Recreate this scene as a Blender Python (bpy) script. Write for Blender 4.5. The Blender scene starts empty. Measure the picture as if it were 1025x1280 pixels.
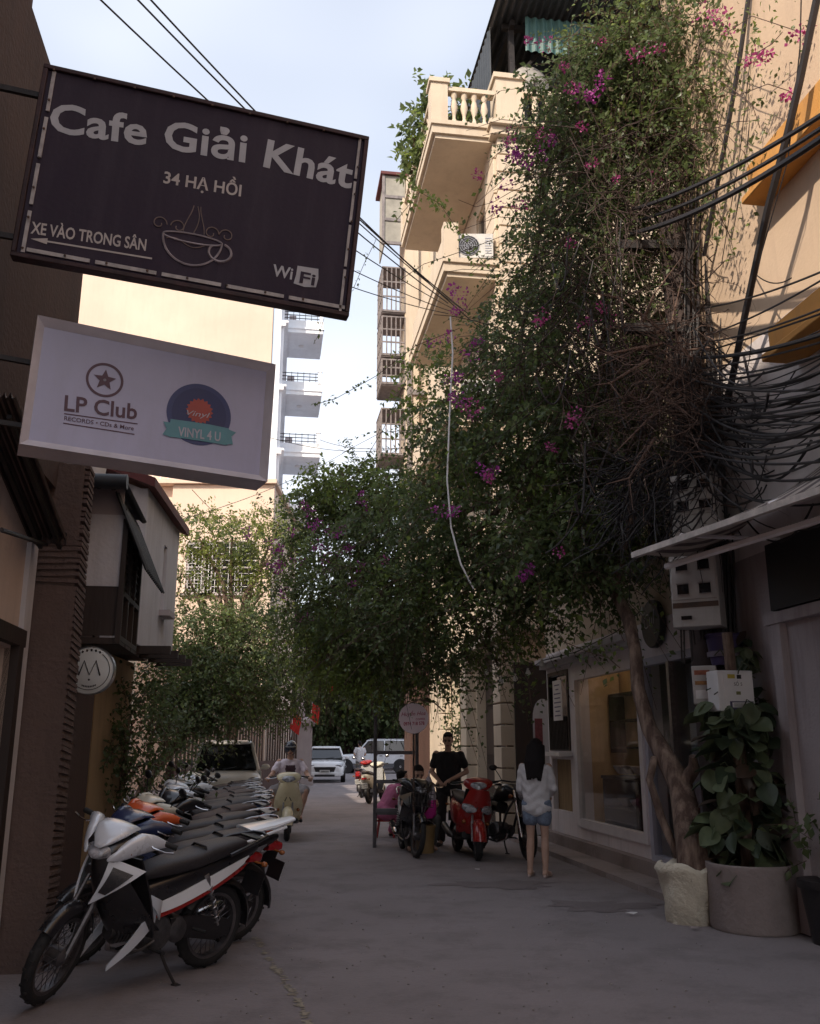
import bpy, math, random
import numpy as np
from mathutils import Matrix, Vector

# ------------------------------------------------------------------ camera, sky, sun, exposure
S = bpy.context.scene
COL = S.collection
CAMH, PITCH, FPX = 1.53, math.radians(14.3), 1145.0
cam_data = bpy.data.cameras.new('camera')
cam_data.sensor_fit = 'HORIZONTAL'; cam_data.sensor_width = 36.0
cam_data.lens = 36.0 * FPX / 1025.0
cam_data.clip_start = 0.05; cam_data.clip_end = 1500
cam = bpy.data.objects.new('camera', cam_data); COL.objects.link(cam)
cam.location = (0, 0, CAMH); cam.rotation_euler = (math.pi/2 + PITCH, 0, 0)
S.camera = cam

SUN_EL = math.radians(36); SUN_H = Vector((-0.55, -0.835, 0)).normalized()
W = bpy.data.worlds.new('World'); S.world = W; W.use_nodes = True
nt = W.node_tree; N = nt.nodes; L = nt.links
for n in list(N): N.remove(n)
wo = N.new('ShaderNodeOutputWorld'); bg = N.new('ShaderNodeBackground'); bg.inputs[1].default_value = 0.1
sky = N.new('ShaderNodeTexSky'); sky.sky_type = 'NISHITA'; sky.sun_disc = False
sky.sun_elevation = SUN_EL; sky.sun_rotation = math.atan2(SUN_H.x, SUN_H.y)
sky.air_density = 1.3; sky.dust_density = 2.5
tc = N.new('ShaderNodeTexCoord'); mp = N.new('ShaderNodeMapping'); mp.inputs['Scale'].default_value = (1.0, 1.0, 2.2)
nz = N.new('ShaderNodeTexNoise'); nz.inputs['Scale'].default_value = 1.2; nz.inputs['Detail'].default_value = 3; nz.inputs['Roughness'].default_value = .55
rp = N.new('ShaderNodeValToRGB'); rp.color_ramp.elements[0].position = .3; rp.color_ramp.elements[1].position = .75
rp.color_ramp.elements[0].color = (.25, .25, .25, 1)
mx = N.new('ShaderNodeMix'); mx.data_type = 'RGBA'; mx.inputs[7].default_value = (6.3, 6.5, 7.1, 1)
L.new(tc.outputs['Generated'], mp.inputs['Vector']); L.new(mp.outputs[0], nz.inputs['Vector']); L.new(nz.outputs[0], rp.inputs[0])
L.new(rp.outputs[0], mx.inputs[0]); L.new(sky.outputs[0], mx.inputs[6]); L.new(mx.outputs[2], bg.inputs[0]); L.new(bg.outputs[0], wo.inputs[0])

sun_data = bpy.data.lights.new('sun', 'SUN'); sun_data.energy = 2.6; sun_data.angle = math.radians(.6); sun_data.color = (1, .87, .71)
sun = bpy.data.objects.new('sun', sun_data); COL.objects.link(sun); sun.location = (-30, -40, 40)
sdir = Vector((SUN_H.x*math.cos(SUN_EL), SUN_H.y*math.cos(SUN_EL), math.sin(SUN_EL)))
sun.rotation_euler = sdir.to_track_quat('Z', 'Y').to_euler()
vs = S.view_settings; vs.view_transform = 'Standard'; vs.look = 'None'; vs.gamma = 1; vs.exposure = 1.0; vs.use_curve_mapping = False
S.cycles.max_bounces = 9; S.cycles.diffuse_bounces = 6; S.cycles.glossy_bounces = 3; S.cycles.transparent_max_bounces = 10
S.cycles.use_denoising = True

rnd = random.Random(11); R = np.random.default_rng(5)
D2R = math.radians
_F = Vector((0, math.cos(PITCH), math.sin(PITCH))); _U = Vector((0, -math.sin(PITCH), math.cos(PITCH)))
def ray(px, py): return Vector((1, 0, 0))*((px-512.5)/FPX) + _U*((640-py)/FPX) + _F
def P(px, py, Y):                      # the place at real distance Y that was measured at this point of the photograph
    d = ray(px, py); return Vector((0, 0, CAMH)) + d*(Y/d.y)
def G(px, py):
    d = ray(px, py); return Vector((0, 0, CAMH)) - d*(CAMH/d.z)

# ------------------------------------------------------------------ materials
MATS = {}
def M(name, col, rough=.6, var=.14, scale=5.0, bump=.0, metal=0.0, spec=.5, coat=0.0, col2=None, stretch=(1, 1, 1), trans=0, fac=(.35, .7), detail=8, bscale=None):
    if name in MATS: return MATS[name]
    m = bpy.data.materials.new(name); m.use_nodes = True; n = m.node_tree.nodes; l = m.node_tree.links
    b = n['Principled BSDF']; b.inputs['Roughness'].default_value = rough; b.inputs['Metallic'].default_value = metal
    b.inputs['Specular IOR Level'].default_value = spec; b.inputs['Coat Weight'].default_value = coat; b.inputs['Coat Roughness'].default_value = .08
    t = n.new('ShaderNodeTexCoord'); mpp = n.new('ShaderNodeMapping'); mpp.inputs['Scale'].default_value = stretch
    l.new(t.outputs['Object'], mpp.inputs[0])
    no = n.new('ShaderNodeTexNoise'); no.inputs['Scale'].default_value = scale; no.inputs['Detail'].default_value = detail; no.inputs['Roughness'].default_value = .62
    l.new(mpp.outputs[0], no.inputs['Vector'])
    ra = n.new('ShaderNodeValToRGB'); e = ra.color_ramp.elements; e[0].position, e[1].position = fac
    c2 = col2 if col2 else tuple(min(1, c*(1+var)) for c in col)
    c1 = col if col2 else tuple(c*(1-var) for c in col)
    e[0].color = (*c1, 1); e[1].color = (*c2, 1)
    l.new(no.outputs[0], ra.inputs[0]); l.new(ra.outputs[0], b.inputs['Base Color'])
    rr = n.new('ShaderNodeMapRange'); rr.inputs[3].default_value = max(0, rough-.1); rr.inputs[4].default_value = min(1, rough+.12)
    l.new(no.outputs[0], rr.inputs[0]); l.new(rr.outputs[0], b.inputs['Roughness'])
    if bump:
        nb = n.new('ShaderNodeTexNoise'); nb.inputs['Scale'].default_value = bscale or scale*6; nb.inputs['Detail'].default_value = 6
        l.new(mpp.outputs[0], nb.inputs['Vector'])
        bu = n.new('ShaderNodeBump'); bu.inputs['Strength'].default_value = bump; bu.inputs['Distance'].default_value = .02
        l.new(nb.outputs[0], bu.inputs['Height']); l.new(bu.outputs[0], b.inputs['Normal'])
    if trans:                            # thin leaf: some light comes through
        tr = n.new('ShaderNodeBsdfTranslucent'); ms = n.new('ShaderNodeMixShader'); ms.inputs[0].default_value = trans
        l.new(ra.outputs[0], tr.inputs[0]); l.new(b.outputs[0], ms.inputs[1]); l.new(tr.outputs[0], ms.inputs[2])
        l.new(ms.outputs[0], n['Material Output'].inputs[0])
    MATS[name] = m; return m
def weathered(name, col, dirt, rough=.85, amount=.55, bump=.25, scale=1.3, streak=True):
    """painted render: broad tone changes, vertical rain streaks, fine grain"""
    if name in MATS: return MATS[name]
    m = M(name, col, rough, .09, scale, bump, bscale=28); n = m.node_tree.nodes; l = m.node_tree.links; b = n['Principled BSDF']
    base = b.inputs['Base Color'].links[0].from_socket
    t = n.new('ShaderNodeTexCoord'); mpp = n.new('ShaderNodeMapping'); mpp.inputs['Scale'].default_value = (2.6, 2.6, .35) if streak else (1, 1, 1)
    l.new(t.outputs['Object'], mpp.inputs[0]); no = n.new('ShaderNodeTexNoise'); no.inputs['Scale'].default_value = 1.7; no.inputs['Detail'].default_value = 9; no.inputs['Roughness'].default_value = .7
    l.new(mpp.outputs[0], no.inputs['Vector']); ra = n.new('ShaderNodeValToRGB'); ra.color_ramp.elements[0].position = .48; ra.color_ramp.elements[1].position = .78
    ra.color_ramp.elements[1].color = (amount, amount, amount, 1); l.new(no.outputs[0], ra.inputs[0])
    mi = n.new('ShaderNodeMix'); mi.data_type = 'RGBA'; mi.inputs[7].default_value = (*dirt, 1)
    l.new(ra.outputs[0], mi.inputs[0]); l.new(base, mi.inputs[6]); l.new(mi.outputs[2], b.inputs['Base Color'])
    return m
def glass(name, tint=(.9, .95, .95), refl=.12):
    if name in MATS: return MATS[name]
    m = bpy.data.materials.new(name); m.use_nodes = True; n = m.node_tree.nodes; l = m.node_tree.links
    for x in list(n):
        if x.type != 'OUTPUT_MATERIAL': n.remove(x)
    tr = n.new('ShaderNodeBsdfTransparent'); tr.inputs[0].default_value = (*tint, 1); gl = n.new('ShaderNodeBsdfGlossy'); gl.inputs['Roughness'].default_value = .04
    fr = n.new('ShaderNodeFresnel'); fr.inputs[0].default_value = 1.5; ad = n.new('ShaderNodeMath'); ad.operation = 'ADD'; ad.inputs[1].default_value = refl
    ms = n.new('ShaderNodeMixShader'); ge = n.new('ShaderNodeNewGeometry'); sb = n.new('ShaderNodeMath'); sb.operation = 'SUBTRACT'; sb.inputs[0].default_value = 1; l.new(ge.outputs['Backfacing'], sb.inputs[1]); mu = n.new('ShaderNodeMath'); mu.operation = 'MULTIPLY'; l.new(fr.outputs[0], ad.inputs[0]); l.new(ad.outputs[0], mu.inputs[0]); l.new(sb.outputs[0], mu.inputs[1]); l.new(mu.outputs[0], ms.inputs[0]); l.new(tr.outputs[0], ms.inputs[1]); l.new(gl.outputs[0], ms.inputs[2])
    l.new(ms.outputs[0], n['Material Output'].inputs[0]); MATS[name] = m; return m

m_rubber = M('rubber', (.018, .017, .018), .75, .3, 20, .2)
m_black = M('black_plastic', (.016, .014, .016), .42, .3, 30, .05)
m_seat = M('seat_vinyl', (.03, .026, .03), .5, .3, 60, .12)
m_chrome = M('chrome', (.62, .6, .6), .16, .2, 20, metal=1)
m_alu = M('aluminium', (.4, .39, .4), .36, .2, 25, .05, metal=1)
m_engine = M('engine_metal', (.12, .115, .12), .45, .35, 18, .2, metal=.8)
m_glassblack = M('dark_glass', (.012, .013, .016), .06, .1, 3, spec=.8)
m_lens = M('lens', (.3, .3, .33), .08, .7, 14, .3, spec=.9, coat=.8)
m_rim = M('rim_dull', (.13, .12, .125), .4, .3, 18, .1, metal=.7)
m_red_lens = M('red_lens', (.35, .01, .015), .15, .2, 30, spec=.8)
m_orange_lens = M('orange_lens', (.3, .1, .03), .2, .2, 30)
m_steel_dark = M('dark_steel', (.035, .03, .03), .55, .4, 8, .15, metal=.4)
m_rust = M('rusted_steel', (.06, .045, .04), .75, .4, 6, .3, col2=(.13, .07, .045))
m_cable = M('cable_rubber', (.02, .016, .018), .6, .3, 6)
m_white = M('white_paint', (.72, .7, .7), .5, .06, 4, .05)
m_skin = M('skin', (.44, .26, .19), .55, .1, 9)
m_skin_l = M('skin_light', (.46, .29, .22), .55, .08, 9)
m_hair = M('hair', (.012, .009, .01), .7, .3, 40, .3, spec=.2, stretch=(1, 1, .12))
m_eye = M('eye_dark', (.02, .015, .015), .4)
m_lip = M('lip', (.25, .09, .08), .5)
m_twig = M('twig', (.1, .058, .045), .85, .3, 10, .3)
m_dead = M('dead_twig', (.12, .075, .06), .9, .35, 10, .3)
m_bark = M('bark', (.085, .05, .038), .9, .3, 5, 1.0, col2=(.28, .2, .155), stretch=(2.5, 2.5, .5), fac=(.42, .68), bscale=26)
m_leaf = [M('leaf_deep', (.105, .145, .06), .36, .4, 3, trans=.5), M('leaf_mid', (.14, .185, .07), .38, .35, 3, trans=.52),
          M('leaf_bright', (.19, .25, .06), .5, .25, 3, trans=.5), M('leaf_dry', (.1, .075, .04), .7, .3, 3, trans=.2)]
m_bract = [M('bract_magenta', (.42, .06, .34), .6, .2, 4, trans=.3), M('bract_pink', (.48, .08, .27), .6, .2, 4, trans=.3)]

# ------------------------------------------------------------------ mesh tools
class MB:
    def __init__(s): s.v = []; s.f = []; s.mi = []; s.T = Matrix(); s.cur = 0
    def add(s, vs, fs):
        k = len(s.v); s.v += [tuple(s.T @ Vector(p)) for p in vs]; s.f += [tuple(i+k for i in f) for f in fs]; s.mi += [s.cur]*len(fs); return s
    def box(s, c, d, rz=0, rx=0, ry=0, taper=None):
        x, y, z = (q/2 for q in d); Rm = Matrix.Rotation(rz, 3, 'Z') @ Matrix.Rotation(ry, 3, 'Y') @ Matrix.Rotation(rx, 3, 'X'); c = Vector(c)
        tx, ty = taper or (1, 1)
        vs = [c + Rm @ Vector(p) for p in ((-x, -y, -z), (x, -y, -z), (x, y, -z), (-x, y, -z), (-x*tx, -y*ty, z), (x*tx, -y*ty, z), (x*tx, y*ty, z), (-x*tx, y*ty, z))]
        return s.add(vs, [(0, 3, 2, 1), (4, 5, 6, 7), (0, 1, 5, 4), (1, 2, 6, 5), (2, 3, 7, 6), (3, 0, 4, 7)])
    def bar(s, a, b, w, h=None):
        a = Vector(a); b = Vector(b); return s.tube([a, b], w/2*1.25, 4)
    def tube(s, pts, r, n=8, cap=True):
        pts = [Vector(p) for p in pts]; m = len(pts); rs = r if isinstance(r, (list, tuple)) else [r]*m
        vs = []; fs = []; up = None
        for i, p in enumerate(pts):
            t = (pts[min(i+1, m-1)] - pts[max(i-1, 0)])
            t = t.normalized() if t.length > 1e-9 else Vector((0, 0, 1))
            if up is None: up = Vector((0, 0, 1)) if abs(t.z) < .9 else Vector((1, 0, 0))
            u = (up - t*up.dot(t)); u = u.normalized() if u.length > 1e-6 else t.orthogonal().normalized()
            w = t.cross(u); up = u
            ph = math.pi/4 if n == 4 else 0
            for k in range(n):
                a = 2*math.pi*k/n + ph; vs.append(p + (u*math.cos(a) + w*math.sin(a))*rs[i])
        for i in range(m-1):
            for k in range(n):
                k2 = (k+1) % n; fs.append((i*n+k, i*n+k2, (i+1)*n+k2, (i+1)*n+k))
        if cap: fs += [tuple(range(n-1, -1, -1)), tuple((m-1)*n+k for k in range(n))]
        return s.add(vs, fs)
    def lathe(s, prof, n=20, axis='Z', c=(0, 0, 0), arc=None, closed=False):
        c = Vector(c); vs = []; fs = []; m = len(prof); a0, a1 = arc or (0, 2*math.pi); full = arc is None; k_n = n if full else n+1
        for k in range(k_n):
            a = a0 + (a1-a0)*k/n; ca, sa = math.cos(a), math.sin(a)
            for r, h in prof:
                p = {'Z': (r*ca, r*sa, h), 'Y': (r*ca, h, r*sa), 'X': (h, r*ca, r*sa)}[axis]; vs.append(c + Vector(p))
        q = m if closed else m-1
        for k in range(n):
            k2 = (k+1) % k_n
            for i in range(q):
                j = (i+1) % m; f = (k*m+i, k2*m+i, k2*m+j, k*m+j)
                fs.append(f if axis != 'Y' else f[::-1])
        if not closed and full:
            for i in (0, m-1):
                if prof[i][0] > 1e-6: fs.append(tuple(k*m+i for k in range(n)))
        return s.add(vs, fs)
    def prism(s, out, a, b, plane='XZ'):
        n = len(out); mk = {'XZ': lambda p, q: (p[0], q, p[1]), 'XY': lambda p, q: (p[0], p[1], q), 'YZ': lambda p, q: (q, p[0], p[1])}[plane]
        vs = [mk(p, a) for p in out] + [mk(p, b) for p in out]
        fs = [tuple(range(n)), tuple(range(2*n-1, n-1, -1))] + [((i+1) % n, i, n+i, n+(i+1) % n) for i in range(n)]
        return s.add(vs, fs)
    def loft(s, secs, n=16, e=2.5):
        """sections (x, z, half width, half height[, y]) along x with super-elliptic outline"""
        vs = []; fs = []
        for q in secs:
            x, z, hw, hh = q[:4]; y0 = q[4] if len(q) > 4 else 0
            for k in range(n):
                a = 2*math.pi*k/n; ca, sa = math.cos(a), math.sin(a)
                vs.append((x, y0 + hw*math.copysign(abs(ca)**(2/e), ca), z + hh*math.copysign(abs(sa)**(2/e), sa)))
        for i in range(len(secs)-1):
            for k in range(n):
                k2 = (k+1) % n; fs.append((i*n+k, i*n+k2, (i+1)*n+k2, (i+1)*n+k))
        fs += [tuple(range(n-1, -1, -1)), tuple((len(secs)-1)*n+k for k in range(n))]
        return s.add(vs, fs)
    def sheet(s, grid, th):
        """grid[i][j] of points -> a panel of thickness th"""
        g = np.array([[list(p) for p in row] for row in grid], float); a, b = g.shape[:2]
        du = np.gradient(g, axis=0); dv = np.gradient(g, axis=1); nn = np.cross(du, dv); nn /= np.linalg.norm(nn, axis=2, keepdims=True)+1e-12
        q = g - nn*th; vs = [tuple(p) for p in g.reshape(-1, 3)] + [tuple(p) for p in q.reshape(-1, 3)]; o = a*b; fs = []
        for i in range(a-1):
            for j in range(b-1):
                k = i*b+j; fs.append((k, k+b, k+b+1, k+1)); fs.append((o+k, o+k+1, o+k+b+1, o+k+b))
        for i in range(a-1):
            k = i*b; fs.append((k, o+k, o+k+b, k+b)); k = i*b+b-1; fs.append((k, k+b, o+k+b, o+k))
        for j in range(b-1):
            k = j; fs.append((k, k+1, o+k+1, o+k)); k = (a-1)*b+j; fs.append((k, o+k, o+k+1, k+1))
        return s.add(vs, fs)
    def cone(s, a, b, ra, rb, n=12):
        """capsule between two balls"""
        a = Vector(a); b = Vector(b); t = b-a; ln = t.length
        t = t/ln if ln > 1e-6 else Vector((0, 0, 1)); u = t.orthogonal().normalized(); w = t.cross(u); vs = []; fs = []; rings = []
        for i in range(1, 5): f = i/5*math.pi/2; rings.append((a - t*ra*math.cos(f), ra*math.sin(f)))
        rings.append((a, ra)); rings.append((b, rb))
        for i in range(4, 0, -1): f = i/5*math.pi/2; rings.append((b + t*rb*math.cos(f), rb*math.sin(f)))
        for p, r in rings:
            for k in range(n): q = 2*math.pi*k/n; vs.append(p + (u*math.cos(q)+w*math.sin(q))*r)
        m = len(rings)
        for i in range(m-1):
            for k in range(n): k2 = (k+1) % n; fs.append((i*n+k, i*n+k2, (i+1)*n+k2, (i+1)*n+k))
        fs += [tuple(range(n-1, -1, -1)), tuple((m-1)*n+k for k in range(n))]
        return s.add(vs, fs)
    def ell(s, c, r, n=14, m=9, rot=None):
        vs = []; fs = []; c = Vector(c); Rm = rot or Matrix.Identity(3)
        for i in range(1, m):
            f = math.pi*i/m
            for k in range(n): a = 2*math.pi*k/n; vs.append(c + Rm @ Vector((r[0]*math.sin(f)*math.cos(a), r[1]*math.sin(f)*math.sin(a), -r[2]*math.cos(f))))
        for i in range(m-2):
            for k in range(n): k2 = (k+1) % n; fs.append((i*n+k, i*n+k2, (i+1)*n+k2, (i+1)*n+k))
        q = len(vs); vs += [c + Rm @ Vector((0, 0, -r[2])), c + Rm @ Vector((0, 0, r[2]))]
        for k in range(n): k2 = (k+1) % n; fs += [(q, k2, k), (q+1, (m-2)*n+k, (m-2)*n+k2)]
        return s.add(vs, fs)
    def mesh(s, name, smooth=40):
        me = bpy.data.meshes.new(name); me.from_pydata(s.v, [], s.f); me.update()
        if any(s.mi): me.polygons.foreach_set('material_index', s.mi)
        if smooth:
            me.shade_smooth(); me.set_sharp_from_angle(angle=D2R(smooth))
        return me
    def build(s, name, mat, parent=None, smooth=40, bev=0, label=None, kind=None):
        o = obj(name, s.mesh(name, smooth), mat, parent)
        if bev:
            b = o.modifiers.new('bevel', 'BEVEL'); b.width = bev; b.segments = 2; b.limit_method = 'ANGLE'; b.angle_limit = D2R(50)
        if label: o['label'] = label
        if kind: o['kind'] = kind
        return o
def obj(name, me, mat=None, parent=None):
    o = bpy.data.objects.new(name, me); COL.objects.link(o)
    if mat is not None:
        for q in (mat if isinstance(mat, (list, tuple)) else [mat]): me.materials.append(q)
    if parent: o.parent = parent
    return o
def tag(o, label, cat, group=None, kind=None):
    o['label'] = label; o['category'] = cat
    if group: o['group'] = group
    if kind: o['kind'] = kind
    return o
def thing(name, label, cat, loc=(0, 0, 0), rz=0, group=None, rot=None):
    o = bpy.data.objects.new(name, None); COL.objects.link(o); o.location = loc; o.rotation_euler = rot or (0, 0, rz); o.empty_display_size = .1
    return tag(o, label, cat, group)
def struct(name, me, mat): o = obj(name, me, mat); o['kind'] = 'structure'; return o
KIDS = {}
def kids(o): return [c for c in COL.objects if c.parent == o]
def dup(o, loc, rot, label, group=None):
    """a copy of a thing with copies of its parts and sub-parts"""
    def cp(a, par):
        c = a.copy(); COL.objects.link(c)
        if par: c.parent = par
        for k in kids(a): cp(k, c)
        return c
    r = cp(o, None); r.location = loc; r.rotation_euler = rot; r['label'] = label
    if group: r['group'] = group
    return r
def bake(o, voxel, smooth=2, fac=.5):
    """fuse overlapping volumes into one continuous skin"""
    r = o.modifiers.new('r', 'REMESH'); r.mode = 'VOXEL'; r.voxel_size = voxel; r.use_smooth_shade = True
    if smooth: k = o.modifiers.new('s', 'SMOOTH'); k.iterations = smooth; k.factor = fac
    dg = bpy.context.evaluated_depsgraph_get(); me = bpy.data.meshes.new_from_object(o.evaluated_get(dg)); old = o.data
    o.modifiers.clear(); o.data = me; bpy.data.meshes.remove(old); me.shade_smooth(); return o
def text_mesh(s, bold=0, shear=0, spacing=1.0, ext=.004):
    c = bpy.data.curves.new('lettering', 'FONT'); c.body = s; c.size = 1; c.offset = bold; c.shear = shear; c.space_character = spacing; c.extrude = ext; c.resolution_u = 3
    o = bpy.data.objects.new('lettering', c); COL.objects.link(o); dg = bpy.context.evaluated_depsgraph_get()
    me = bpy.data.meshes.new_from_object(o.evaluated_get(dg)); bpy.data.objects.remove(o); bpy.data.curves.remove(c); return me
def text_fit(s, a, b, parent, mat, y=-.012, height=None, bold=0, shear=0, spacing=1.0, ext=.004):
    """lettering in a sign's own x-z plane from baseline start a to baseline end b (local metres), facing -y"""
    me = text_mesh(s, bold, shear, spacing, ext); v = np.empty(len(me.vertices)*3); me.vertices.foreach_get('co', v); v = v.reshape(-1, 3)
    x0, x1 = v[:, 0].min(), v[:, 0].max(); a = np.array(a, float); b = np.array(b, float); d = b-a; ln = np.linalg.norm(d); k = ln/(x1-x0)
    kz = k if height is None else height/.73
    u = d/ln; w = np.array([-u[1], u[0]]); X = (v[:, 0]-x0)*k; Z = v[:, 1]*kz
    out = np.stack([a[0]+u[0]*X+w[0]*Z, y - v[:, 2]*k*.2 - .001, a[1]+u[1]*X+w[1]*Z], 1)
    me.vertices.foreach_set('co', out.ravel()); me.update(); me.materials.clear()
    o = obj('lettering', me, mat, parent); return o
def np_mesh(name, V, Fq, mats, midx=None, smooth=False):
    """V (n,3), Fq (m,k) faces all of k corners"""
    me = bpy.data.meshes.new(name); n, (m, k) = len(V), Fq.shape
    me.vertices.add(n); me.vertices.foreach_set('co', np.ascontiguousarray(V, np.float32).ravel())
    me.loops.add(m*k); me.loops.foreach_set('vertex_index', Fq.astype(np.int32).ravel())
    me.polygons.add(m); me.polygons.foreach_set('loop_start', np.arange(0, m*k, k, dtype=np.int32))
    try: me.polygons.foreach_set('loop_total', np.full(m, k, np.int32))
    except Exception: pass
    if midx is not None: me.polygons.foreach_set('material_index', midx.astype(np.int32))
    me.update(); me.validate(); return me
# ------------------------------------------------------------------ foliage
def unit(a): return a/(np.linalg.norm(a, axis=-1, keepdims=True)+1e-9)
def sprigs(blobs, dens, k=9, ln=(.2, .45), droop=.5, shell=.45):
    """twigs with leaves set along them, spread through the volumes (centre, radii, weight)"""
    o = []; out = []
    for c, r, w in blobs:
        n = int(dens*w*(r[0]*r[2] + r[0]*r[1] + r[1]*r[2])/3*4)
        q = unit(R.normal(size=(n, 3))); rad = (shell + (1.12-shell)*R.random((n, 1))**.7)
        rad *= 1 + .22*np.sin(q[:, :1]*5+c[0]*3) * np.sin(q[:, 2:]*6+c[2]*2)
        o.append(np.array(c) + q*rad*np.array(r)); out.append(q)
    o = np.concatenate(o); q = np.concatenate(out); n = len(o)
    d = unit(q*.8 + R.normal(size=(n, 3))*.6 + np.array([0, 0, -droop*.35])); l = R.uniform(*ln, (n, 1))
    t = (np.arange(k)+.5)/k
    pos = o[:, None] + d[:, None]*l[:, None]*t[None, :, None]; pos[:, :, 2] -= droop*l*(t**2)[None]*.6
    side = unit(np.cross(d, R.normal(size=(n, 3))))[:, None]*np.where(np.arange(k) % 2 == 0, 1, -1)[None, :, None]
    ld = unit(d[:, None]*.5 + side + R.normal(size=(n, k, 3))*.35 + np.array([0, 0, -.25]))
    return pos.reshape(-1, 3), ld.reshape(-1, 3), o, d, l
def leaf_mesh(name, pos, d, size, mats, w=.62, pick=(.45, .4, .12, .03), clump=1.1, flat=.6):
    n = len(pos); sz = R.uniform(*size, (n, 1)); up = unit(R.normal(size=(n, 3))*flat + np.array([0, -.15, 1.0]))
    s = unit(np.cross(d, up)); nn = np.cross(s, d)
    V = np.empty((n, 4, 3)); V[:, 0] = pos; V[:, 1] = pos + d*sz*.45 + s*sz*w*.5 + nn*sz*.1; V[:, 2] = pos + d*sz - nn*sz*.08; V[:, 3] = pos + d*sz*.45 - s*sz*w*.5 + nn*sz*.1
    b = np.arange(n)[:, None]*4; Fq = np.concatenate([b+np.array([0, 1, 2]), b+np.array([0, 2, 3])], 1).reshape(-1, 3)
    f = np.sin(pos[:, 0]*clump*3.1+1)*np.sin(pos[:, 1]*clump*2.3)+np.sin(pos[:, 2]*clump*3.7+pos[:, 0]*2)
    val = np.clip(.5+.17*f+R.normal(size=n)*.22, 0, .999); edges = np.cumsum(pick); mi = np.searchsorted(edges, val); mi = np.minimum(mi, len(mats)-1)
    return np_mesh(name, V.reshape(-1, 3), Fq, mats, np.repeat(mi, 2))
def leaf_obj(name, pos, d, size, mats, parent=None, **kw):
    o = obj(name, leaf_mesh(name, pos, d, size, mats, **kw), mats, parent); o['kind'] = 'stuff'; return o
def stems_obj(name, o, d, l, r, mat, parent, droop=.5, keep=1.0):
    """thin three-sided twig from each sprig's root to its tip"""
    m = R.random(len(o)) < keep; o, d, l = o[m], d[m], l[m]; n = len(o); ts = np.array([0, .5, 1.0])
    pts = o[:, None] + d[:, None]*l[:, None]*ts[None, :, None]; pts[:, :, 2] -= droop*l*(ts**2)[None]*.6
    return strands(name, pts, r, mat, parent)
def strands(name, pts, r, mat, parent=None, taper=.5):
    """many curved thin strands, pts (n, m, 3)"""
    n, m = pts.shape[:2]; t = unit(np.gradient(pts, axis=1)); u = unit(np.cross(t, np.array([.31, .52, .79]))); w = np.cross(t, u)
    rr = np.linspace(1, taper, m)[None, :, None]*(r if np.isscalar(r) else np.asarray(r)[:, None, None]); V = np.stack([pts + rr*(u*math.cos(a)+w*math.sin(a)) for a in (0, 2.094, 4.189)], 2)
    b = (np.arange(n)[:, None]*m + np.arange(m-1)[None])[..., None]*3; Fq = []
    for k in range(3):
        k2 = (k+1) % 3; Fq.append(np.concatenate([b+k, b+k2, b+3+k2, b+3+k], -1).reshape(-1, 4))
    o = obj(name, np_mesh(name, V.reshape(-1, 3), np.concatenate(Fq), [mat]), mat, parent); o['kind'] = 'stuff'; return o
def walks(starts, dirs, length, m, wander, grav=0.0):
    n = len(starts); p = np.array(starts, float); d = unit(np.array(dirs, float)); out = [p.copy()]; st = np.asarray(length).reshape(-1, 1)/m
    for i in range(m-1):
        d = unit(d + R.normal(size=(n, 3))*wander + np.array([0, 0, -grav])); p = p + d*st; out.append(p.copy())
    return np.stack(out, 1)
def blossoms(name, centres, rad, n_each, size, mat, parent):
    pos = []; d = []
    for c, q in zip(centres, rad):
        n = int(n_each*R.uniform(.6, 1.3)); a = unit(R.normal(size=(n, 3))); pos.append(np.array(c) + a*q*R.random((n, 1))**.5*np.array([1, 1, .75])); d.append(unit(a+R.normal(size=(n, 3))*.5))
    return leaf_obj(name, np.concatenate(pos), np.concatenate(d), size, [mat], parent, w=.85, pick=(1,))

# ------------------------------------------------------------------ people
def hand(mb, wr, d, up, s=1.0, curl=.5, thumb=1):
    d = Vector(d).normalized(); up = Vector(up); side = d.cross(up).normalized(); up = side.cross(d).normalized(); wr = Vector(wr)
    mb.cone(wr, wr + d*.04*s, .024*s, .026*s); 
    for k, (o, ln) in enumerate(((-.028, .062), (-.0095, .074), (.0095, .07), (.027, .054))):
        a = wr + d*.045*s + side*o*s; mb.cone(wr + d*.01*s + side*o*.7*s, a + d*.035*s, .013*s, .0115*s, 8)
        b = a + d*.035*s; p1 = b + (d*math.cos(curl*.7) - up*math.sin(curl*.7))*ln*.5*s; p2 = p1 + (d*math.cos(curl*1.7) - up*math.sin(curl*1.7))*ln*.5*s
        mb.cone(b, p1, .0105*s, .0095*s, 8); mb.cone(p1, p2, .0095*s, .008*s, 8)
    t0 = wr + d*.025*s - side*thumb*.026*s; t1 = t0 + (d*.6 - side*thumb*.7 - up*.3).normalized()*.035*s; t2 = t1 + (d - up*.5*curl).normalized()*.03*s
    mb.cone(t0, t1, .0135*s, .0115*s, 8); mb.cone(t1, t2, .0115*s, .009*s, 8)
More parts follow.
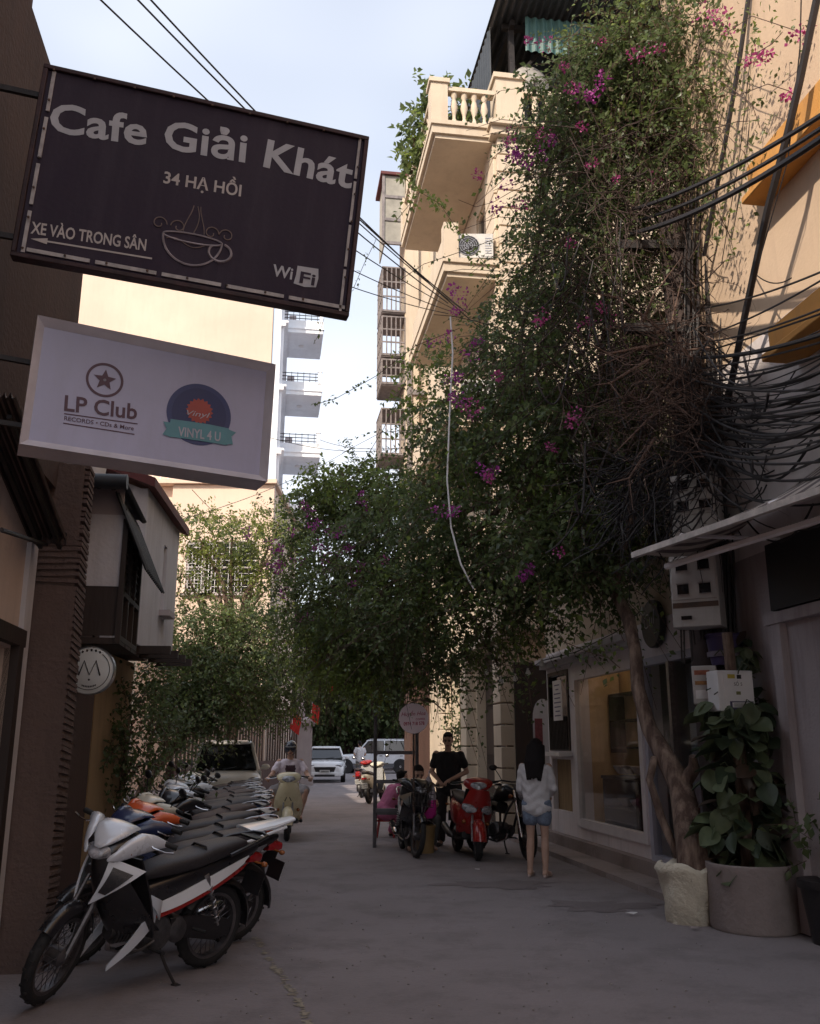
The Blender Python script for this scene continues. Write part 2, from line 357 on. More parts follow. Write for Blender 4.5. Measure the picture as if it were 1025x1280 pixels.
def head(mb, c, face, tilt=0):
    """head centred at c looking along the horizontal direction face, nodding by tilt"""
    f = Vector(face).normalized(); r = f.cross(Vector((0, 0, 1))).normalized(); f = (f*math.cos(tilt) - Vector((0, 0, 1))*math.sin(tilt)).normalized(); u = r.cross(f).normalized()
    c = Vector(c); Rm = Matrix((r, f, u)).transposed(); K = lambda x, y, z: c + Rm @ Vector((x, y, z))
    mb.ell(K(0, -.012, .03), (.076, .093, .092), 18, 12, Rm); mb.cone(K(0, .025, -.02), K(0, .04, -.075), .064, .04); mb.cone(K(-.035, .01, -.03), K(0, .045, -.085), .03, .027); mb.cone(K(.035, .01, -.03), K(0, .045, -.085), .03, .027)
    mb.cone(K(0, .08, .02), K(0, .103, -.022), .009, .015, 8); mb.cone(K(-.014, .09, -.026), K(.014, .09, -.026), .009, .009, 8)      # nose
    mb.cone(K(-.045, .07, .035), K(.045, .07, .035), .014, .014, 8)                                                                # brow
    mb.cone(K(-.02, .082, -.056), K(.02, .082, -.056), .0085, .0085, 8)                                                            # mouth
    for q in (-1, 1): mb.ell(K(q*.079, -.008, -.002), (.012, .022, .032), 8, 6, Rm)
    return K, Rm
def person(J, name_label, group=None, skin=None, hand_curl=.5, face=(0, -1, 0), tilt=0, loc=(0, 0, 0), rz=0, sx=1.0, hands=True, shoes=None, long_hair=False, hair=True, cat='person', voxel=.0085, helmet=None):
    """J: joints in metres, x to the figure's own left when it faces -y; one continuous body, clothes as children"""
    V = {k: Vector(v) for k, v in J.items()}; skin = skin or m_skin
    root = thing('person', name_label, cat, loc, rz, group)
    mb = MB(); pe, ch, nk, hd = V['pelvis'], V['chest'], V['neck'], V['head']; sl, sr, hl, hr = V['shl'], V['shr'], V['hpl'], V['hpr']
    for q in (0, 1):
        a, b = ((hl, sl), (hr, sr))[q]
        mb.cone(pe.lerp(a, .55), ch.lerp(b, .45), .098*sx, .1*sx)
    mb.cone(pe, ch, .1*sx, .112*sx); mb.cone(ch.lerp(sl, .3), sl, .075*sx, .054*sx); mb.cone(ch.lerp(sr, .3), sr, .075*sx, .054*sx)
    mb.cone(ch.lerp(nk, .5), nk.lerp(hd, .55), .062, .05); mb.cone(hl, pe.lerp(hl, .4), .1*sx, .1*sx); mb.cone(hr, pe.lerp(hr, .4), .1*sx, .1*sx)
    K, Rm = head(mb, hd, face, tilt)
    for q in 'lr':
        sh, el, ha, hp, kn, an, to = (V[p+q] for p in ('sh', 'el', 'ha', 'hp', 'kn', 'an', 'to'))
        mb.cone(sh, el, .05*sx, .039*sx); mb.cone(el, el.lerp(ha, .3), .04*sx, .039*sx); mb.cone(el.lerp(ha, .3), ha, .039*sx, .026)
        d = (ha-el).normalized()
        if hands: hand(mb, ha, d, V.get('hup'+q, Vector((0, 0, 1)) if abs(d.z) < .8 else Vector((0, -1, 0))), 1.0, hand_curl, 1 if q == 'l' else -1)
        mb.cone(hp, hp.lerp(kn, .5), .088*sx, .07*sx); mb.cone(hp.lerp(kn, .5), kn, .07*sx, .052*sx); mb.cone(kn, kn.lerp(an, .32), .052*sx, .057*sx); mb.cone(kn.lerp(an, .32), an, .057*sx, .033)
        mb.cone(an - Vector((0, 0, .01)), an.lerp(to, .6)+Vector((0, 0, -.025)), .036, .03); mb.cone(an.lerp(to, .5)+Vector((0, 0, -.02)), to, .036, .024)
        mb.cone(an+Vector((0, 0, -.01)), an + (an-to).normalized()*.03 + Vector((0, 0, -.045)), .03, .03)
    body = mb.build('body', [skin, m_eye, m_lip], root); bake(body, voxel, 2, .4)
    me = body.data; n = len(me.polygons); cen = np.empty(n*3); me.polygons.foreach_get('center', cen); cen = cen.reshape(-1, 3); mi = np.zeros(n, int)
    for q in (-1, 1):
        mi[np.linalg.norm((cen-np.array(K(q*.032, .085, .012)))*np.array([1, .6, 1.6]), axis=1) < .0165] = 1
        mi[np.linalg.norm((cen-np.array(K(q*.033, .088, .034)))*np.array([.8, .5, 2.6]), axis=1) < .019] = 1
    mi[np.linalg.norm((cen-np.array(K(0, .09, -.056)))*np.array([.8, .5, 2.2]), axis=1) < .02] = 2
    me.polygons.foreach_set('material_index', mi)
    if hair:
        h = MB(); h.ell(K(0, -.034, .052), (.083, .09, .09), 18, 12, Rm); h.cone(K(0, -.05, .0), K(0, -.06, -.05), .072, .05)
        for q in (-1, 1): h.cone(K(q*.066, -.02, .04), K(q*.07, -.01, .0), .022, .014)
        h.cone(K(-.045, .045, .1), K(.045, .045, .1), .022, .022)
        if long_hair:
            for a in np.linspace(-1, 1, 9):
                bx = a*.085; by = -.075 - .035*(1-a*a)
                h.cone(K(bx*.9, by+.02, .03), K(bx*1.12, by-.01, -.17), .036, .034, 8); h.cone(K(bx*1.12, by-.01, -.17), K(bx*1.0+rnd.uniform(-.012, .012), by-.005, -.33-rnd.uniform(0, .05)), .034, .014, 8)
            for q in (-1, 1): h.cone(K(q*.078, .03, .05), K(q*.092, .02, -.16), .024, .02, 8)
        ho = h.build('hair', m_hair, root); bake(ho, .009, 2, .5)
    return root, V, K, Rm
def garment(root, name, segs, mat, voxel=.012, smooth=4, cut=None, wrinkle=.0, label=None):
    mb = MB()
    for a, b, ra, rb in segs: mb.cone(a, b, ra, rb)
    o = mb.build(name, mat, root); bake(o, voxel, smooth, .6)
    if wrinkle:
        me = o.data; n = len(me.vertices); co = np.empty(n*3); me.vertices.foreach_get('co', co); co = co.reshape(-1, 3); no = np.empty(n*3); me.vertices.foreach_get('normal', no); no = no.reshape(-1, 3)
        w = np.sin(co[:, 2]*55+np.sin(co[:, 0]*22)*2.3+co[:, 1]*9)*.6 + np.sin(co[:, 0]*41+co[:, 2]*30+1)*.4
        me.vertices.foreach_set('co', (co+no*w[:, None]*wrinkle).ravel()); me.update()
    if label: o['label'] = label
    return o
def shirt(root, V, mat, sleeve='short', r=1.0, hem=0.0, name='shirt', wrinkle=.004, neckdrop=0):
    pe, ch, nk = V['pelvis'], V['chest'], V['neck']; sg = []
    dn = Vector((0, 0, -hem))
    for q in 'lr':
        hp, sh, el, ha = V['hp'+q], V['sh'+q], V['el'+q], V['ha'+q]
        sg += [(pe.lerp(hp, .6)+dn, ch.lerp(sh, .46), .12*r, .114*r), (ch.lerp(sh, .25), sh-Vector((0, 0, .012)), .082*r, .058*r)]
        if sleeve == 'short': sg += [(sh-Vector((0, 0, .012)), sh.lerp(el, .62), .058*r, .061*r)]
        else: sg += [(sh-Vector((0, 0, .01)), el, .057*r, .05*r), (el, el.lerp(ha, .86), .054*r, .041*r)]
    sg += [(V['hpl'].lerp(pe, .1)+dn+Vector((0, 0, .02)), V['hpr'].lerp(pe, .1)+dn+Vector((0, 0, .02)), .12*r, .12*r)]
    sg += [(pe+dn, ch, .115*r, .126*r), (ch, ch.lerp(nk, .72), .085*r, .066*r)]
    return garment(root, name, sg, mat, .011, 4, wrinkle=wrinkle)
def trousers(root, V, mat, frac=1.0, r=1.0, name='trousers', wrinkle=.004):
    pe = V['pelvis']; sg = []
    for q in 'lr':
        hp, kn, an = V['hp'+q], V['kn'+q], V['an'+q]; sg += [(pe+Vector((0, 0, .06)), hp, .112*r, .112*r)]
        if frac < .5: sg += [(hp, hp.lerp(kn, frac*2), .108*r, .1*r)]
        else: sg += [(hp, kn, .105*r, .078*r), (kn, kn.lerp(an, (frac-.5)*2), .078*r, .066*r)]
    return garment(root, name, sg, mat, .011, 3, wrinkle=wrinkle)
# ------------------------------------------------------------------ two-wheelers (local +x is forward, +y is the rider's left)
def paint(name, col, rough=.28, metal=0.0): return M(name, col, rough, .07, 3, .0, metal=metal, coat=.5)
p_white = paint('paint_white', (.8, .82, .86), .2); p_silver = paint('paint_silver', (.66, .69, .75), .25, .15); p_burg = paint('paint_burgundy', (.07, .012, .016)); p_red = paint('paint_red', (.3, .018, .016))
p_black = paint('paint_black', (.014, .013, .016)); p_blue = paint('paint_blue', (.02, .03, .09)); p_orange = paint('paint_orange', (.62, .1, .025)); p_cream = paint('paint_cream', (.66, .57, .37)); p_ivory = paint('paint_ivory', (.6, .56, .46)); p_grey = paint('paint_grey', (.16, .16, .18)); p_yellow = paint('paint_pale_yellow', (.62, .6, .42))
m_plate = M('plate', (.62, .62, .6), .4, .1, 30)
def wheel(root, x, r, w, parent_T=None, spokes=16, rim_mat=None, cast=False, name='wheel'):
    T = parent_T or Matrix(); tr = w/2; mb = MB(); mb.T = T; prof = [(r-tr + tr*math.cos(a)*(1 if math.cos(a) < 0 else 1.0), tr*1.0*math.sin(a)) for a in np.linspace(0, 2*math.pi, 11)[:-1]]
    mb.lathe(prof, 36, 'Y', (x, 0, r), closed=True)
    for k in range(36):                                        # tread blocks
        a = 2*math.pi*k/36; mb.box((x+math.cos(a)*(r-.004), .012*(1 if k % 2 else -1), r+math.sin(a)*(r-.004)), (.012, w*.32, .016), 0, 0, -a)
    wh = mb.build(name, m_rubber, root)
    rm = MB(); rm.T = T; ri = r - w*.92
    rm.lathe([(ri-.012, -w*.3), (ri+.012, -w*.38), (ri+.012, -w*.28), (ri-.004, 0), (ri+.012, w*.28), (ri+.012, w*.38), (ri-.012, w*.3)], 36, 'Y', (x, 0, r), closed=True)
    rm.build('rim', rim_mat or m_rim, wh)
    hb = MB(); hb.T = T; hb.lathe([(.012, -.075), (.03, -.07), (.055, -.045), (.055, .045), (.03, .07), (.012, .075)], 18, 'Y', (x, 0, r))
    if cast:
        for k in range(5):
            a = 2*math.pi*k/5; hb.tube([(x+math.cos(a)*.03, 0, r+math.sin(a)*.03), (x+math.cos(a+.15)*ri, 0, r+math.sin(a+.15)*ri)], [.022, .014], 6)
    else:
        for k in range(spokes*2):
            a = 2*math.pi*k/(spokes*2); b = a + (.5 if k % 2 else -.5); sd = .04*(1 if (k//2) % 2 else -1)
            hb.tube([(x+math.cos(b)*.05, sd, r+math.sin(b)*.05), (x+math.cos(a)*ri, 0, r+math.sin(a)*ri)], .0024, 4, False)
    hb.build('hub', m_rim, wh); return wh
def fender(x, r, a0, a1, hw, lift=.035, T=None, drop=.045):
    mb = MB(); mb.T = T or Matrix(); g = []
    for a in np.linspace(a0, a1, 14): g.append([(x+math.cos(a)*(r+lift-drop*abs(u)**3), u*hw, r+math.sin(a)*(r+lift-drop*abs(u)**3)) for u in np.linspace(-1, 1, 9)])
    return mb.sheet(g, .006)
def coil(a, b, rad, turns, r):
    a = Vector(a); b = Vector(b); t = (b-a).normalized(); u = t.orthogonal().normalized(); w = t.cross(u)
    return [a.lerp(b, i/(turns*8)) + (u*math.cos(i*math.pi/4)+w*math.sin(i*math.pi/4))*rad for i in range(turns*8+1)]
def mirrors(root, T, x, z, y=.24):
    for q in (-1, 1):
        st = MB(); st.T = T; st.tube([(x, q*y, z), (x-.02, q*(y+.05), z+.1), (x-.04, q*(y+.09), z+.16)], .006, 6); mo = st.build('mirror', m_black, root)
        g = MB(); g.T = T; g.ell((x-.05, q*(y+.11), z+.18), (.022, .062, .042), 12, 8); g.build('mirror_head', m_black, mo)
        g = MB(); g.T = T; g.ell((x-.062, q*(y+.11), z+.18), (.013, .054, .035), 12, 8); g.build('mirror_glass', m_chrome, mo)
def bars(root, T, x, z, hw=.33, chrome=True):
    mb = MB(); mb.T = T; mb.tube([(x-.09, -hw, z), (x-.04, -hw*.6, z+.02), (x, -.1, z), (x, .1, z), (x-.04, hw*.6, z+.02), (x-.09, hw, z)], .011, 8); mb.build('handlebar', m_chrome if chrome else m_black, root)
    for q in (-1, 1):
        g = MB(); g.T = T; g.tube([(x-.065, q*(hw-.09), z+.006), (x-.1, q*(hw+.03), z-.002)], [.017, .019], 10); g.build('grip', m_rubber, root)
        g = MB(); g.T = T; g.tube([(x-.0, q*(hw-.13), z+.0), (x+.03, q*(hw-.07), z-.012), (x-.0, q*(hw+.0), z-.02), (x-.02, q*(hw+.05), z-.012)], [.008, .007, .006, .008], 6); g.build('brake_lever', m_chrome, root)
def steer_T(head, axis, ang):
    h = Vector(head); return Matrix.Translation(h) @ Matrix.Rotation(ang, 4, Vector(axis).normalized()) @ Matrix.Translation(-h)
def lower_bits(root, xr, r, w, exhaust=True):
    e = MB(); e.lathe([(.0, -.125), (.1, -.12), (.128, -.09), (.128, .09), (.11, .118), (.06, .124), (.0, .124)], 22, 'Y', (-.03, 0, .335)); e.lathe([(.0, -.11), (.085, -.1), (.085, .11), (.055, .128), (0, .13)], 18, 'Y', (-.2, 0, .34))
    for k in range(6): e.lathe([(.05, -.006), (.075, -.006), (.075, .006), (.05, .006)], 12, 'X', (.12+k*.026, 0, .365), closed=True)
    e.tube([(.05, 0, .36), (.29, 0, .375)], [.06, .052], 10); e.tube([(.0, .125, .3), (.1, .14, .27), (.22, .145, .26)], .01, 6); e.build('engine', m_engine, root)
    s = MB()
    for q in (-1, 1): s.tube([(-.15, q*.085, .37), (xr, q*.085, r)], [.022, .016], 6)
    s.build('swingarm', m_steel_dark, root)
    c = MB(); c.loft([(-.13, .36, .018, .06, .1), (-.3, .345, .02, .075, .1), (xr+.05, r+.01, .02, .08, .1), (xr-.09, r, .014, .05, .1)], 10, 4); c.build('chain_case', m_black, root)
    for q in (-1, 1):
        k = MB(); k.tube([(-.38, q*.115, .68), (-.56, q*.115, r+.03)], .011, 6); k.tube([(-.38, q*.115, .68), (-.435, q*.115, .56)], .022, 8); sh = k.build('shock_absorber', m_alu, root)
        k = MB(); k.tube(coil((-.415, q*.115, .6), (-.55, q*.115, r+.05), .026, 8, .005), .0052, 5); k.build('spring', m_alu, sh)
    if exhaust:
        x = MB(); x.tube([(.24, -.04, .33), (.22, -.06, .24), (.1, -.12, .19), (-.2, -.14, .22), (-.34, -.145, .24)], .017, 8); x.tube([(-.3, -.145, .235), (-.36, -.15, .245), (-.8, -.155, .345), (-.84, -.155, .355)], [.02, .044, .05, .03], 12); x.build('exhaust', m_chrome, root)
    f = MB()
    for q in (-1, 1): f.tube([(.02, q*.1, .26), (.02, q*.26, .265)], .014, 8); f.tube([(-.33, q*.1, .33), (-.34, q*.24, .335)], .012, 8)
    f.build('footrest', m_rubber, root)
    k = MB(); k.tube([(-.06, .1, .26), (-.1, .16, .14), (-.14, .235, .035)], .011, 6); k.box((-.145, .24, .033), (.045, .05, .012)); k.build('kickstand', m_steel_dark, root)
def tail(root, x, z, plate=True, red=True):
    t = MB(); t.loft([(x+.1, z, .07, .04), (x, z-.005, .075, .042), (x-.045, z-.01, .05, .03)], 12, 3.5); t.build('tail_light', m_red_lens, root)
    for q in (-1, 1):
        t = MB(); t.tube([(x+.04, q*.06, z-.03), (x+.02, q*.12, z-.035)], .008, 6); t.ell((x+.015, q*.14, z-.035), (.024, .028, .02), 10, 7); t.build('turn_signal', m_orange_lens if red else m_lens, root)
    if plate:
        p = MB(); p.box((x-.035, 0, z-.2), (.006, .19, .14), 0, 0, D2R(-18)); pl = p.build('number_plate', m_plate, root); b = MB(); b.box((x-.029, 0, z-.2), (.006, .2, .15), 0, 0, D2R(-18)); b.build('plate_holder', m_black, pl)
        b = MB()
        for k in range(4): b.box((x-.034-.004-.011, -.06+k*.04, z-.175), (.004, .022, .04), 0, 0, D2R(-18))
        for k in range(5): b.box((x-.034-.004+.009, -.066+k*.033, z-.228), (.004, .018, .04), 0, 0, D2R(-18))
        b.build('digit_marks', m_black, pl)
def underbone(label, group, body, trim, stripe, cowl, seat=None, steer=.3, mirror=False, rack=True, basket=False, shield=None, fend=None, stripe2=None):
    root = thing('motorbike', label, 'motorbike', group=group); seat = seat or m_seat
    r, xf, xr, w = .288, .64, -.59, .072; T = steer_T((.37, 0, .87), (-.42, 0, .91), steer)
    wheel(root, xf, r, w, T); wheel(root, xr, r, w*1.12)
    k = MB(); k.T = T
    for q in (-1, 1): k.tube([(xf, q*.062, r), (.5, q*.062, .58)], .021, 8); k.tube([(.53, q*.062, .52), (.4, q*.055, .82)], .015, 8)
    k.box((.43, 0, .76), (.06, .16, .05)); k.build('front_fork', m_rim, root)
    f = fender(xf, r, D2R(42), D2R(165), .052, T=T); f.build('front_fender', fend or body, root)
    c = MB(); c.T = T; c.loft([(.24, .985, .11, .03), (.33, .975, .14, .045), (.42, .955, .15, .055), (.5, .925, .11, .045), (.535, .905, .06, .025)], 20, 2.4); cw = c.build('handlebar_cowl', p_black, root)
    c = MB(); c.T = T; c.loft([(.24, 1.03, .1, .012), (.34, 1.045, .12, .02), (.43, 1.03, .115, .03), (.51, .985, .07, .026), (.555, .95, .025, .01)], 18, 2.2); c.build('cowl_visor', cowl, cw)
    for q in (-1, 1):
        c = MB(); c.T = T; c.loft([(.19, .985, .035, .02, q*.27), (.25, .99, .06, .045, q*.22), (.34, .98, .05, .068, q*.175), (.43, .945, .035, .06, q*.14), (.5, .905, .02, .035, q*.105), (.53, .885, .01, .01, q*.085)], 14, 2.3); c.build('cowl_cheek', cowl, cw)
    c = MB(); c.T = T; c.loft([(.44, .935, .105, .04), (.52, .915, .085, .042), (.56, .895, .05, .026), (.575, .885, .02, .01)], 16, 2.3); c.build('headlight', m_lens, root)
    for q in (-1, 1):
        c = MB(); c.T = T; c.ell((.4, q*.165, .93), (.035, .018, .02), 10, 7); c.build('turn_signal', m_orange_lens, root)
    bars(root, T, .29, .99)
    if mirror: mirrors(root, T, .27, 1.0)
    # front cowl, its coloured wings, and the leg shield behind it
    xc = lambda v: .5 - .06*v - .16*v*v; zc = lambda v: .86 - .50*v
    wd = lambda v: .085 + .13*math.sin(min(1, v*1.5)*math.pi/2) - .05*max(0, v-.6)
    g = [[(xc(v) - (.1+.17*v)*abs(u)**1.7, u*wd(v), zc(v) + .03*abs(u)**2) for u in np.linspace(-.97, .97, 13)] for v in np.linspace(0, 1, 12)]
    k = MB(); k.sheet(g, .012); k.build('front_cowl', body, root)
    for q in (-1, 1):
        fl = lambda g: g if q < 0 else [row[::-1] for row in g]
        tri = lambda k0, off: [[tuple((Vector((.515, q*.07, .60)).lerp(Vector((.43, q*.10, .865)), (1-t)).lerp(Vector((.27, q*.235, .80)), t*s_) if 0 else (Vector((.525+off*.5, q*(.065+off), .585))*(1-s_) + (Vector((.44+off*.5, q*(.1+off), .87))*(1-t) + Vector((.25+off*.4, q*(.235+off), .795))*t)*s_))*1.0 + Vector((0, q*.02*math.sin(math.pi*s_), 0))) for t in ((k0, .5, 1-k0) if k0 else (0, .33, .66, 1))] for s_ in np.linspace(.02+k0*1.6, 1-k0*.9, 8)]
        k = MB(); k.sheet(fl(tri(0, .012)), .014); wg = k.build('cowl_wing', trim, root); k = MB(); k.sheet(fl(tri(.17, .02)), .008); k.build('wing_inset', p_black, wg)
        ed = lambda a, b, w0, w1, y: [[(a[0]+(b[0]-a[0])*t, q*(y+.03*math.sin(t*3.1)), a[1]+(b[1]-a[1])*t + e*(w0+(w1-w0)*t)) for e in (-1, 0, 1)] for t in np.linspace(0, 1, 8)]
        k = MB(); k.sheet(fl(ed((.36, .2), (.04, .5), .015, .075, .135)), .014); k.build('leg_shield_edge', shield or trim, root); k = MB(); k.sheet(fl(ed((.0, .5), (.13, .60), .06, .02, .15)), .012); k.build('leg_shield_edge', shield or trim, root)
    g = [[(.27 - .17*v - .04*abs(u), u*(.15+.05*math.sin(v*2.6)), .84-.5*v) for u in np.linspace(-1, 1, 9)] for v in np.linspace(0, 1, 9)]
    k = MB(); k.sheet(g, .014); k.build('leg_shield', m_black, root)
    k = MB(); k.loft([(.24, .60, .03, .02), (.18, .585, .085, .06), (.06, .56, .09, .05), (.0, .55, .05, .03)], 12, 3.5); k.build('tunnel_cover', p_yellow if shield is p_silver else m_black, root)
    k = MB(); k.loft([(.33, .70, .05, .07), (.2, .56, .06, .09), (.08, .5, .065, .08), (-.06, .53, .07, .1)], 12, 3); k.build('frame_tunnel', m_black, root)
    k = MB(); k.loft([(.16, .53, .045, .07), (.05, .56, .085, .1), (-.15, .6, .118, .115), (-.42, .665, .12, .1), (-.66, .725, .1, .07), (-.86, .785, .07, .045), (-.94, .80, .03, .02)], 18, 3); k.build('side_panel', body, root)
    for q in (-1, 1):
        for (mat, o0, hgt, lift) in ((stripe, .0, .042, .006), (stripe2 or body, -.05, .02, .004)):
            g = []
            for t in np.linspace(0, 1, 16):
                x = .13 - .93*t; z = .47 + .285*t**1.15 + o0; hw = np.interp(x, [-.86, -.66, -.42, -.15, .05, .16], [.071, .1, .12, .119, .092, .06]) + lift
                hh = hgt*math.sin(math.pi*min(1, t*.9+.1))**.5
                g.append([(x, q*hw*(1-.04*e), z + hh*e) for e in (-1, -.3, .4, 1)])
            k = MB(); k.sheet(g if q < 0 else [a[::-1] for a in g], .008); k.build('stripe', mat, root)
    k = MB(); k.loft([(.1, .70, .05, .03), (.04, .725, .09, .05), (-.12, .745, .118, .055), (-.3, .765, .126, .055), (-.44, .80, .126, .058), (-.62, .825, .115, .05), (-.76, .84, .085, .035), (-.8, .842, .05, .018)], 18, 3.2); st = k.build('seat', seat, root)
    k = MB(); k.tube([(-.37, -.128, .78), (-.385, -.06, .853), (-.385, .06, .853), (-.37, .128, .78)], .009, 6); k.build('seat_strap', m_black, st)
    if rack:
        k = MB(); k.tube([(-.55, -.15, .80), (-.8, -.13, .86), (-.97, -.08, .885), (-1.0, 0, .89), (-.97, .08, .885), (-.8, .13, .86), (-.55, .15, .80)], .013, 8); k.box((-.9, 0, .872), (.1, .17, .014)); k.build('grab_rail', m_alu if rack == 1 else rack, root)
    tail(root, -.93, .735)
    f = fender(xr, r, D2R(30), D2R(188), .07, lift=.05); f.build('rear_fender', m_black, root)
    lower_bits(root, xr, r, w)
    k = MB(); k.tube([(.38, 0, .86), (.22, 0, .55), (-.05, 0, .46)], .028, 8); k.tube([(-.05, 0, .47), (-.4, .08, .66), (-.85, .06, .77)], .014, 6); k.tube([(-.05, 0, .47), (-.4, -.08, .66), (-.85, -.06, .77)], .014, 6); k.build('frame', m_steel_dark, root)
    if basket:
        k = MB()
        for z in np.linspace(.7, .93, 5): k.tube([(.66, -.13, z), (.9, -.13, z), (.9, .13, z), (.66, .13, z), (.66, -.13, z)], .004, 4)
        for y in np.linspace(-.13, .13, 7): k.tube([(.66, y, .93), (.66, y, .7), (.9, y, .7), (.9, y, .93)], .004, 4)
        k.build('front_basket', m_steel_dark, root)
    return root
def scooter(label, group, body, seat=None, steer=0.0, mirror=True, lamps_low=False, chrome_rack=False, stand=True, fend=None, cowl=None, name='scooter', round_lamp=False):
    root = thing(name, label, 'scooter', group=group); seat = seat or m_seat; r, xf, xr, w = .245, .6, -.6, .1
    T = steer_T((.4, 0, .8), (-.42, 0, .91), steer); cowl = cowl or body
    wheel(root, xf, r, w, T, cast=True); wheel(root, xr, r, w, cast=True)
    k = MB(); k.T = T
    for q in (-1, 1): k.tube([(xf, q*.08, r), (.5, q*.08, .5)], .02, 8); k.tube([(.52, q*.08, .46), (.45, q*.07, .64)], .016, 8)
    k.build('front_fork', m_alu, root)
    k = fender(xf, r, D2R(5), D2R(160), .085, .05, T, .08); k.build('front_fender', fend or body, root)
    k = MB(); k.T = T; k.loft([(.27, 1.0, .1, .03), (.33, 1.02, .19, .06), (.42, 1.01, .21, .085), (.49, .98, .16, .08), (.53, .955, .08, .05)], 20, 2.3); k.build('handlebar_cowl', cowl, root)
    k = MB(); k.T = T
    if round_lamp: k.ell((.5, 0, 1.0), (.06, .085, .085), 16, 12)
    else: k.loft([(.44, 1.0, .14, .05), (.515, .98, .115, .052), (.55, .96, .05, .03)], 14, 2.3)
    k.build('headlight', m_lens, root)
    bars(root, T, .33, 1.0, .33, False)
    if mirror: mirrors(root, T, .31, 1.03)
    xc = lambda v: .565 - .05*v - .16*v**2; zc = lambda v: .92 - .60*v; wd = lambda v: .14 + .11*math.sin(min(1, v*1.35)*math.pi/2) - .13*max(0, v-.65)
    g = [[(xc(v) - (.09+.15*v)*abs(u)**2, u*wd(v), zc(v)) for u in np.linspace(-1, 1, 15)] for v in np.linspace(0, 1, 14)]
    k = MB(); k.sheet(g, .02); k.build('front_shield', body, root)
    for q in (-1, 1):
        k = MB(); k.box((.533, q*.038, .66), (.012, .014, .07), 0, D2R(q*28)); k.build('air_vent', m_black, root)
        k = MB(); k.ell((.4, q*.17, .48), (.035, .03, .028), 10, 8); k.build('turn_signal', m_orange_lens, root)
        if lamps_low: k = MB(); k.loft([(.40, .68, .05, .05, q*.17), (.5, .66, .07, .06, q*.12), (.545, .65, .035, .03, q*.07)], 12, 2.4); k.build('headlight', m_lens, root)
    g = [[(.36 - .2*v, u*(.17+.03*v), .92-.62*v) for u in np.linspace(-1, 1, 7)] for v in np.linspace(0, 1, 8)]
    k = MB(); k.sheet(g, .015); k.build('leg_shield', m_black if body != p_cream else body, root)
    k = MB(); k.loft([(.3, .3, .16, .05), (.1, .28, .19, .05), (-.15, .3, .19, .07), (-.22, .33, .15, .08)], 14, 4); k.build('floorboard', m_black, root)
    k = MB(); k.loft([(-.08, .48, .1, .17), (-.2, .52, .155, .2), (-.45, .57, .175, .19), (-.7, .64, .14, .14), (-.88, .70, .09, .08), (-.95, .72, .04, .03)], 20, 2.6); k.build('rear_body', body, root)
    k = MB(); k.loft([(-.02, .70, .06, .03), (-.1, .735, .12, .05), (-.35, .755, .14, .055), (-.6, .80, .13, .055), (-.8, .825, .09, .04), (-.85, .83, .05, .02)], 18, 3); k.build('seat', seat, root)
    k = MB(); k.tube([(-.6, -.15, .78), (-.85, -.11, .85), (-.97, 0, .87), (-.85, .11, .85), (-.6, .15, .78)], .013, 8); k.build('grab_rail', m_alu, root)
    tail(root, -.9, .68); k = fender(xr, r, D2R(60), D2R(190), .08, .05); k.build('rear_fender', m_black, root)
    k = MB(); k.loft([(-.15, .3, .1, .1), (-.4, .28, .11, .1), (-.62, .25, .09, .08)], 12, 3); k.tube([(-.3, -.15, .22), (-.45, -.165, .25), (-.85, -.17, .34)], [.02, .05, .05], 10); k.build('engine', m_engine, root)
    if not stand: return root
    k = MB(); k.tube([(-.1, .1, .24), (-.16, .22, .035)], .011, 6); k.box((-.165, .23, .033), (.05, .04, .012)); k.build('kickstand', m_steel_dark, root)
    return root
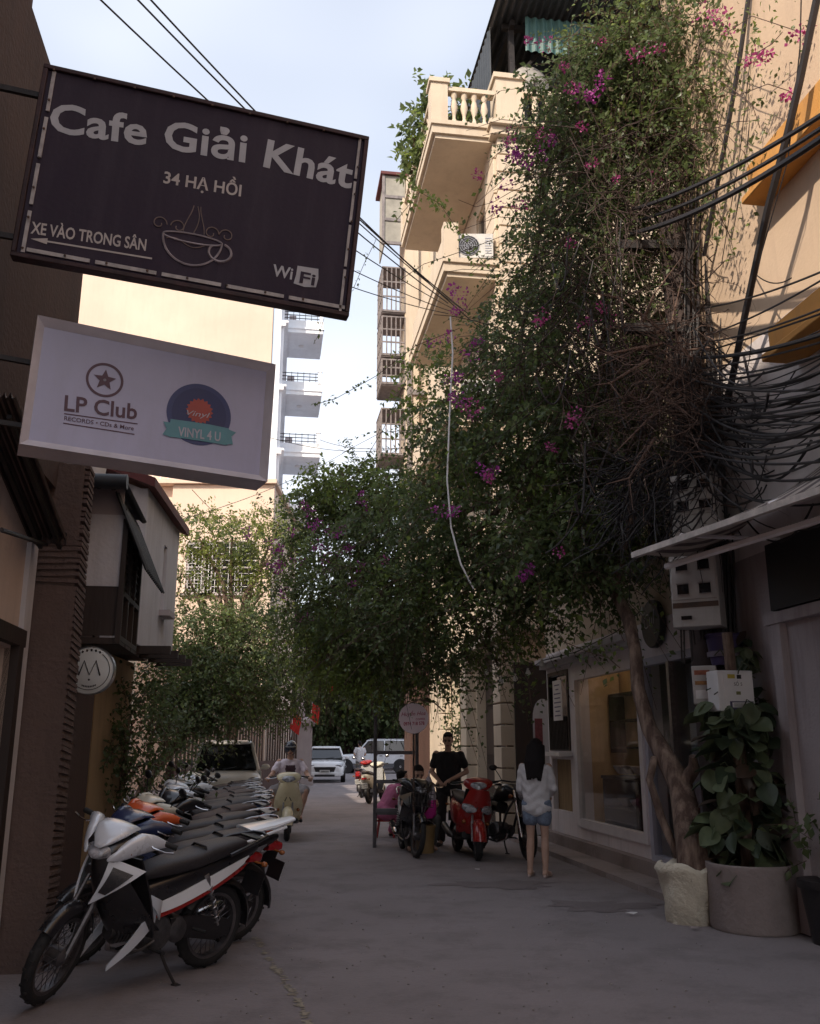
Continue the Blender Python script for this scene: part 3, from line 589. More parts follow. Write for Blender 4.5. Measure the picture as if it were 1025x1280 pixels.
def naked(label, group, body, steer=-.25):
    root = thing('motorbike', label, 'motorbike', group=group); r, xf, xr = .3, .68, -.62; T = steer_T((.4, 0, .9), (-.42, 0, .91), steer)
    wheel(root, xf, r, .09, T, cast=True, rim_mat=m_black); wheel(root, xr, r, .11, cast=True, rim_mat=m_black)
    k = MB(); k.T = T
    for q in (-1, 1): k.tube([(xf, q*.085, r), (.53, q*.085, .62)], .026, 10); k.tube([(.55, q*.085, .56), (.41, q*.08, .92)], .019, 8)
    k.box((.46, 0, .8), (.06, .22, .04)); k.build('front_fork', m_chrome, root)
    k = fender(xf, r, D2R(40), D2R(150), .06, .03, T); k.build('front_fender', p_black, root)
    k = MB(); k.T = T; k.ell((.52, 0, .86), (.09, .1, .1), 16, 12); k.build('headlight_shell', m_black, root)
    k = MB(); k.T = T; k.ell((.565, 0, .86), (.055, .085, .085), 16, 12); k.build('headlight', m_lens, root)
    for q in (-1, 1): k = MB(); k.T = T; k.ell((.5, q*.17, .84), (.03, .035, .03), 10, 7); k.build('turn_signal', m_orange_lens, root)
    bars(root, T, .36, 1.03, .36, False); mirrors(root, T, .36, 1.05)
    k = MB(); k.loft([(.33, .86, .07, .07), (.22, .88, .145, .12), (.05, .87, .155, .125), (-.12, .81, .1, .08), (-.18, .79, .05, .03)], 18, 2.4); k.build('fuel_tank', body, root)
    k = MB(); k.loft([(-.12, .77, .09, .04), (-.3, .775, .13, .05), (-.5, .82, .13, .05), (-.82, .87, .09, .035), (-.9, .88, .04, .02)], 16, 3); k.build('seat', m_seat, root)
    k = MB(); k.loft([(.0, .66, .1, .08), (-.3, .7, .12, .08), (-.7, .79, .1, .05), (-.95, .84, .05, .03)], 14, 3); k.build('side_panel', body, root)
    k = MB(); k.tube([(.4, 0, .9), (.25, .09, .6), (.15, .1, .3), (-.15, .1, .25), (-.2, .1, .6), (-.8, .07, .8)], .018, 8); k.tube([(.4, 0, .9), (.25, -.09, .6), (.15, -.1, .3), (-.15, -.1, .25), (-.2, -.1, .6), (-.8, -.07, .8)], .018, 8); k.build('frame', m_black, root)
    tail(root, -.92, .78); k = fender(xr, r, D2R(60), D2R(185), .07, .06); k.build('rear_fender', m_black, root); lower_bits(root, xr, r, .1); return root
GROUND_Z = 0.0
def place(root, x, y, deg, lean=0.0):
    root.location = (x, y, GROUND_Z); root.rotation_euler = (D2R(-lean), 0, D2R(deg)); root.rotation_mode = 'XYZ'; return root
# ------------------------------------------------------------------ cars (local +x forward)
m_carwhite = paint('car_white', (.68, .69, .72), .25); m_cargrey = paint('car_grey_lower', (.1, .1, .11), .4); m_vanpaint = paint('van_cream_white', (.66, .65, .62), .4)
def car(name, label, cat, L, W, H, belt, hood, ws0, rf0, rf1, rr0, wr, col, lower=None, boxy=3.2, plate=True, grille='wide', roof_rails=False):
    """ws0/rf0: windscreen foot and head, rf1/rr0: rear window head and foot, along x from the middle"""
    root = thing(name, label, cat); h = L/2; hw = W/2; z0 = .24; wx = h - .78, -h + .82
    mid = lambda top: ((z0+top)/2, (top-z0)/2)
    b = MB(); st = [(-h, belt*.78, hw*.8), (-h+.06, belt*.93, hw*.93), (-h+.4, belt, hw), (rr0, belt, hw), (0, belt, hw), (ws0, belt*.99, hw), (ws0+.25, hood+.02, hw*.985), ((ws0+h)/2, hood, hw*.97), (h-.25, hood*.93, hw*.93), (h-.06, hood*.82, hw*.84), (h, hood*.7, hw*.7)]
    b.loft([(x, *[mid(t)[0]], w, mid(t)[1]) for x, t, w in st], 28, boxy+1.4); b.build('body', col, root)
    g = MB(); tp = H-.05; k = .78; ih = hw*.93
    hull = [(ws0, belt), (rf0, tp), (rf1, tp), (rr0, belt)]
    g.add([(x+(-.03 if i < 2 else .03), s*(ih if z == belt else ih*k)*.985, z-.01) for i, (x, z) in enumerate(hull) for s in (-1, 1)], [(0, 1, 3, 2), (2, 3, 5, 4), (4, 5, 7, 6), (0, 2, 4, 6), (7, 5, 3, 1), (6, 7, 1, 0)]); g.build('cabin_liner', m_black, root)
    r = MB(); r.loft([(rf1-.12, tp+.0, ih*k*.92, .02), (rf1, tp+.022, ih*k, .03), ((rf0+rf1)/2, tp+.04, ih*k*1.03, .035), (rf0, tp+.022, ih*k, .03), (rf0+.1, tp-.01, ih*k*.92, .02)], 18, 4); r.build('roof', col, root)
    def pane(nm, q, s=None):
        m = MB(); q = [Vector(p) for p in q]; c = sum(q, Vector())/4; q = [c+(p-c)*.97 for p in q]; n = (q[1]-q[0]).cross(q[3]-q[0]).normalized(); 
        if n.dot(c-Vector((0, 0, belt*.8))) < 0: n = -n
        m.add([p+n*.012 for p in q]+[p for p in q], [(0, 1, 2, 3), (7, 6, 5, 4), (0, 4, 5, 1), (1, 5, 6, 2), (2, 6, 7, 3), (3, 7, 4, 0)]); return m.build(nm, m_glassblack, root, smooth=0)
    pane('windscreen', [(ws0, -ih*.95, belt+.02), (ws0, ih*.95, belt+.02), (rf0, ih*k*.93, tp-.02), (rf0, -ih*k*.93, tp-.02)])
    pane('rear_window', [(rr0, -ih*.93, belt+.03), (rr0, ih*.93, belt+.03), (rf1, ih*k*.92, tp-.03), (rf1, -ih*k*.92, tp-.03)])
    lx = lambda t, z: (ws0 + (rf0-ws0)*t) if z else 0
    bx = (rf0+rf1)/2 + .1; tz = tp-.035; f = (tz-belt)/(tp-belt); yk = ih*(1-(1-k)*f)
    for s in (-1, 1):
        bl = belt+.02; y0 = s*ih*.995; y1 = s*yk
        pane('side_window', [(ws0-.16, y0, bl), (bx+.04, y0, bl), (bx+.04, y1, tz), (rf0-.06, y1, tz)]); pane('side_window', [(bx-.04, y0, bl), (rr0+.3, y0, bl), (rf1+.25, y1, tz), (bx-.04, y1, tz)])
        pane('side_window', [(rr0+.24, y0, bl), (rr0+.06, y0, bl), (rf1+.06, y1, tz), (rf1+.2, y1, tz)])
        p = MB()
        for a, c in ((ws0, rf0), (rr0, rf1)): p.tube([(a, s*ih*.98, belt), (c, s*ih*k*.99, tp)], [.045, .035], 6)
        p.tube([(bx, s*ih*.99, belt), (bx, s*yk*.995, tp-.02)], .035, 6); p.tube([(rf0, s*ih*k, tp), (rf1, s*ih*k, tp)], .03, 6); p.build('pillar', col, root)
        for x0, x1 in ((ws0-.1, bx+.01), (bx-.01, rr0+.35)):
            d = MB(); d.box(((x0+x1)/2, s*(hw+.0), (belt+.42)/2), (abs(x0-x1)-.03, .02, belt-.46)); dr = d.build('door', col, root, bev=.01)
            d = MB(); d.box((x1+.16, s*(hw+.02), belt-.14), (.17, .03, .03)); d.build('door_handle', m_black if lower else col, dr, bev=.006)
        d = MB(); d.ell((ws0-.12, s*(hw+.1), belt+.07), (.06, .1, .065), 12, 8); d.tube([(ws0-.12, s*hw*.96, belt+.02), (ws0-.12, s*(hw+.05), belt+.05)], .02, 6); d.build('door_mirror', col if not lower else m_black, root)
        d = MB(); d.loft([(h-.42, hood*.86, .05, .05, s*hw*.86), (h-.2, hood*.83, .12, .075, s*hw*.76), (h-.05, hood*.76, .13, .06, s*hw*.66)], 12, 3); d.build('headlight', m_lens, root)
        d = MB(); d.box((-h+.03, s*hw*.74, belt*.72), (.08, .24, .16)); d.build('tail_light', m_red_lens, root, bev=.02)
        d = MB(); d.lathe([(0, -.02), (.06, -.02), (.06, .02), (0, .02)], 12, 'X', (h-.03, s*hw*.68, .38)); d.build('fog_light', m_black, root)
        for x in wx:
            a = MB(); a.lathe([(wr+.045, -.02), (wr+.045, .02), (0, .02), (0, -.02)], 24, 'Y', (x, s*(hw-.006), wr)); a.build('wheel_arch', m_black, root)
            t = MB(); t.lathe([(wr*.62, -.09), (wr*.9, -.1), (wr, -.07), (wr, .07), (wr*.9, .1), (wr*.62, .09)], 28, 'Y', (x, s*(hw-.075), wr), closed=True); wh = t.build('wheel', m_rubber, root)
            t = MB(); t.lathe([(0, -.02), (wr*.16, -.03), (wr*.16, .03), (0, .02)], 12, 'Y', (x, s*(hw-.01), wr)); t.lathe([(wr*.6, -.04), (wr*.64, -.04), (wr*.64, .04), (wr*.6, .04)], 24, 'Y', (x, s*(hw-.04), wr), closed=True)
            for q in range(6): a_ = q*math.pi/3; t.tube([(x+math.cos(a_)*.04, s*(hw-.01), wr+math.sin(a_)*.04), (x+math.cos(a_)*wr*.62, s*(hw-.025), wr+math.sin(a_)*wr*.62)], .028, 5)
            t.build('rim', m_alu, wh)
    gz = hood*.62
    q = MB(); q.prism([(-hw*.55, gz+.1), (hw*.55, gz+.1), (hw*.45, gz-.12), (hw*.25, gz-.17), (-hw*.25, gz-.17), (-hw*.45, gz-.12)], h-.12, h+.012, 'YZ'); gr = q.build('grille', m_black, root)
    q = MB()
    for i in range(4): q.box((h+.014, 0, gz-.1+i*.05), (.012, hw*(.6+.12*i), .012))
    q.build('grille_bar', m_steel_dark, gr)
    q = MB(); q.loft([(h-.3, .36, hw*.95, .1), (h-.02, .36, hw*.86, .11), (h+.05, .34, hw*.62, .08)], 16, 4); q.build('front_bumper', lower or col, root)
    q = MB(); q.box((h+.055, 0, .3), (.03, hw*1.0, .09)); q.build('lower_intake', m_black, root, bev=.01)
    q = MB(); q.loft([(-h-.05, .38, hw*.7, .08), (-h, .38, hw*.88, .12), (-h+.2, .38, hw*.95, .1)], 16, 4); q.build('rear_bumper', lower or col, root)
    if plate:
        q = MB(); q.box((h+.07, 0, gz-.08), (.012, .42, .12)); p = q.build('number_plate', m_plate, root); q = MB()
        for i in range(7): q.box((h+.079, -.15+i*.05, gz-.08), (.006, .03, .065))
        p2 = q.build('digit_marks', m_black, p)
    if lower:
        for s in (-1, 1): q = MB(); q.box((0, s*(hw+.006), .44), (L*.5, .035, .22)); q.build('sill_cladding', lower, root, bev=.02)
    if roof_rails:
        for s in (-1, 1): q = MB(); q.tube([(rf0-.1, s*ih*k*.85, tp+.08), (rf1+.1, s*ih*k*.85, tp+.08)], .022, 6); q.build('roof_rail', m_alu, root)
    w = MB()
    for s in (-.1, .45): w.tube([(ws0+.06, s*hw, belt+.01), (ws0-.06, (s+.55)*hw*.95, belt+.1)], .009, 5)
    w.build('wiper', m_black, root)
    return root

# ------------------------------------------------------------------ frames of the two rows of houses
def row_frame(origin, ang): return Matrix.Translation(Vector(origin)) @ Matrix.Rotation(ang, 4, 'Z')
ANG_R = math.atan2(-.9892, .1464); ANG_L = math.atan2(.9892, -.1464)
FR = row_frame((2.28, 15.5, 0), ANG_R)      # right row: x runs towards the camera, y into the houses, street at y < 0
FL = row_frame((-2.6, 7.2, 0), ANG_L)       # left row: x runs away from the camera, y into the houses
def sR(Y): return (15.5-Y)/.9892
def sL(Y): return (Y-7.2)/.9892
def house(name, label, cat, frame, loc, group=None):
    p = frame @ Vector(loc); return thing(name, label, cat, p, frame.to_euler().z, group)
def pierced(root, name, mat, x0, x1, z0, z1, y0, th, holes=(), kind=None):
    """a wall with real openings (x0, x1, z0, z1) cut through it"""
    xs = sorted({x0, x1, *[min(max(v, x0), x1) for q in holes for v in q[:2]]}); zs = sorted({z0, z1, *[min(max(v, z0), z1) for q in holes for v in q[2:]]}); k = MB()
    for a, b in zip(zs, zs[1:]):
        run = None
        for c, d in zip(xs, xs[1:]):
            mx_, mz_ = (c+d)/2, (a+b)/2; solid = not any(q[0] < mx_ < q[1] and q[2] < mz_ < q[3] for q in holes)
            if solid: run = (run[0], d) if run else (c, d)
            if run and (not solid or d == xs[-1]): k.box(((run[0]+run[1])/2, y0+th/2, (a+b)/2), (run[1]-run[0], th, b-a)); run = None
    return k.build(name, mat, root, smooth=0)
def window(root, x, z, w, h, y=0, fm=None, gm=None, bars=(1, 1), sill=True, grille=0, sm=None, gmat=None, back=True):
    """set in an opening whose lower middle is at local x, z: frame with glazing bars, pane, sill, grille"""
    fm = fm or m_white; t = .06; k = MB(); yc = y+.09
    for a, c in (((x, yc, z+t/2), (w, .08, t)), ((x, yc, z+h-t/2), (w, .08, t)), ((x-w/2+t/2, yc, z+h/2), (t, .08, h-2*t)), ((x+w/2-t/2, yc, z+h/2), (t, .08, h-2*t))): k.box(a, c)
    for i in range(1, bars[0]+1): k.box((x-w/2+w*i/(bars[0]+1), yc-.005, z+h/2), (.045, .05, h-2*t))
    for i in range(1, bars[1]+1): k.box((x, yc+.002, z+h*i/(bars[1]+1)), (w-2*t, .045, .04))
    f = k.build('window', fm, root); k = MB(); k.box((x, yc+.02, z+h/2), (w-2*t+.01, .012, h-2*t+.01)); k.build('pane', gm or m_glassblack, f)
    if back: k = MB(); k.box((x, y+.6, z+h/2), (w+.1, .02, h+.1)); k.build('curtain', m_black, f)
    if sill: k = MB(); k.box((x, y-.05, z-.042), (w+.2, .2, .08)); k.build('sill', sm or fm, f)
    if grille:
        k = MB(); n = max(2, int(grille*h/w))
        for i in range(grille+1): k.tube([(x-w/2+w*i/grille, y-.1, z-.02), (x-w/2+w*i/grille, y-.1, z+h+.02)], .011, 4)
        for i in range(n+1): k.tube([(x-w/2, y-.1, z+h*i/n), (x+w/2, y-.1, z+h*i/n)], .011, 4)
        k.build('grille', gmat or m_white, f)
    return f
# ------------------------------------------------------------------ ground
m_road = weathered('asphalt', (.225, .196, .2), (.125, .105, .106), .9, .9, .5, .9, streak=False)
m_conc = weathered('concrete', (.3, .25, .24), (.075, .06, .055), .9, .6, .4, 1.5, streak=False)
def ground_mesh():
    xs = np.concatenate([[-400, -60], np.linspace(-12, 8, 61), [60, 400]]); ys = np.concatenate([[-400, -40], np.linspace(-6, 66, 145), [140, 500]])
    X, Y = np.meshgrid(xs, ys); Z = .012*np.sin(X*1.3+Y*.4)*np.sin(Y*.7) ; Z = np.where((abs(X) < 12) & (Y > -6) & (Y < 66), Z*0, 0)
    n, m = X.shape; i = np.arange(n-1)[:, None]*m + np.arange(m-1)[None]
    return np_mesh('road', np.stack([X, Y, Z], -1).reshape(-1, 3), np.stack([i, i+1, i+m+1, i+m], -1).reshape(-1, 4), [], smooth=True)
rd = struct('road', ground_mesh(), m_road); rd.data.shade_smooth()
# worn painted line, in ragged scraps
k = MB()
pts = [G(*q) for q in ((318, 1172), (336, 1196), (352, 1222), (370, 1250), (392, 1284), (420, 1330))]
for a, b in zip(pts, pts[1:]):
    n = 26
    for i in range(n):
        if rnd.random() < .34: continue
        p = a.lerp(b, i/n); q = a.lerp(b, (i+.95)/n); d = (q-p).normalized(); s = Vector((-d.y, d.x, 0)); w1 = rnd.uniform(.006, .035); w2 = rnd.uniform(.006, .035); o = s*rnd.uniform(-.02, .02)
        k.add([p+o-s*w1+Vector((0, 0, .004)), p+o+s*w2+Vector((0, 0, .004)), q+o+s*w1*rnd.uniform(.5, 1.2)+Vector((0, 0, .004)), q+o-s*w2*rnd.uniform(.5, 1.2)+Vector((0, 0, .004))], [(0, 1, 2, 3)])
o = struct('road_marking', k.mesh('road_marking', 0), M('worn_road_paint', (.3, .26, .2), .85, .35, 30))
# pavement strip and kerb along the right-hand houses
k = MB(); k.T = FR
for i in range(7): k.box((-.6+i*.98, -.26, .02), (.96, .5, .09))
struct('pavement', k.mesh('pavement', 0), m_conc)
# damp stains, tar patches and cracks: thin ragged sheets laid on the road
def ragged(px, py, rx, ry, seed, z=.012):
    c = G(px, py); q = random.Random(seed); n = 40; a0_, a1_, a2_ = (q.uniform(0, 6) for _ in range(3)); vs = [(c.x, c.y, z)]
    for i in range(n): a = 2*math.pi*i/n; f = 1+.22*math.sin(3*a+a0_)+.16*math.sin(7*a+a1_)+.12*math.sin(13*a+a2_)+q.uniform(-.06, .06); vs.append((c.x+rx*f*math.cos(a), c.y+ry*f*math.sin(a), z))
    k = MB(); return k.add(vs, [(0, 1+i, 1+(i+1) % n) for i in range(n)])
m_damp = weathered('damp_asphalt', (.17, .142, .143), (.12, .1, .1), .9, .9, .5, 1.4, streak=False); m_tar = weathered('tar_patch', (.215, .185, .19), (.14, .12, .12), .92, .8, .6, 2, streak=False)
for i, q in enumerate(((625, 1106, .62, .3), (752, 1133, .5, .3))): struct('road_stain', ragged(*q, i, .004).mesh('road_stain', 0), m_damp)
for i, (q, z) in enumerate((((470, 1040, .8, 1.3), .004),)): struct('road_patch', ragged(*q, i+20, z).mesh('road_patch', 0), m_tar)
k = MB()
for i in range(420):
    p = G(rnd.uniform(200, 900), rnd.uniform(1010, 1275)); r_ = rnd.uniform(.003, .011); k.ell((p.x, p.y, r_*.4), (r_, r_*.8, r_*.6), 5, 4)
tag(k.build('gravel', M('grit', (.28, .25, .24), .9, .4, 30)), 'loose grit scattered over the road', 'grit', kind='stuff')
# scraps of litter on the road
def debris(px, py, sx, sy, mat, label):
    p = G(px, py); k = MB(); g = [[(p.x+sx*(u-.5)+rnd.uniform(-.01, .01), p.y+sy*(v-.5)+rnd.uniform(-.01, .01), .02+.012*rnd.random()) for u in (0, .5, 1)] for v in (0, .5, 1)]; k.sheet(g, .003)
    tag(k.build('paper_scrap', mat), label, 'litter')
debris(790, 1145, .09, .05, m_white, 'crumpled white scrap lying on the road in front of the white planter')
debris(597, 1089, .06, .05, m_white, 'tiny white scrap on the road near the red scooter front wheel')
debris(868, 1163, .07, .05, m_conc, 'small grey chip of plaster at the foot of the white planter')

# ------------------------------------------------------------------ wall colours
w_peach = weathered('render_peach', (.62, .46, .33), (.36, .25, .2), .88, .35, .15, .7); w_cream = weathered('render_cream', (.6, .5, .39), (.36, .27, .2), .86, .4, .15, .8)
w_white = weathered('render_white', (.6, .58, .6), (.25, .22, .22), .85, .5, .2, .9); w_shop = weathered('shop_white', (.78, .73, .76), (.3, .26, .25), .75, .45, .1, 1.2)
w_bluewhite = weathered('render_blue_white', (.82, .84, .88), (.55, .57, .6), .8, .35, .1, .6); w_beige = weathered('render_beige', (.68, .53, .43), (.5, .38, .3), .88, .25, .1, .25)
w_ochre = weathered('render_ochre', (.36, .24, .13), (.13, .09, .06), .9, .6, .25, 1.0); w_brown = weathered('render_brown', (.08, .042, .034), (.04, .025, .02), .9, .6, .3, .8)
w_mauve = weathered('tile_mauve', (.42, .36, .36), (.28, .23, .23), .6, .4, .1, 1.5); m_orange = weathered('orange_paint', (.6, .29, .075), (.3, .17, .09), .85, .6, .1, .8)
m_sheetbrown = M('roof_sheet_brown', (.07, .045, .04), .6, .3, 4, .1); m_sheetteal = M('roof_sheet_teal', (.06, .135, .13), .5, .2, 4, .05); m_sheetdark = M('roof_sheet_dark', (.03, .035, .042), .5, .3, 4)
m_wood_dark = M('dark_wood', (.035, .022, .018), .6, .35, 3, .2, stretch=(1, 1, .15)); m_redroof = M('red_roof_edge', (.12, .03, .03), .7, .3, 5, .2); m_tan = M('tan_board', (.25, .16, .09), .8, .25, 8, .15)
def corrugate(mb, a, b, c, waves, amp=.018, th=.004, per=6):
    """corrugated sheet: ribs run from edge a-b outwards along vector c"""
    a, b, c = Vector(a), Vector(b), Vector(c); n = (b-a).cross(c).normalized(); m = waves*per
    g = [[a.lerp(b, j/m) + c*t + n*amp*math.sin(j/per*2*math.pi) for j in range(m+1)] for t in (0, 1)]; return mb.sheet(g, th)

# ------------------------------------------------------------------ LEFT: tall near house whose end wall frames the picture
h1 = house('house', 'tall dark brown house at the near left edge with beige ground floor and doorway', 'house', FL, (0, .33, 0))
sD0, sD1 = -2.1, -.62
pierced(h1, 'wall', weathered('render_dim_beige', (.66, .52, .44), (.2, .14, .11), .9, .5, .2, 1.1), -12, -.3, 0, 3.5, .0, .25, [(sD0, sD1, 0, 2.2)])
k = MB(); k.box((-10.2, 4.65, 6.25), (19.6, 8.4, 12.5)); k.box((-2.75, 7.75, 7.75), (4.9, 14.1, 15.5));  # block heights and unseen depth shaped to keep sun off the street
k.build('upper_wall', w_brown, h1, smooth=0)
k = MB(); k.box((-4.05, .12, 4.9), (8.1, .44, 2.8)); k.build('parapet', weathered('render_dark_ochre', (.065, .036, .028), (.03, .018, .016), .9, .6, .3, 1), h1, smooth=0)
k = MB(); k.box(((sD0+sD1)/2, .32, 1.1), (1.6, .1, 2.25)); dr = k.build('door', m_wood_dark, h1)
k = MB(); k.box((sD1+.06, -.01, 1.12), (.12, .1, 2.24)); k.box(((sD0+sD1)/2, -.012, 2.28), (1.8, .1, .12)); k.build('door_frame', m_wood_dark, dr)
k = MB(); k.box((sD1+.24, -.006, 1.5), (.2, .06, 3.0)); k.build('jamb', w_white, h1, smooth=0)
k = MB()                                                   # ragged plastered pillar with trowelled ridges
for i in range(74):
    z = .02+i*.05; w = .343 if z < 2.6 else max(.2, .343-(z-2.6)*.15); q = rnd.uniform(-.003, .003)
    k.box((-.1+(.36-w)/2*.4, -.17, z+.022), (w+q, .342+rnd.uniform(-.003, .003), .03), 0, D2R(rnd.uniform(-3, 3)), D2R(5+rnd.uniform(-2, 2)))
pl = k.build('pillar_ridges', weathered('rough_plaster', (.12, .08, .07), (.055, .037, .034), .95, .6, .6, 3), h1, kind='stuff')
k = MB(); k.box((-.1, -.165, 1.35), (.335, .33, 2.7)); k.box((-.09, -.16, 3.2), (.3, .31, 1.0), taper=(.6, .9)); k.build('pillar', weathered('rough_plaster_core', (.125, .085, .073), (.06, .042, .038), .95, .6, .5, 3), h1, smooth=0)
# dark corrugated canopy over that doorway
cn = house('canopy', 'dark corrugated canopy with wavy edge jutting over the doorway at the left edge', 'canopy', FL, (0, .33, 0))
k = MB(); corrugate(k, (-2.1, -.27, 3.55), (-2.1, .02, 3.55), (1.65, 0, -.5), 8, .022); k.build('roof_sheet', m_sheetbrown, cn)
k = MB(); corrugate(k, (-.44, -.27, 3.0), (-.44, -.0, 3.0), (0, 0, .09), 5, .02); k.build('edge_trim', m_sheetbrown, cn)
k = MB(); k.tube([(-2.0, -.25, 2.75), (-.4, -.12, 3.0)], .015, 6); k.build('strut', m_steel_dark, cn)
k = MB(); pass
for y in (-.08, -.22): k = MB(); k.tube([(-2.0, y, 3.45), (-.4, y, 2.98)], .02, 4); k.build('rafter', m_steel_dark, cn)
def aircon(label, pos, rz, mat=None, w=.8, d=.3, hh=.56, group=None, grid=True):
    t = thing('air_conditioner', label, 'air conditioner', pos, rz, group); k = MB(); k.box((0, 0, hh/2), (w, d, hh)); k.build('casing', mat or M('ac_white', (.55, .53, .5), .5, .12, 5), t, bev=.015)
    k = MB(); k.lathe([(0, -.004), (hh*.4, -.004), (hh*.4, .004), (0, .004)], 24, 'Y', (-w*.14, -d/2-.004, hh/2)); f = k.build('fan_opening', m_black, t)
    k = MB()
    for i in range(5): k.lathe([(hh*.08*(i+1)-.006, -.004), (hh*.08*(i+1), -.004), (hh*.08*(i+1), .004), (hh*.08*(i+1)-.006, .004)], 20, 'Y', (-w*.14, -d/2-.013, hh/2), closed=True)
    for i in range(8): a = i*math.pi/4; k.tube([(-w*.14, -d/2-.014, hh/2), (-w*.14+math.cos(a)*hh*.4, -d/2-.014, hh/2+math.sin(a)*hh*.4)], .004, 4)
    k.build('fan_guard', mat or m_alu, f); k = MB()
    for i in range(7): k.box((w*.37, -d/2-.004, hh*(.2+.1*i)), (w*.16, .008, .018))
    k.build('louvre', m_grey if 'm_grey' in globals() else m_alu, t); k = MB()
    for q in (-1, 1): k.box((q*w*.33, 0, -.02), (.05, d*1.2, .035))
    k.build('bracket', m_steel_dark, t); return t
aircon('dark outdoor air conditioner under the cafe signboard at the left edge', FL @ Vector((-.75, .4, 4.12)), ANG_L, m_steel_dark)
k = MB(); pass
for z in (4.02, 3.58): k = MB(); k.box((-1.6, .08, z), (3.0, .2, .04)); k.build('ledge', w_mauve, h1, smooth=0)

# oriel house and its neighbours on the left
h2 = house('house', 'low dark house behind the ridged pillar carrying a boxed-out window', 'house', FL, (.15, .62, 0))
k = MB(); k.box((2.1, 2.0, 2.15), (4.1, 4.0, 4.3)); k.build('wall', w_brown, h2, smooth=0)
ox0, ox1 = 1.55, 2.65; oy = -.66; oz0, oz1 = 2.48, 3.72
k = MB(); k.box(((ox0+ox1)/2, oy/2, oz0+.03), (ox1-ox0, -oy, .06)); k.box((ox0+.012, oy/2, (oz0+.06+.3)/1-0), (.02, -oy-.02, .56)); k.build('oriel_base', m_wood_dark, h2, smooth=0)
k = MB(); k.box((ox0+.01, oy/2, (oz0+oz1)/2+.3), (.03, -oy-.06, .72)); pn = k.build('panel', w_white, h2, smooth=0)
k = MB(); k.box((ox0+.01, oy/2+.01, oz1+.17), (.028, -oy-.1, .3)); k.build('panel', w_mauve, h2, smooth=0)
k = MB()
for q in (ox0, ox0+.37, ox0+.74, ox1): k.box((q, oy+.02, (oz0+oz1)/2), (.05, .05, oz1-oz0))
for z in (oz0+.06, oz0+.5, oz1-.03): k.box(((ox0+ox1)/2, oy+.018, z), (ox1-ox0, .046, .05))
f = k.build('oriel_frame', m_wood_dark, h2)
for i in range(3):
    k = MB(); xx = ox0+.185+.37*i; k.box((xx, oy+.045, (oz0+oz1)/2+.22), (.31, .02, .66)); s_ = k.build('shutter', M('shutter_brown', (.05, .035, .03), .5, .3, 8), f); k = MB()
    for z in range(7): k.box((xx, oy+.03, oz0+.6+z*.085), (.29, .012, .05), 0, D2R(-25))
    k.build('slat', M('shutter_slat', (.075, .055, .045), .5, .3, 8), s_)
k = MB(); k.box(((ox0+ox1)/2, oy/2, oz1+.1), (ox1-ox0-.05, -oy-.06, .03)); k.build('ceiling_board', m_wood_dark, h2)
k = MB(); corrugate(k, (ox0-.1, oy+.12, 3.98), (ox1+.3, oy+.12, 3.98), (0, -.34, -.78), 14, .018); k.build('roof_sheet', m_sheetdark, h2)
k = MB(); corrugate(k, (ox0-.35, oy+1.1, 4.08), (ox0-.35, oy+.0, 4.03), (1.6, 0, -.04), 8, .02); k.build('upper_roof_sheet', m_sheetdark, h2)
k = MB(); k.tube([(ox0-.38, oy+1.1, 4.0), (ox0-.38, oy-.02, 4.0)], .075, 10); k.build('gutter', m_sheetdark, h2)
bk = thing('bucket', 'white plastic bucket standing on the dark roof ledge under the white lightbox', 'bucket', P(114, 607, 8.85)); k = MB(); k.lathe([(0, 0), (.11, 0), (.14, .26), (.155, .26), (.155, .28), (.13, .28), (.1, .02), (0, .02)], 20); k.build('shell', m_white, bk)
k = MB(); k.tube([(.15*math.cos(a), .15*math.sin(a)*.3-.1, .25-.1*math.sin(a)) for a in np.linspace(0, math.pi, 9)], .005, 5); k.build('handle', m_alu, bk)

A0 = P(184, 632, 11.4); A1 = P(223, 690, 13.9)
h3 = thing('house', 'narrow off-white house with overhanging upper floor and dark red roof edge', 'house', (A0.x, A0.y, 0), math.atan2(2.5, A1.x-A0.x))
Lh = math.hypot(2.5, A1.x-A0.x)
pierced(h3, 'wall', w_white, 0, Lh, 2.75, 4.75, 0, .2, [(1.35, 1.6, 3.35, 4.3)]); 
k = MB(); k.box((.1-.0, 1.6, 3.75), (.19, 2.78, 2.0)); k.build('side_wall', w_white, h3, smooth=0); k = MB(); k.box((Lh/2, 2, 1.35), (Lh-.4, 3.0, 2.7)); k.build('ground_floor', w_ochre, h3, smooth=0); k = MB(); k.box((Lh/2+.1, 1.65, 2.79), (Lh-.25, 2.6, .07)); k.build('floor_slab', w_brown, h3, smooth=0)
window(h3, 1.475, 3.36, .24, .93, 0, fm=w_mauve, bars=(0, 2), sill=True)
k = MB(); k.prism([(-.12, 4.72), (1.6, 5.35), (3.3, 4.72), (3.3, 4.82), (1.6, 5.47), (-.12, 4.84)], -.2, Lh+.15, 'YZ'); k.build('roof', m_redroof, h3, smooth=0)
k = MB()
for i in range(4): k = MB(); k.box((.25+i*.6, -.12, 2.7), (.09, .5, .1)); k.build('joist', m_wood_dark, h3)
k = MB(); k.prism([(0, 4.72), (3.2, 4.72), (1.6, 5.32)], .02, .2, 'YZ'); k.build('gable', w_white, h3, smooth=0)
k = MB(); k.box((.02, 1.35, 2.35), (.05, .5, .8)); k.build('door', m_wood_dark, h3)
k = MB(); k.box((-.012, .28, 4.05), (.05, .34, .85)); f = k.build('shutter', w_mauve, h3)

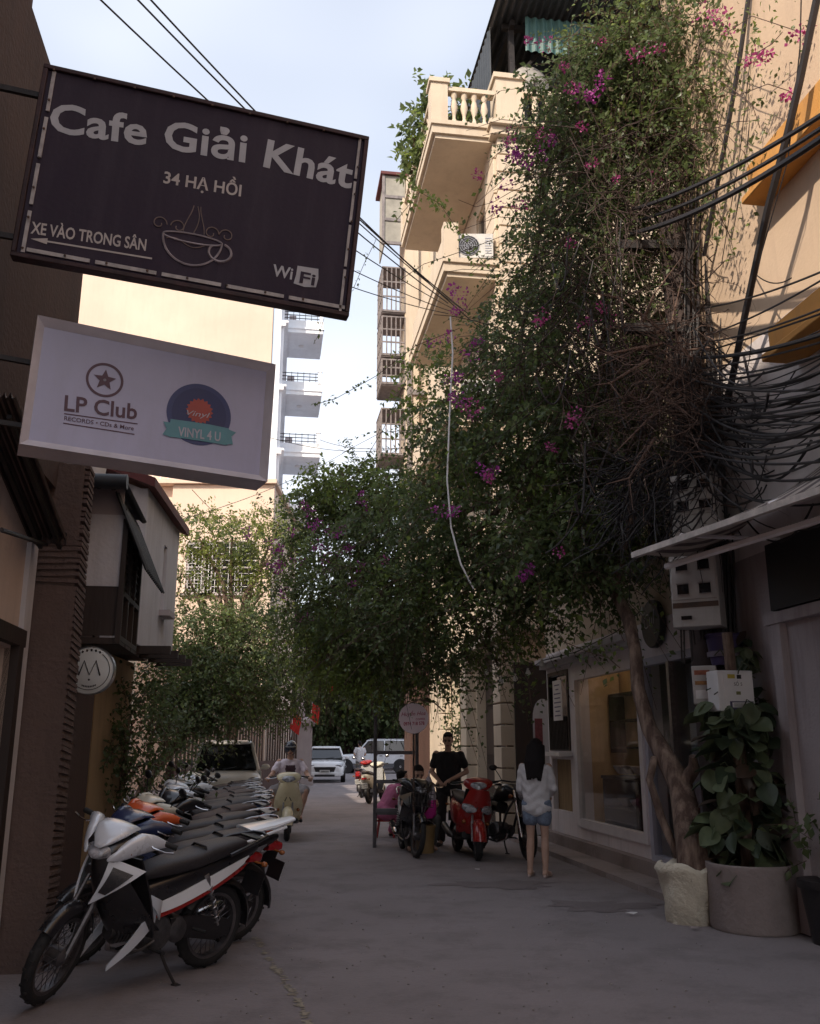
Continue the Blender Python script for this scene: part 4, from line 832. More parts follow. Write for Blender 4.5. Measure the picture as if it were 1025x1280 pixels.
# row of low houses behind the trees; the taller ones added to shade the street
for (s0, s1, y0, hh, mat, lab) in ((4.3, 6.9, 1.5, 4.0, w_ochre, 'dim ochre low house behind the off-white overhanging house'), (10.5, 17, 3.2, 7.2, w_ochre, 'ochre house added behind the left-hand tree to shade the street'), (17.3, 24.5, 3.0, 7.4, w_cream, 'pale house added behind the left-hand tree before the grilled house for shade')):
    h = house('house', lab, 'house', FL, (s0, y0, 0)); ln = s1-s0
    pierced(h, 'wall', mat, 0, ln, 0, hh, 0, .25, [(ln*.2-.5, ln*.2+.5, 1, 2.4), (ln*.7-.6, ln*.7+.6, 1, 2.4)] if hh > 5 else [(ln*.5-.5, ln*.5+.5, 1, 2.4)])
    for xx, ww in (((ln*.2, 1.0), (ln*.7, 1.2)) if hh > 5 else ((ln*.5, 1.0),)): window(h, xx, 1, ww, 1.4, 0, fm=m_wood_dark, grille=6, gmat=m_steel_dark)
    k = MB(); k.box((ln/2, 4.2, hh/2), (ln, 7.8, hh)); k.build('rear_wall', mat, h, smooth=0); k = MB(); k.box((ln/2, 3.9, hh+.1), (ln+.3, 8.6, .2)); k.build('roof', m_redroof, h, smooth=0)
# yellow-edged house with grilled windows, facing the camera
bl = P(207, 700, 34); brr = P(342, 640, 34.0); hb = thing('house', 'sunlit beige house with white window grilles above the left-hand tree', 'house', (bl.x, 34, 0)); wB = brr.x-bl.x; zt = P(300, 606, 34).z
wz = [(P(285, 742, 34).x-bl.x, P(285, 742, 34).z, 2.0, 2.0), (P(247, 742, 34).x-bl.x, P(285, 742, 34).z, 1.0, 2.0)]
pierced(hb, 'wall', w_beige, -4, wB, 0, zt, 0, .3, [(x-w/2, x+w/2, z, z+h) for x, z, w, h in wz] + [(-1.5, .1, P(0, 625, 34).z, P(0, 600, 34).z+.0)])
for x, z, w, h in wz: window(hb, x, z, w, h, 0, fm=w_mauve, grille=8, bars=(2, 1))
k = MB(); k.box((wB/2-2, 4, zt/2), (wB+3.9, 7.4, zt)); k.build('rear_wall', w_beige, hb, smooth=0); k = MB(); k.box((wB/2-2, 4, zt+.1), (wB+4.2, 8.4, .16)); k.build('roof_edge', w_beige, hb, smooth=0)
k = MB()
for i in range(12): k.tube([(-3.2+i*.3, .3, zt+.2), (-3.2+i*.3, .3, zt+2.4)], .02, 4)
for i in range(8): k.tube([(-3.2, .3, zt+.3+i*.3), (.1, .3, zt+.3+i*.3)], .02, 4)
k.build('roof_grille', m_white, hb)

# tall beige end wall and blue-white balconied street front: one building
cr = P(348, 500, 40); hx = cr.x; ht = thing('apartment_house', 'tall house with blank sunlit beige end wall and pale blue balconied front', 'house', (hx, 40, 0), math.atan2(-1, .148)+math.pi*.0)
ht.rotation_euler = (0, 0, ANG_L)      # local x away along the street, y into the block
LB = 13.0; floors = [P(0, v, 43).z for v in (655, 580, 505, 430, 360)]; top = floors[-1]+3.4
holes = []; spots = []
for fz in floors[:-1]:
    for xx in (2.2, 4.6, 9.4): holes.append((xx-.55, xx+.55, fz+.1, fz+2.4)); spots.append((xx, fz+.1))
pierced(ht, 'street_wall', w_bluewhite, 0, LB, 0, top, 0, .3, holes)
for xx, z in spots: window(ht, xx, z, 1.1, 2.3, 0, fm=w_bluewhite, gm=M('pale_pane', (.35, .38, .44), .15, .1, 2), bars=(1, 1), sill=False)
k = MB(); k.box((.0+.15, 9.2, top/2+.3), (.3, 17.6, top+.6)); k.build('end_wall', w_beige, ht, smooth=0)
k = MB(); k.box((LB/2+.2, 9, top/2), (LB-.4, 16.9, top-.05)); k.build('rear_wall', w_beige, ht, smooth=0)
k = MB()
for xx in (.35, 3.4, 6.1, 8.2, 10.8): k.box((xx, -.07, top/2), (.3, .14, top))
k.build('pilaster', w_bluewhite, ht, smooth=0); k = MB()
for fz in floors: k.box((LB/2, -.11, fz-.32), (LB, .22, .2)); k.box((LB/2, -.17, fz-.2), (LB, .34, .1))
k.build('cornice', w_bluewhite, ht, smooth=0)
def balcony(root, x, z, w=3.1, d=2.05, mat=None):
    k = MB(); k.box((x, -d/2, z), (w, d, .2)); k.box((x, -d/2, z+.13), (w+.12, d+.06, .07)); k.box((x, -d/2-.02, z+.36), (w-.02, d-.03, .42)); b = k.build('balcony', mat or w_bluewhite, root, smooth=0)
    for q in (-1, 1): k = MB(); k.box((x+q*(w/2-.09), -d+.1, z+.78), (.16, .16, .72)); k.box((x+q*(w/2-.09), -d+.1, z+1.16), (.22, .22, .06)); k.build('post', mat or w_bluewhite, b, smooth=0)
    k = MB(); k.box((x, -d+.1, z+1.09), (w-.3, .07, .07)); k.build('handrail', mat or w_bluewhite, b, smooth=0)
    k = MB()
    for i in range(4):
        zz = z+.52+i*.17; k.tube([(x-w/2+.06, 0, zz), (x-w/2+.06, -d+.1, zz)], .022, 4); k.tube([(x+w/2-.06, 0, zz), (x+w/2-.06, -d+.1, zz)], .022, 4); k.tube([(x-w/2+.1, -d+.1, zz), (x+w/2-.1, -d+.1, zz)], .022, 4)
    for i in range(7): k.tube([(x-w/2+.06, -d*i/7, z+.45), (x-w/2+.06, -d*i/7, z+1.08)], .018, 4)
    k.build('railing', m_steel_dark, b); k = MB(); k.lathe([(0, 0), (.13, 0), (.13, .04), (0, .05)], 12, 'Z', (x, -d/2, z-.145)); k.build('ceiling_lamp', m_white, b)
for fz in floors[:-1]: balcony(ht, 2.9, fz, mat=w_bluewhite)
for fz in floors[:-1]: k = MB(); k.box((2.2, -.55, fz+.75), (.8, .35, .55)); k.build('air_conditioner_unit', w_mauve, ht, bev=.02)
# gate pillar, flags, end of the street
gp = P(377, 960, 38); g1 = thing('gate_pillar', 'pale grey square gate pillar with moulded cap left of the white sedan', 'pillar', (gp.x, 38, 0), ANG_L)
k = MB(); k.box((0, 0, 1.15), (.75, .75, 2.3)); k.build('shaft', w_mauve, g1, smooth=0); k = MB(); k.box((0, 0, .2), (.9, .9, .4)); k.build('base', w_mauve, g1, smooth=0); k = MB(); k.box((0, 0, 2.34), (.9, .9, .1)); k.box((0, 0, 2.46), (1.05, 1.05, .14)); k.box((0, 0, 2.58), (.8, .8, .12), taper=(.5, .5)); k.build('cap', w_mauve, g1, smooth=0)
k = MB(); k.box((-.1, .1, 4.0), (.34, .34, 2.9)); k.build('upper_shaft', w_mauve, g1, smooth=0)
gw = thing('wall', 'grey garden wall with vertical bars running behind the left-hand trees', 'wall', (gp.x, 38, 0), math.atan2(-11, -2.6)); k = MB(); k.box((5.8, 0, .5), (10.5, .25, 1.0)); k.build('footing', w_brown, gw, smooth=0)
for i in range(42): k = MB(); k.box((.7+i*.25, 0, 1.9), (.07, .05, 1.8)); k.build('bar', m_rust, gw)
k = MB(); k.box((5.8, 0, 2.82), (10.5, .08, .06)); k.build('rail', m_rust, gw)
def flag(px, py, Y, lab):
    p = P(px, py, Y); t = thing('flag', lab, 'flag', p, .3); t.scale = (.62, .62, .62); k = MB(); k.tube([(0, 0, -.8), (.1, 0, .75)], .02, 6); k.build('pole', m_white, t)
    g = [[(.08-.02*i+.11*j+.03*math.sin(i*.9), .07*math.sin(j*1.4+i*.6), .68-.16*i-.05*j*(1+.1*i)) for j in range(6)] for i in range(7)]; k = MB(); k.sheet(g, .006); k.build('cloth', M('flag_red', (.55, .03, .02), .7, .15, 6, trans=.3), t)
flag(388, 892, 37, 'red flag hanging from a slanted pole beside the pale gate pillar'); flag(364, 905, 36, 'red flag hanging above the helmeted rider'); flag(408, 855, 40, 'red flag half hidden under the leaves over the far gate')
he = thing('house', 'dark low house with barred gate across the far end of the street', 'house', (-16, 64, 0)); pierced(he, 'wall', w_brown, 0, 34, 0, 6.5, 0, .3, [(9.0, 12.5, 0, 4.2), (14, 17.5, .2, 3.2), (19, 22, .8, 3.2)])
k = MB(); k.box((17, 5, 3.3), (34, 8, 6.4)); k.build('rear_wall', w_brown, he, smooth=0); k = MB(); k.prism([(-1.2, 6.4), (4, 8.8), (9, 6.4), (4, 9.0), (-1.3, 6.6)], -.5, 34.5, 'YZ'); k.build('roof', m_redroof, he, smooth=0)
for i in range(44): k = MB(); k.box((8.9+i*.3, -.25, 1.9), (.08, .05, 3.6)); k.build('gate_bar', M('gate_brown', (.07, .045, .04), .7, .3, 3), he)
k = MB(); k.box((15, -.3, 1.9), (14, .08, .12)); k.box((15, -.3, 3.75), (14, .1, .16)); k.build('gate_rail', m_rust, he)
k = MB(); k.box((15, -.9, 4.6), (15, 1.6, .12), 0, D2R(14)); k.build('awning', m_sheetdark, he)
k = MB(); k.box((13.6, -.4, 4.9), (4.6, .08, .9)); k.build('banner', w_white, he)
k = MB(); k.box((15.2, -.5, .35), (18, .5, .7)); k.build('plinth', w_brown, he, smooth=0)

# ------------------------------------------------------------------ RIGHT: white shop with the tall window
hs = house('shop_house', 'white painted shop with tall display window and glass door behind the leaning trunk', 'shop', FR, (0, 0, 0))
Hs = 6.3
holes = [(.15, 1.1, 1.5, 2.62), (.15, 1.1, .55, 1.32), (1.48, 3.9, .45, 2.52), (4.12, 5.62, .22, 2.5), (1.5, 2.7, 3.9, 5.4), (3.8, 5.0, 3.9, 5.4)]
pierced(hs, 'wall', w_shop, 0, 5.95, .2, 3.0, 0, .2, holes); pierced(hs, 'upper_wall', w_cream, 0, 5.95, 3.0, Hs, .0, .2, holes)
k = MB(); k.box((2.975, -.05, .12), (5.95, .16, .2)); k.build('plinth', m_conc, hs, smooth=0)
k = MB(); k.box((1.97, -.1, 2.86), (3.94, .2, .08)); k.box((1.97, -.06, 2.785), (3.94, .12, .07)); k.build('cornice', w_white, hs, smooth=0)
k = MB(); k.box((2.975, -.12, Hs+.06), (6.1, .5, .12)); k.build('roof_edge', w_cream, hs, smooth=0)
k = MB(); k.box((-.005+.1, 3.2, 3.2), (.19, 6, 6.2)); k.box((5.86, 3.2, 3.2), (.19, 6, 6.2)); k.box((2.975, 6.1, 3.2), (5.9, .2, 6.2)); k.box((2.975, 3.15, Hs-.1), (5.6, 5.7, .1)); k.build('rear_wall', w_cream, hs, smooth=0)
k = MB(); k.box((2.97, 3.1, 2.95), (5.6, 5.6, .1)); k.build('ceiling', w_shop, hs, smooth=0); k = MB(); k.box((2.97, 3.1, .18), (5.6, 5.6, .1)); k.build('floor_slab', m_conc, hs, smooth=0)
k = MB(); k.box((2.6, .78, 1.6), (2.7, .06, 2.65)); k.box((1.36, .47, 1.6), (.05, .5, 2.65)); k.build('back_panel', M('ochre_board', (.78, .56, .3), .75, .2, 2, .1), hs, smooth=0); k = MB(); k.box((4.0, .6, 1.6), (.05, .9, 2.65)); k.build('partition', M('grey_board', (.3, .29, .3), .7, .1, 2), hs, smooth=0)
k = MB()
for q in range(3): k.box((2.05, .62, 1.5+q*.38), (1.1, .24, .03))
k.box((1.5, .62, 1.85), (.03, .24, .85)); k.box((2.62, .62, 1.85), (.03, .24, .85)); k.build('shelf', m_wood_dark, hs)
def framed(x0, x1, z0, z1, t, nm, mat, y0=-.03, d=.1):
    k = MB(); xm, zm = (x0+x1)/2, (z0+z1)/2
    k.box((xm, y0+d/2, z0+t/2), (x1-x0, d, t)); k.box((xm, y0+d/2, z1-t/2), (x1-x0, d, t)); k.box((x0+t/2, y0+d/2, zm), (t, d, z1-z0-2*t)); k.box((x1-t/2, y0+d/2, zm), (t, d, z1-z0-2*t)); return k.build(nm, mat, hs)
g_shop = glass('shop_glass', (.92, .93, .94), .0); m_frame = M('frame_white', (.76, .73, .76), .5, .08, 4)
f = framed(1.38, 4.0, .38, 2.6, .12, 'window', m_frame); k = MB(); k.box((2.69, .02, 1.49), (2.38, .01, 2.0)); k.build('pane', g_shop, f, smooth=0)
f = framed(4.08, 5.68, .2, 2.56, .09, 'door', M('door_lilac', (.42, .42, .5), .5, .08, 4)); 
for q in (0, 1): k = MB(); k.box((4.5+.73*q, .02, 1.38), (.66, .01, 2.16)); k.build('pane', g_shop, f, smooth=0)
k = MB(); k.box((4.87, -.0, 1.38), (.07, .06, 2.18)); k.tube([(4.8, -.06, 1.0), (4.8, -.06, 1.7)], .015, 8); k.build('handle', m_alu, f)
k = MB(); k.box((5.3, .35, 1.4), (.6, .03, 2.2)); k.build('curtain', M('brown_curtain', (.16, .11, .1), .8, .2, 4, stretch=(8, 1, 1)), hs); k = MB(); k.box((4.55, .5, 1.4), (.6, .03, 2.2)); k.build('curtain', M('grey_curtain', (.26, .26, .28), .8, .2, 4, stretch=(8, 1, 1)), hs)
f = framed(.1, 1.15, 1.45, 2.68, .06, 'window', m_wood_dark, -.02); k = MB(); k.box((.625, .06, 2.06), (.95, .01, 1.15)); k.build('pane', m_glassblack, f, smooth=0)
for i in range(13): k = MB(); k.box((.19+i*.072, -.03, 1.72), (.02, .02, .5)); k.build('bar', m_steel_dark, f)
k = MB(); k.box((.625, -.06, 1.4), (1.15, .3, .06)); k.build('counter_ledge', m_white, hs); k = MB(); k.box((.625, .1, .94), (.94, .04, .78)); k.build('lower_panel', M('bamboo_board', (.3, .2, .1), .8, .3, 4, .3, stretch=(6, 1, .5)), hs)
for x in (2.1, 4.4): window(hs, x, 3.92, 1.2, 1.46, 0, fm=m_wood_dark, bars=(1, 2))
def paper(root_name, label, M4, w, hh, lines, mat=None, title=None):
    t = thing(root_name, label, 'notice', M4.to_translation(), 0, rot=M4.to_euler()); k = MB(); k.box((0, 0, 0), (w, .008, hh)); k.build('sheet', mat or m_white, t); k = MB()
    for i, q in enumerate(lines): k.box((-(w*.84-q*w*.84)/2*0, -.0055, hh*.38-i*hh*.76/max(1, len(lines)-1)), (q*w*.8, .003, hh*.028))
    k.build('printed_lines', M('print_ink', (.12, .1, .2), .6), t); return t
paper('notice', 'white printed notice sheet on the dark window left of the display window', FR @ Matrix.Translation((.75, -.06, 2.22)), .46, .62, [.7, .4, .9, .8, .95, .85, .6, .8])
# goods seen through the display window
def at_shop(x, y, z): return FR @ Vector((x, y, z))
cb = thing('display_counter', 'glass fronted counter behind the tall shop window', 'counter', at_shop(2.6, .42, .25), ANG_R); k = MB()
for q in (-1, 1): k.box((q*.6, 0, .42), (.03, .5, .84))
k.box((0, 0, .85), (1.26, .54, .04)); k.box((0, 0, .45), (1.18, .5, .02)); k.box((0, .24, .42), (1.2, .02, .84)); k.build('case', m_wood_dark, cb); k = MB(); k.box((0, -.25, .45), (1.16, .008, .75)); k.build('front_pane', g_shop, cb)
for i, (x, z, mat) in enumerate(((2.2, 1.16, m_white), (2.5, 1.16, w_mauve), (2.85, 1.16, m_white), (2.3, .73, m_tan), (2.75, .73, m_white), (3.0, .73, m_tan))):
    b = thing('bowl', ('white bowl standing left on the shop counter top', 'greyish bowl in the middle of the shop counter top', 'white bowl standing right on the shop counter top', 'tan bowl on the inner shelf of the shop counter left', 'white bowl on the inner shelf of the shop counter', 'tan bowl on the inner shelf of the shop counter right')[i], 'bowl', at_shop(x, .38, z-.015)); k = MB(); k.lathe([(0, 0), (.05, 0), (.11, .08), (.12, .11), (.105, .11), (.09, .07), (0, .03)], 16); k.build('bowl_shell', mat, b)
k = MB(); k.lathe([(0, 0), (.09, 0), (.1, .2), (.05, .34), (.03, .45), (0, .45)], 14, 'Z', at_shop(3.45, .4, .26)); tag(k.build('vase', M('amber_glaze', (.4, .2, .05), .25, .2, 5)), 'amber bottle vase standing in the shop window by the right frame', 'vase')
k = MB()
for z in (.0, .32, .62): k.ell((0, 0, z), (.13, .13, .16), 14, 10)
k.tube([(0, 0, .7), (0, 0, 1.1)], .006, 5); k.T = Matrix(); o = k.build('hanging_lantern', M('lantern_yellow', (.45, .33, .12), .8, .2, 5)); o.location = at_shop(3.3, .42, 1.75); tag(o, 'yellowish three-tier hanging lantern inside the shop window', 'lantern')
ld = bpy.data.lights.new('lantern_glow', 'POINT'); ld.energy = 1.6; ld.color = (1, .8, .58); ld.shadow_soft_size = .06; lo = bpy.data.objects.new('lantern_glow', ld); COL.objects.link(lo); lo.parent = o; lo.location = (-.17, .477, .92)
# round black sign over the door
rs = thing('round_sign', 'round black sign with pale script letters above the shop door', 'sign', FR @ Vector((4.66, -.08, 2.93)), ANG_R); k = MB(); k.lathe([(0, -.03), (.27, -.03), (.285, -.015), (.285, .04), (0, .04)], 40, 'Y'); k.build('disc', m_black, rs); text_fit('Cul', (-.17, -.06), (.17, .0), rs, M('sign_pale', (.4, .38, .4), .5), -.034, shear=.35, bold=-.012)

# near right-hand house with the orange ledges
h4 = house('house', 'peach rendered house at the right edge with orange ledges and striped awning', 'house', FR, (5.97, 0, 0))
pierced(h4, 'wall', w_peach, 0, 20, 5.35, 15.5, 0, .3); pierced(h4, 'mid_wall', weathered('render_lilac_white', (.66, .6, .6), (.38, .31, .29), .88, .5, .15, .8), 0, 20, 3.3, 5.35, .0, .3); pierced(h4, 'lower_wall', weathered('render_grimy', (.4, .35, .36), (.17, .13, .13), .9, .75, .3, 1.1), 0, 20, 0, 3.3, .0, .3, [(3.1, 5.2, .0, 2.3)])
k = MB(); k.box((10, 4.3, 7.7), (20, 7.9, 15.4)); k.build('rear_wall', w_peach, h4, smooth=0)
k = MB(); k.box((4.15, .25, 1.15), (2.1, .06, 2.3)); k.build('shutter', m_wood_dark, h4)
for x_, w_ in ((1.35, .16), (2.75, .22)): k = MB(); k.box((x_, -.035, 1.3), (w_, .07, 2.58)); k.build('pilaster', MATS['render_grimy'], h4, smooth=0)
k = MB(); k.box((2.05, -.045, 2.64), (1.7, .09, .1)); k.build('moulding', MATS['render_grimy'], h4, smooth=0)
def ledge(px, py, ln, hh=.3, d=.2):
    Fi = FR.inverted(); o_ = Fi @ Vector((0, 0, CAMH)); q_ = Fi.to_3x3() @ ray(px, py); p = o_ + q_*((-d-o_.y)/q_.y); k = MB(); x = p.x-5.97; k.box((x+ln/2, -d/2, p.z+hh/2), (ln, d, hh)); k.box((x+ln/2-.03, -d/2-.02, p.z-.035), (ln+.06, d+.06, .07)); return k.build('ledge', m_orange, h4, bev=.012)
ledge(936, 244, 6.0, .3); ledge(962, 441, 6.0, .22, .3)
k = MB()
for i in range(3): k.tube([(.25+.0*i, -.07, 6.2), (.25, -.07, 5.2), (.35, -.1, 4.9), (.35, -.1, 3.9)], .05, 8)
k.build('drain_pipe', w_white, h4); k = MB(); k.tube([(3.0, -.06, 2.9), (3.0, -.06, .2)], .035, 8); k.build('drain_pipe', m_conc, h4)
# dark fascia under the awning, and the awning itself
k = MB(); k.box((3.6, -.06, 3.0), (4.4, .12, .6)); k.build('signboard', m_black, h4)
a0 = P(792, 694, 8.0); a1 = P(1060, 592, 5.7); aw = thing('awning', 'striped fabric awning with white front rail sloping out over the right-hand shopfront', 'awning', (0, 0, 0)); a0.z = 3.2; a1.z = 3.22
w0 = FR @ Vector((6.35, -.05, 0)); w1 = FR @ Vector((10.5, -.05, 0)); w0.z = 3.5; w1.z = 4.15
n = 26
for mat, par in ((M('awning_light', (.46, .4, .36), .8, .15, 6, trans=.3), 0), (M('awning_dark', (.13, .1, .1), .8, .2, 6, trans=.2), 1)):
    for i in range(par, n, 2):
        k = MB(); q = lambda t, v: (a0.lerp(a1, t)).lerp(w0.lerp(w1, t), v) + Vector((0, 0, -.07*math.sin(math.pi*v))); k.sheet([[q(i/n, v), q((i+.5)/n, v), q((i+1)/n, v)] for v in np.linspace(0, 1, 6)], .006); k.build('stripe', mat, aw)
k = MB(); k.tube([a0+Vector((-.0, 0, -.03)), a1+Vector((0, 0, -.03))], .035, 4); k.build('front_rail', M('rail_beige', (.5, .45, .42), .6, .25, 9), aw); k = MB(); d_ = Vector((0, 0, -.12)); k.tube([a0+d_+Vector((.3, .05, 0)), a1+d_+Vector((.3, .05, 0))], .03, 6); k.build('inner_rail', m_frame, aw)
for t in (.28, .7): k = MB(); k.tube([a0.lerp(a1, t), w0.lerp(w1, t)-Vector((0, 0, .35))], .018, 6); k.build('arm', m_frame, aw)
# ------------------------------------------------------------------ cream building with balconies
FC = row_frame((1.86, 16.9, 0), ANG_R); hc = house('apartment_house', 'cream corner house with stacked balconies and balustrade behind the bougainvillea', 'house', FC, (0, 0, 0))
Zr = 14.1
holes = [(-3.0, -.6, 0, 3.4), (-5.8, -3.7, 0, 3.4)]; win = [(-1.6, 11.1, 1.1, 2.3), (-3.5, 11.1, 1.1, 2.3), (-1.6, 7.9, 1.1, 2.3), (-3.5, 7.9, 1.1, 2.3), (-1.6, 4.6, 1.1, 2.2)]
pierced(hc, 'street_wall', w_cream, -9, 0, 0, Zr, .0, .3, holes+[(x-w/2, x+w/2, z, z+h) for x, z, w, h in win])
for x, z, w, h in win: window(hc, x, z, w, h, 0, fm=w_cream, bars=(1, 2), sill=False)
k = MB(); k.box((-.15, 4.0, Zr/2+.1), (.3, 7.4, Zr)); k.build('side_wall', w_cream, hc, smooth=0); k = MB(); k.box((-4.6, 4.2, Zr/2), (8.4, 7.5, Zr-.05)); k.build('rear_wall', w_cream, hc, smooth=0)
z = 3.9; blk = None
while z < Zr-.3:                                            # rusticated corner pier, each course its own block
    k = MB(); k.box((.07, .36, z+.2), (.16, .82, .385)); k.box((-.4, -.05, z+.2), (.78, .12, .385)); k.build('block', w_cream, hc, bev=.012, smooth=0); z += .42
k = MB(); k.box((.12, 3.6, Zr-.05), (.3, 7.6, .2)); k.box((.16, 3.6, Zr+.09), (.42, 7.7, .1)); k.box((.1, 3.6, 3.72), (.24, 7.6, .24)); k.build('cornice', w_cream, hc, smooth=0)
for x in (-.3, -3.35, -6.2):                                # ground-floor piers with banded courses
    z = .0
    while z < 3.4: k = MB(); k.box((x, -.08, z+.185), (.56, .3, .35)); k.build('block', w_cream, hc, bev=.012, smooth=0); z += .38
k = MB(); k.box((-3.3, -.12, 3.58), (6.8, .34, .3)); k.build('lintel', w_cream, hc, smooth=0)
for x0, x1 in ((-3.0, -.6), (-5.8, -3.7)):
    for q in (0, 1): k = MB(); k.box((x0+(x1-x0)*(.25+.5*q), .22, 1.7), ((x1-x0)*.48, .06, 3.3)); d = k.build('door', m_wood_dark, hc); k = MB(); [k.box((x0+(x1-x0)*(.25+.5*q), .18, zz), ((x1-x0)*.36, .03, .9)) for zz in (.7, 1.8, 2.8)]; k.build('door_panel', M('door_panel_brown', (.06, .04, .033), .55, .3, 6), d)
def slab(z, x0, x1, d, rail):
    k = MB(); k.box(((x0+x1)/2, -d/2, z), (x1-x0, d, .2)); k.box(((x0+x1)/2, -d/2, z+.14), (x1-x0+.1, d+.05, .1)); k.box(((x0+x1)/2, -d/2+.03, z-.14), (x1-x0-.12, d-.1, .1)); b = k.build('balcony', w_cream, hc, smooth=0)
    if rail:
        k = MB(); k.box((x1-.16, -d+.16, z+.66), (.36, .36, .95)); k.box((x1-.16, -d+.16, z+1.17), (.44, .44, .1)); k.build('post', w_cream, b, smooth=0); k = MB(); k.box((x0+.16, -d+.16, z+.66), (.36, .36, .95)); k.build('post', w_cream, b, smooth=0)
        k = MB(); k.box((x1-.12, -d/2+.1, z+1.03), (.2, d-.3, .1)); k.box(((x0+x1)/2, -d+.12, z+1.03), (x1-x0-.3, .2, .1)); k.build('handrail', w_cream, b, smooth=0)
        pr = [(.05, .2), (.075, .26), (.035, .36), (.04, .46), (.08, .62), (.06, .76), (.04, .84), (.07, .9), (.07, .98)]
        k0 = MB(); k0.lathe(pr, 10); me = k0.mesh('baluster')
        me.materials.append(w_cream)
        for i in range(4): o = obj('baluster', me, None, b); o.location = (x1-.12, -d+.5+i*.22, z)
        for i in range(15): o = obj('baluster', me, None, b); o.location = (x1-.5-i*.24, -d+.12, z)
    else:
        k = MB(); k.box((x1-.14, -d+.16, z+.6), (.3, .3, .8)); k.box(((x0+x1)/2, -d+.08, z+.48), (x1-x0-.6, .1, .6)); k.build('parapet', w_cream, b, smooth=0)
    return b
slab(14.1, -4.6, .05, 1.42, True); slab(10.9, -4.6, .05, 1.2, False); slab(7.7, -4.6, .05, 1.2, False)
k = MB(); k.box((-.25, .3, Zr+.75), (.5, .62, 1.4)); k.box((-.25, .3, Zr+1.5), (.6, .72, .12)); k.build('roof_post', w_cream, hc, smooth=0)
me = bpy.data.meshes['baluster']
k = MB(); k.box((.0, 2.6, Zr+1.1), (.2, 4, .1)); k.build('handrail', w_cream, hc, smooth=0)
for i in range(14): o = obj('baluster', me, None, hc); o.location = (.0, .85+i*.26, Zr+.1)
k = MB(); corrugate(k, (-.35, -1.22, 0), (-4.3, -1.22, 0), (0, 0, 4.2), 26, .03); o = k.build('cladding', w_mauve, hc); o.location = (0, 0, 10.0-.0+.95-1.0); o.scale = (1, 1, .01)
bpy.data.objects.remove(o)
for z in (11.13, 7.93): aircon('white air conditioner on the %s balcony ledge of the cream house' % ('middle' if z > 9 else 'lower'), FC @ Vector((-.1, -.55, z)), 0, group=None)
# recessed side doorway with a pale arch, facing the camera beside the shop
k = MB(); k.box((.03, .5, 1.5), (.06, .95, 3.0)); dr = k.build('door', m_wood_dark, hc, smooth=0)
k = MB(); arc = [(.34, 0.02), (.72, .02)] + [(.53+.19*math.cos(a), 2.0+.35*math.sin(a)) for a in np.linspace(0, math.pi, 12)]; k.prism(arc, .065, .085, 'YZ'); k.build('arch_panel', w_white, dr, smooth=0)
k = MB(); k.box((.09, .44, 1.75), (.008, .14, .5)); k.build('poster', M('poster_maroon', (.2, .05, .06), .7, .3, 20), dr)
# steel roof shelter on top
rsx = house('roof_shelter', 'dark steel shelter with teal corrugated sheets on top of the cream house', 'shelter', FC, (0, 0, Zr+.2)); k = MB()
for x, y in ((-.5, .5), (-.5, 5.5), (-5, .5), (-5, 5.5)): k.box((x, y, 1.55), (.12, .12, 3.1))
for y in (.5, 5.5): k.box((-2.7, y, 3.02), (4.8, .1, .14))
k.box((-.5, 3, 3.04), (.1, 5.4, .14)); k.tube([(-.5, .5, 1.6), (-.5, 1.6, 3.0)], .05, 4); k.build('frame', m_steel_dark, rsx)
k = MB(); corrugate(k, (.5, .0, 3.12), (.5, 7.5, 3.12+.5), (-7, 0, .2), 46, .03); k.build('roof_sheet', m_sheetdark, rsx); k = MB(); corrugate(k, (-.2, .75, 2.2), (-.2, 7, 2.3), (.05, 0, .85), 34, .03); k.build('teal_sheet', m_sheetteal, rsx)
k = MB(); corrugate(k, (-5.2, .05, .2), (-.6, .05, .2), (0, .0, 2.9), 20, .03); k.build('side_sheet', m_sheetdark, rsx)
k = MB(); k.box((-3, 3.2, 1.4), (4.2, 4.2, 2.7)); k.build('inner_shed', m_sheetdark, rsx, smooth=0)
p = P(668, 98, 17.4); ds = thing('satellite_dish', 'grey satellite dish beside the roof shelter post', 'satellite dish', p, .3); k = MB(); k.lathe([(0, .0), (.2, .03), (.42, .14), (.43, .15), (.2, .05), (0, .02)], 24, 'Y'); o = k.build('dish', M('dish_grey', (.3, .28, .26), .6, .2, 6), ds); k = MB(); k.tube([(0, 0, -1.0), (0, .03, 0)], .03, 6); k.tube([(0, 0, -.3), (0, .45, .05)], .012, 5); k.build('mast', m_steel_dark, ds)
m_cage = M('cage_grey', (.2, .175, .175), .6, .3, 6)
# far narrow house with iron balcony cages
q = P(506, 500, 26.5); FF = row_frame((q.x, 26.5, 0), ANG_R); hf = house('apartment_house', 'narrow far house with caged iron balconies and brown lean-to roof', 'house', FF, (0, 0, 0)); zt = P(500, 208, 26.5).z
k = MB(); k.box((-.65, 4, zt/2+3), (1.3, 8, zt-6)); k.build('wall', w_cream, hf, smooth=0); k = MB(); k.box((-.8, 4.1, 3.0), (1.2, 7.8, 5.99)); k.build('ground_floor', w_brown, hf, smooth=0); 
for y_, w_ in ((.22, .4), (.85, .1)): k = MB(); k.box((.06, y_, zt/2+3), (.12, w_, zt-6)); k.build('pilaster', w_cream, hf, smooth=0)
k = MB(); k.box((.12, .12, 8.3), (.14, .14, 9.5)); 
for i in range(9): k.box((.13, .35, 4+i*1.15), (.12, .45, .16))
k.build('service_ladder', m_cage, hf)
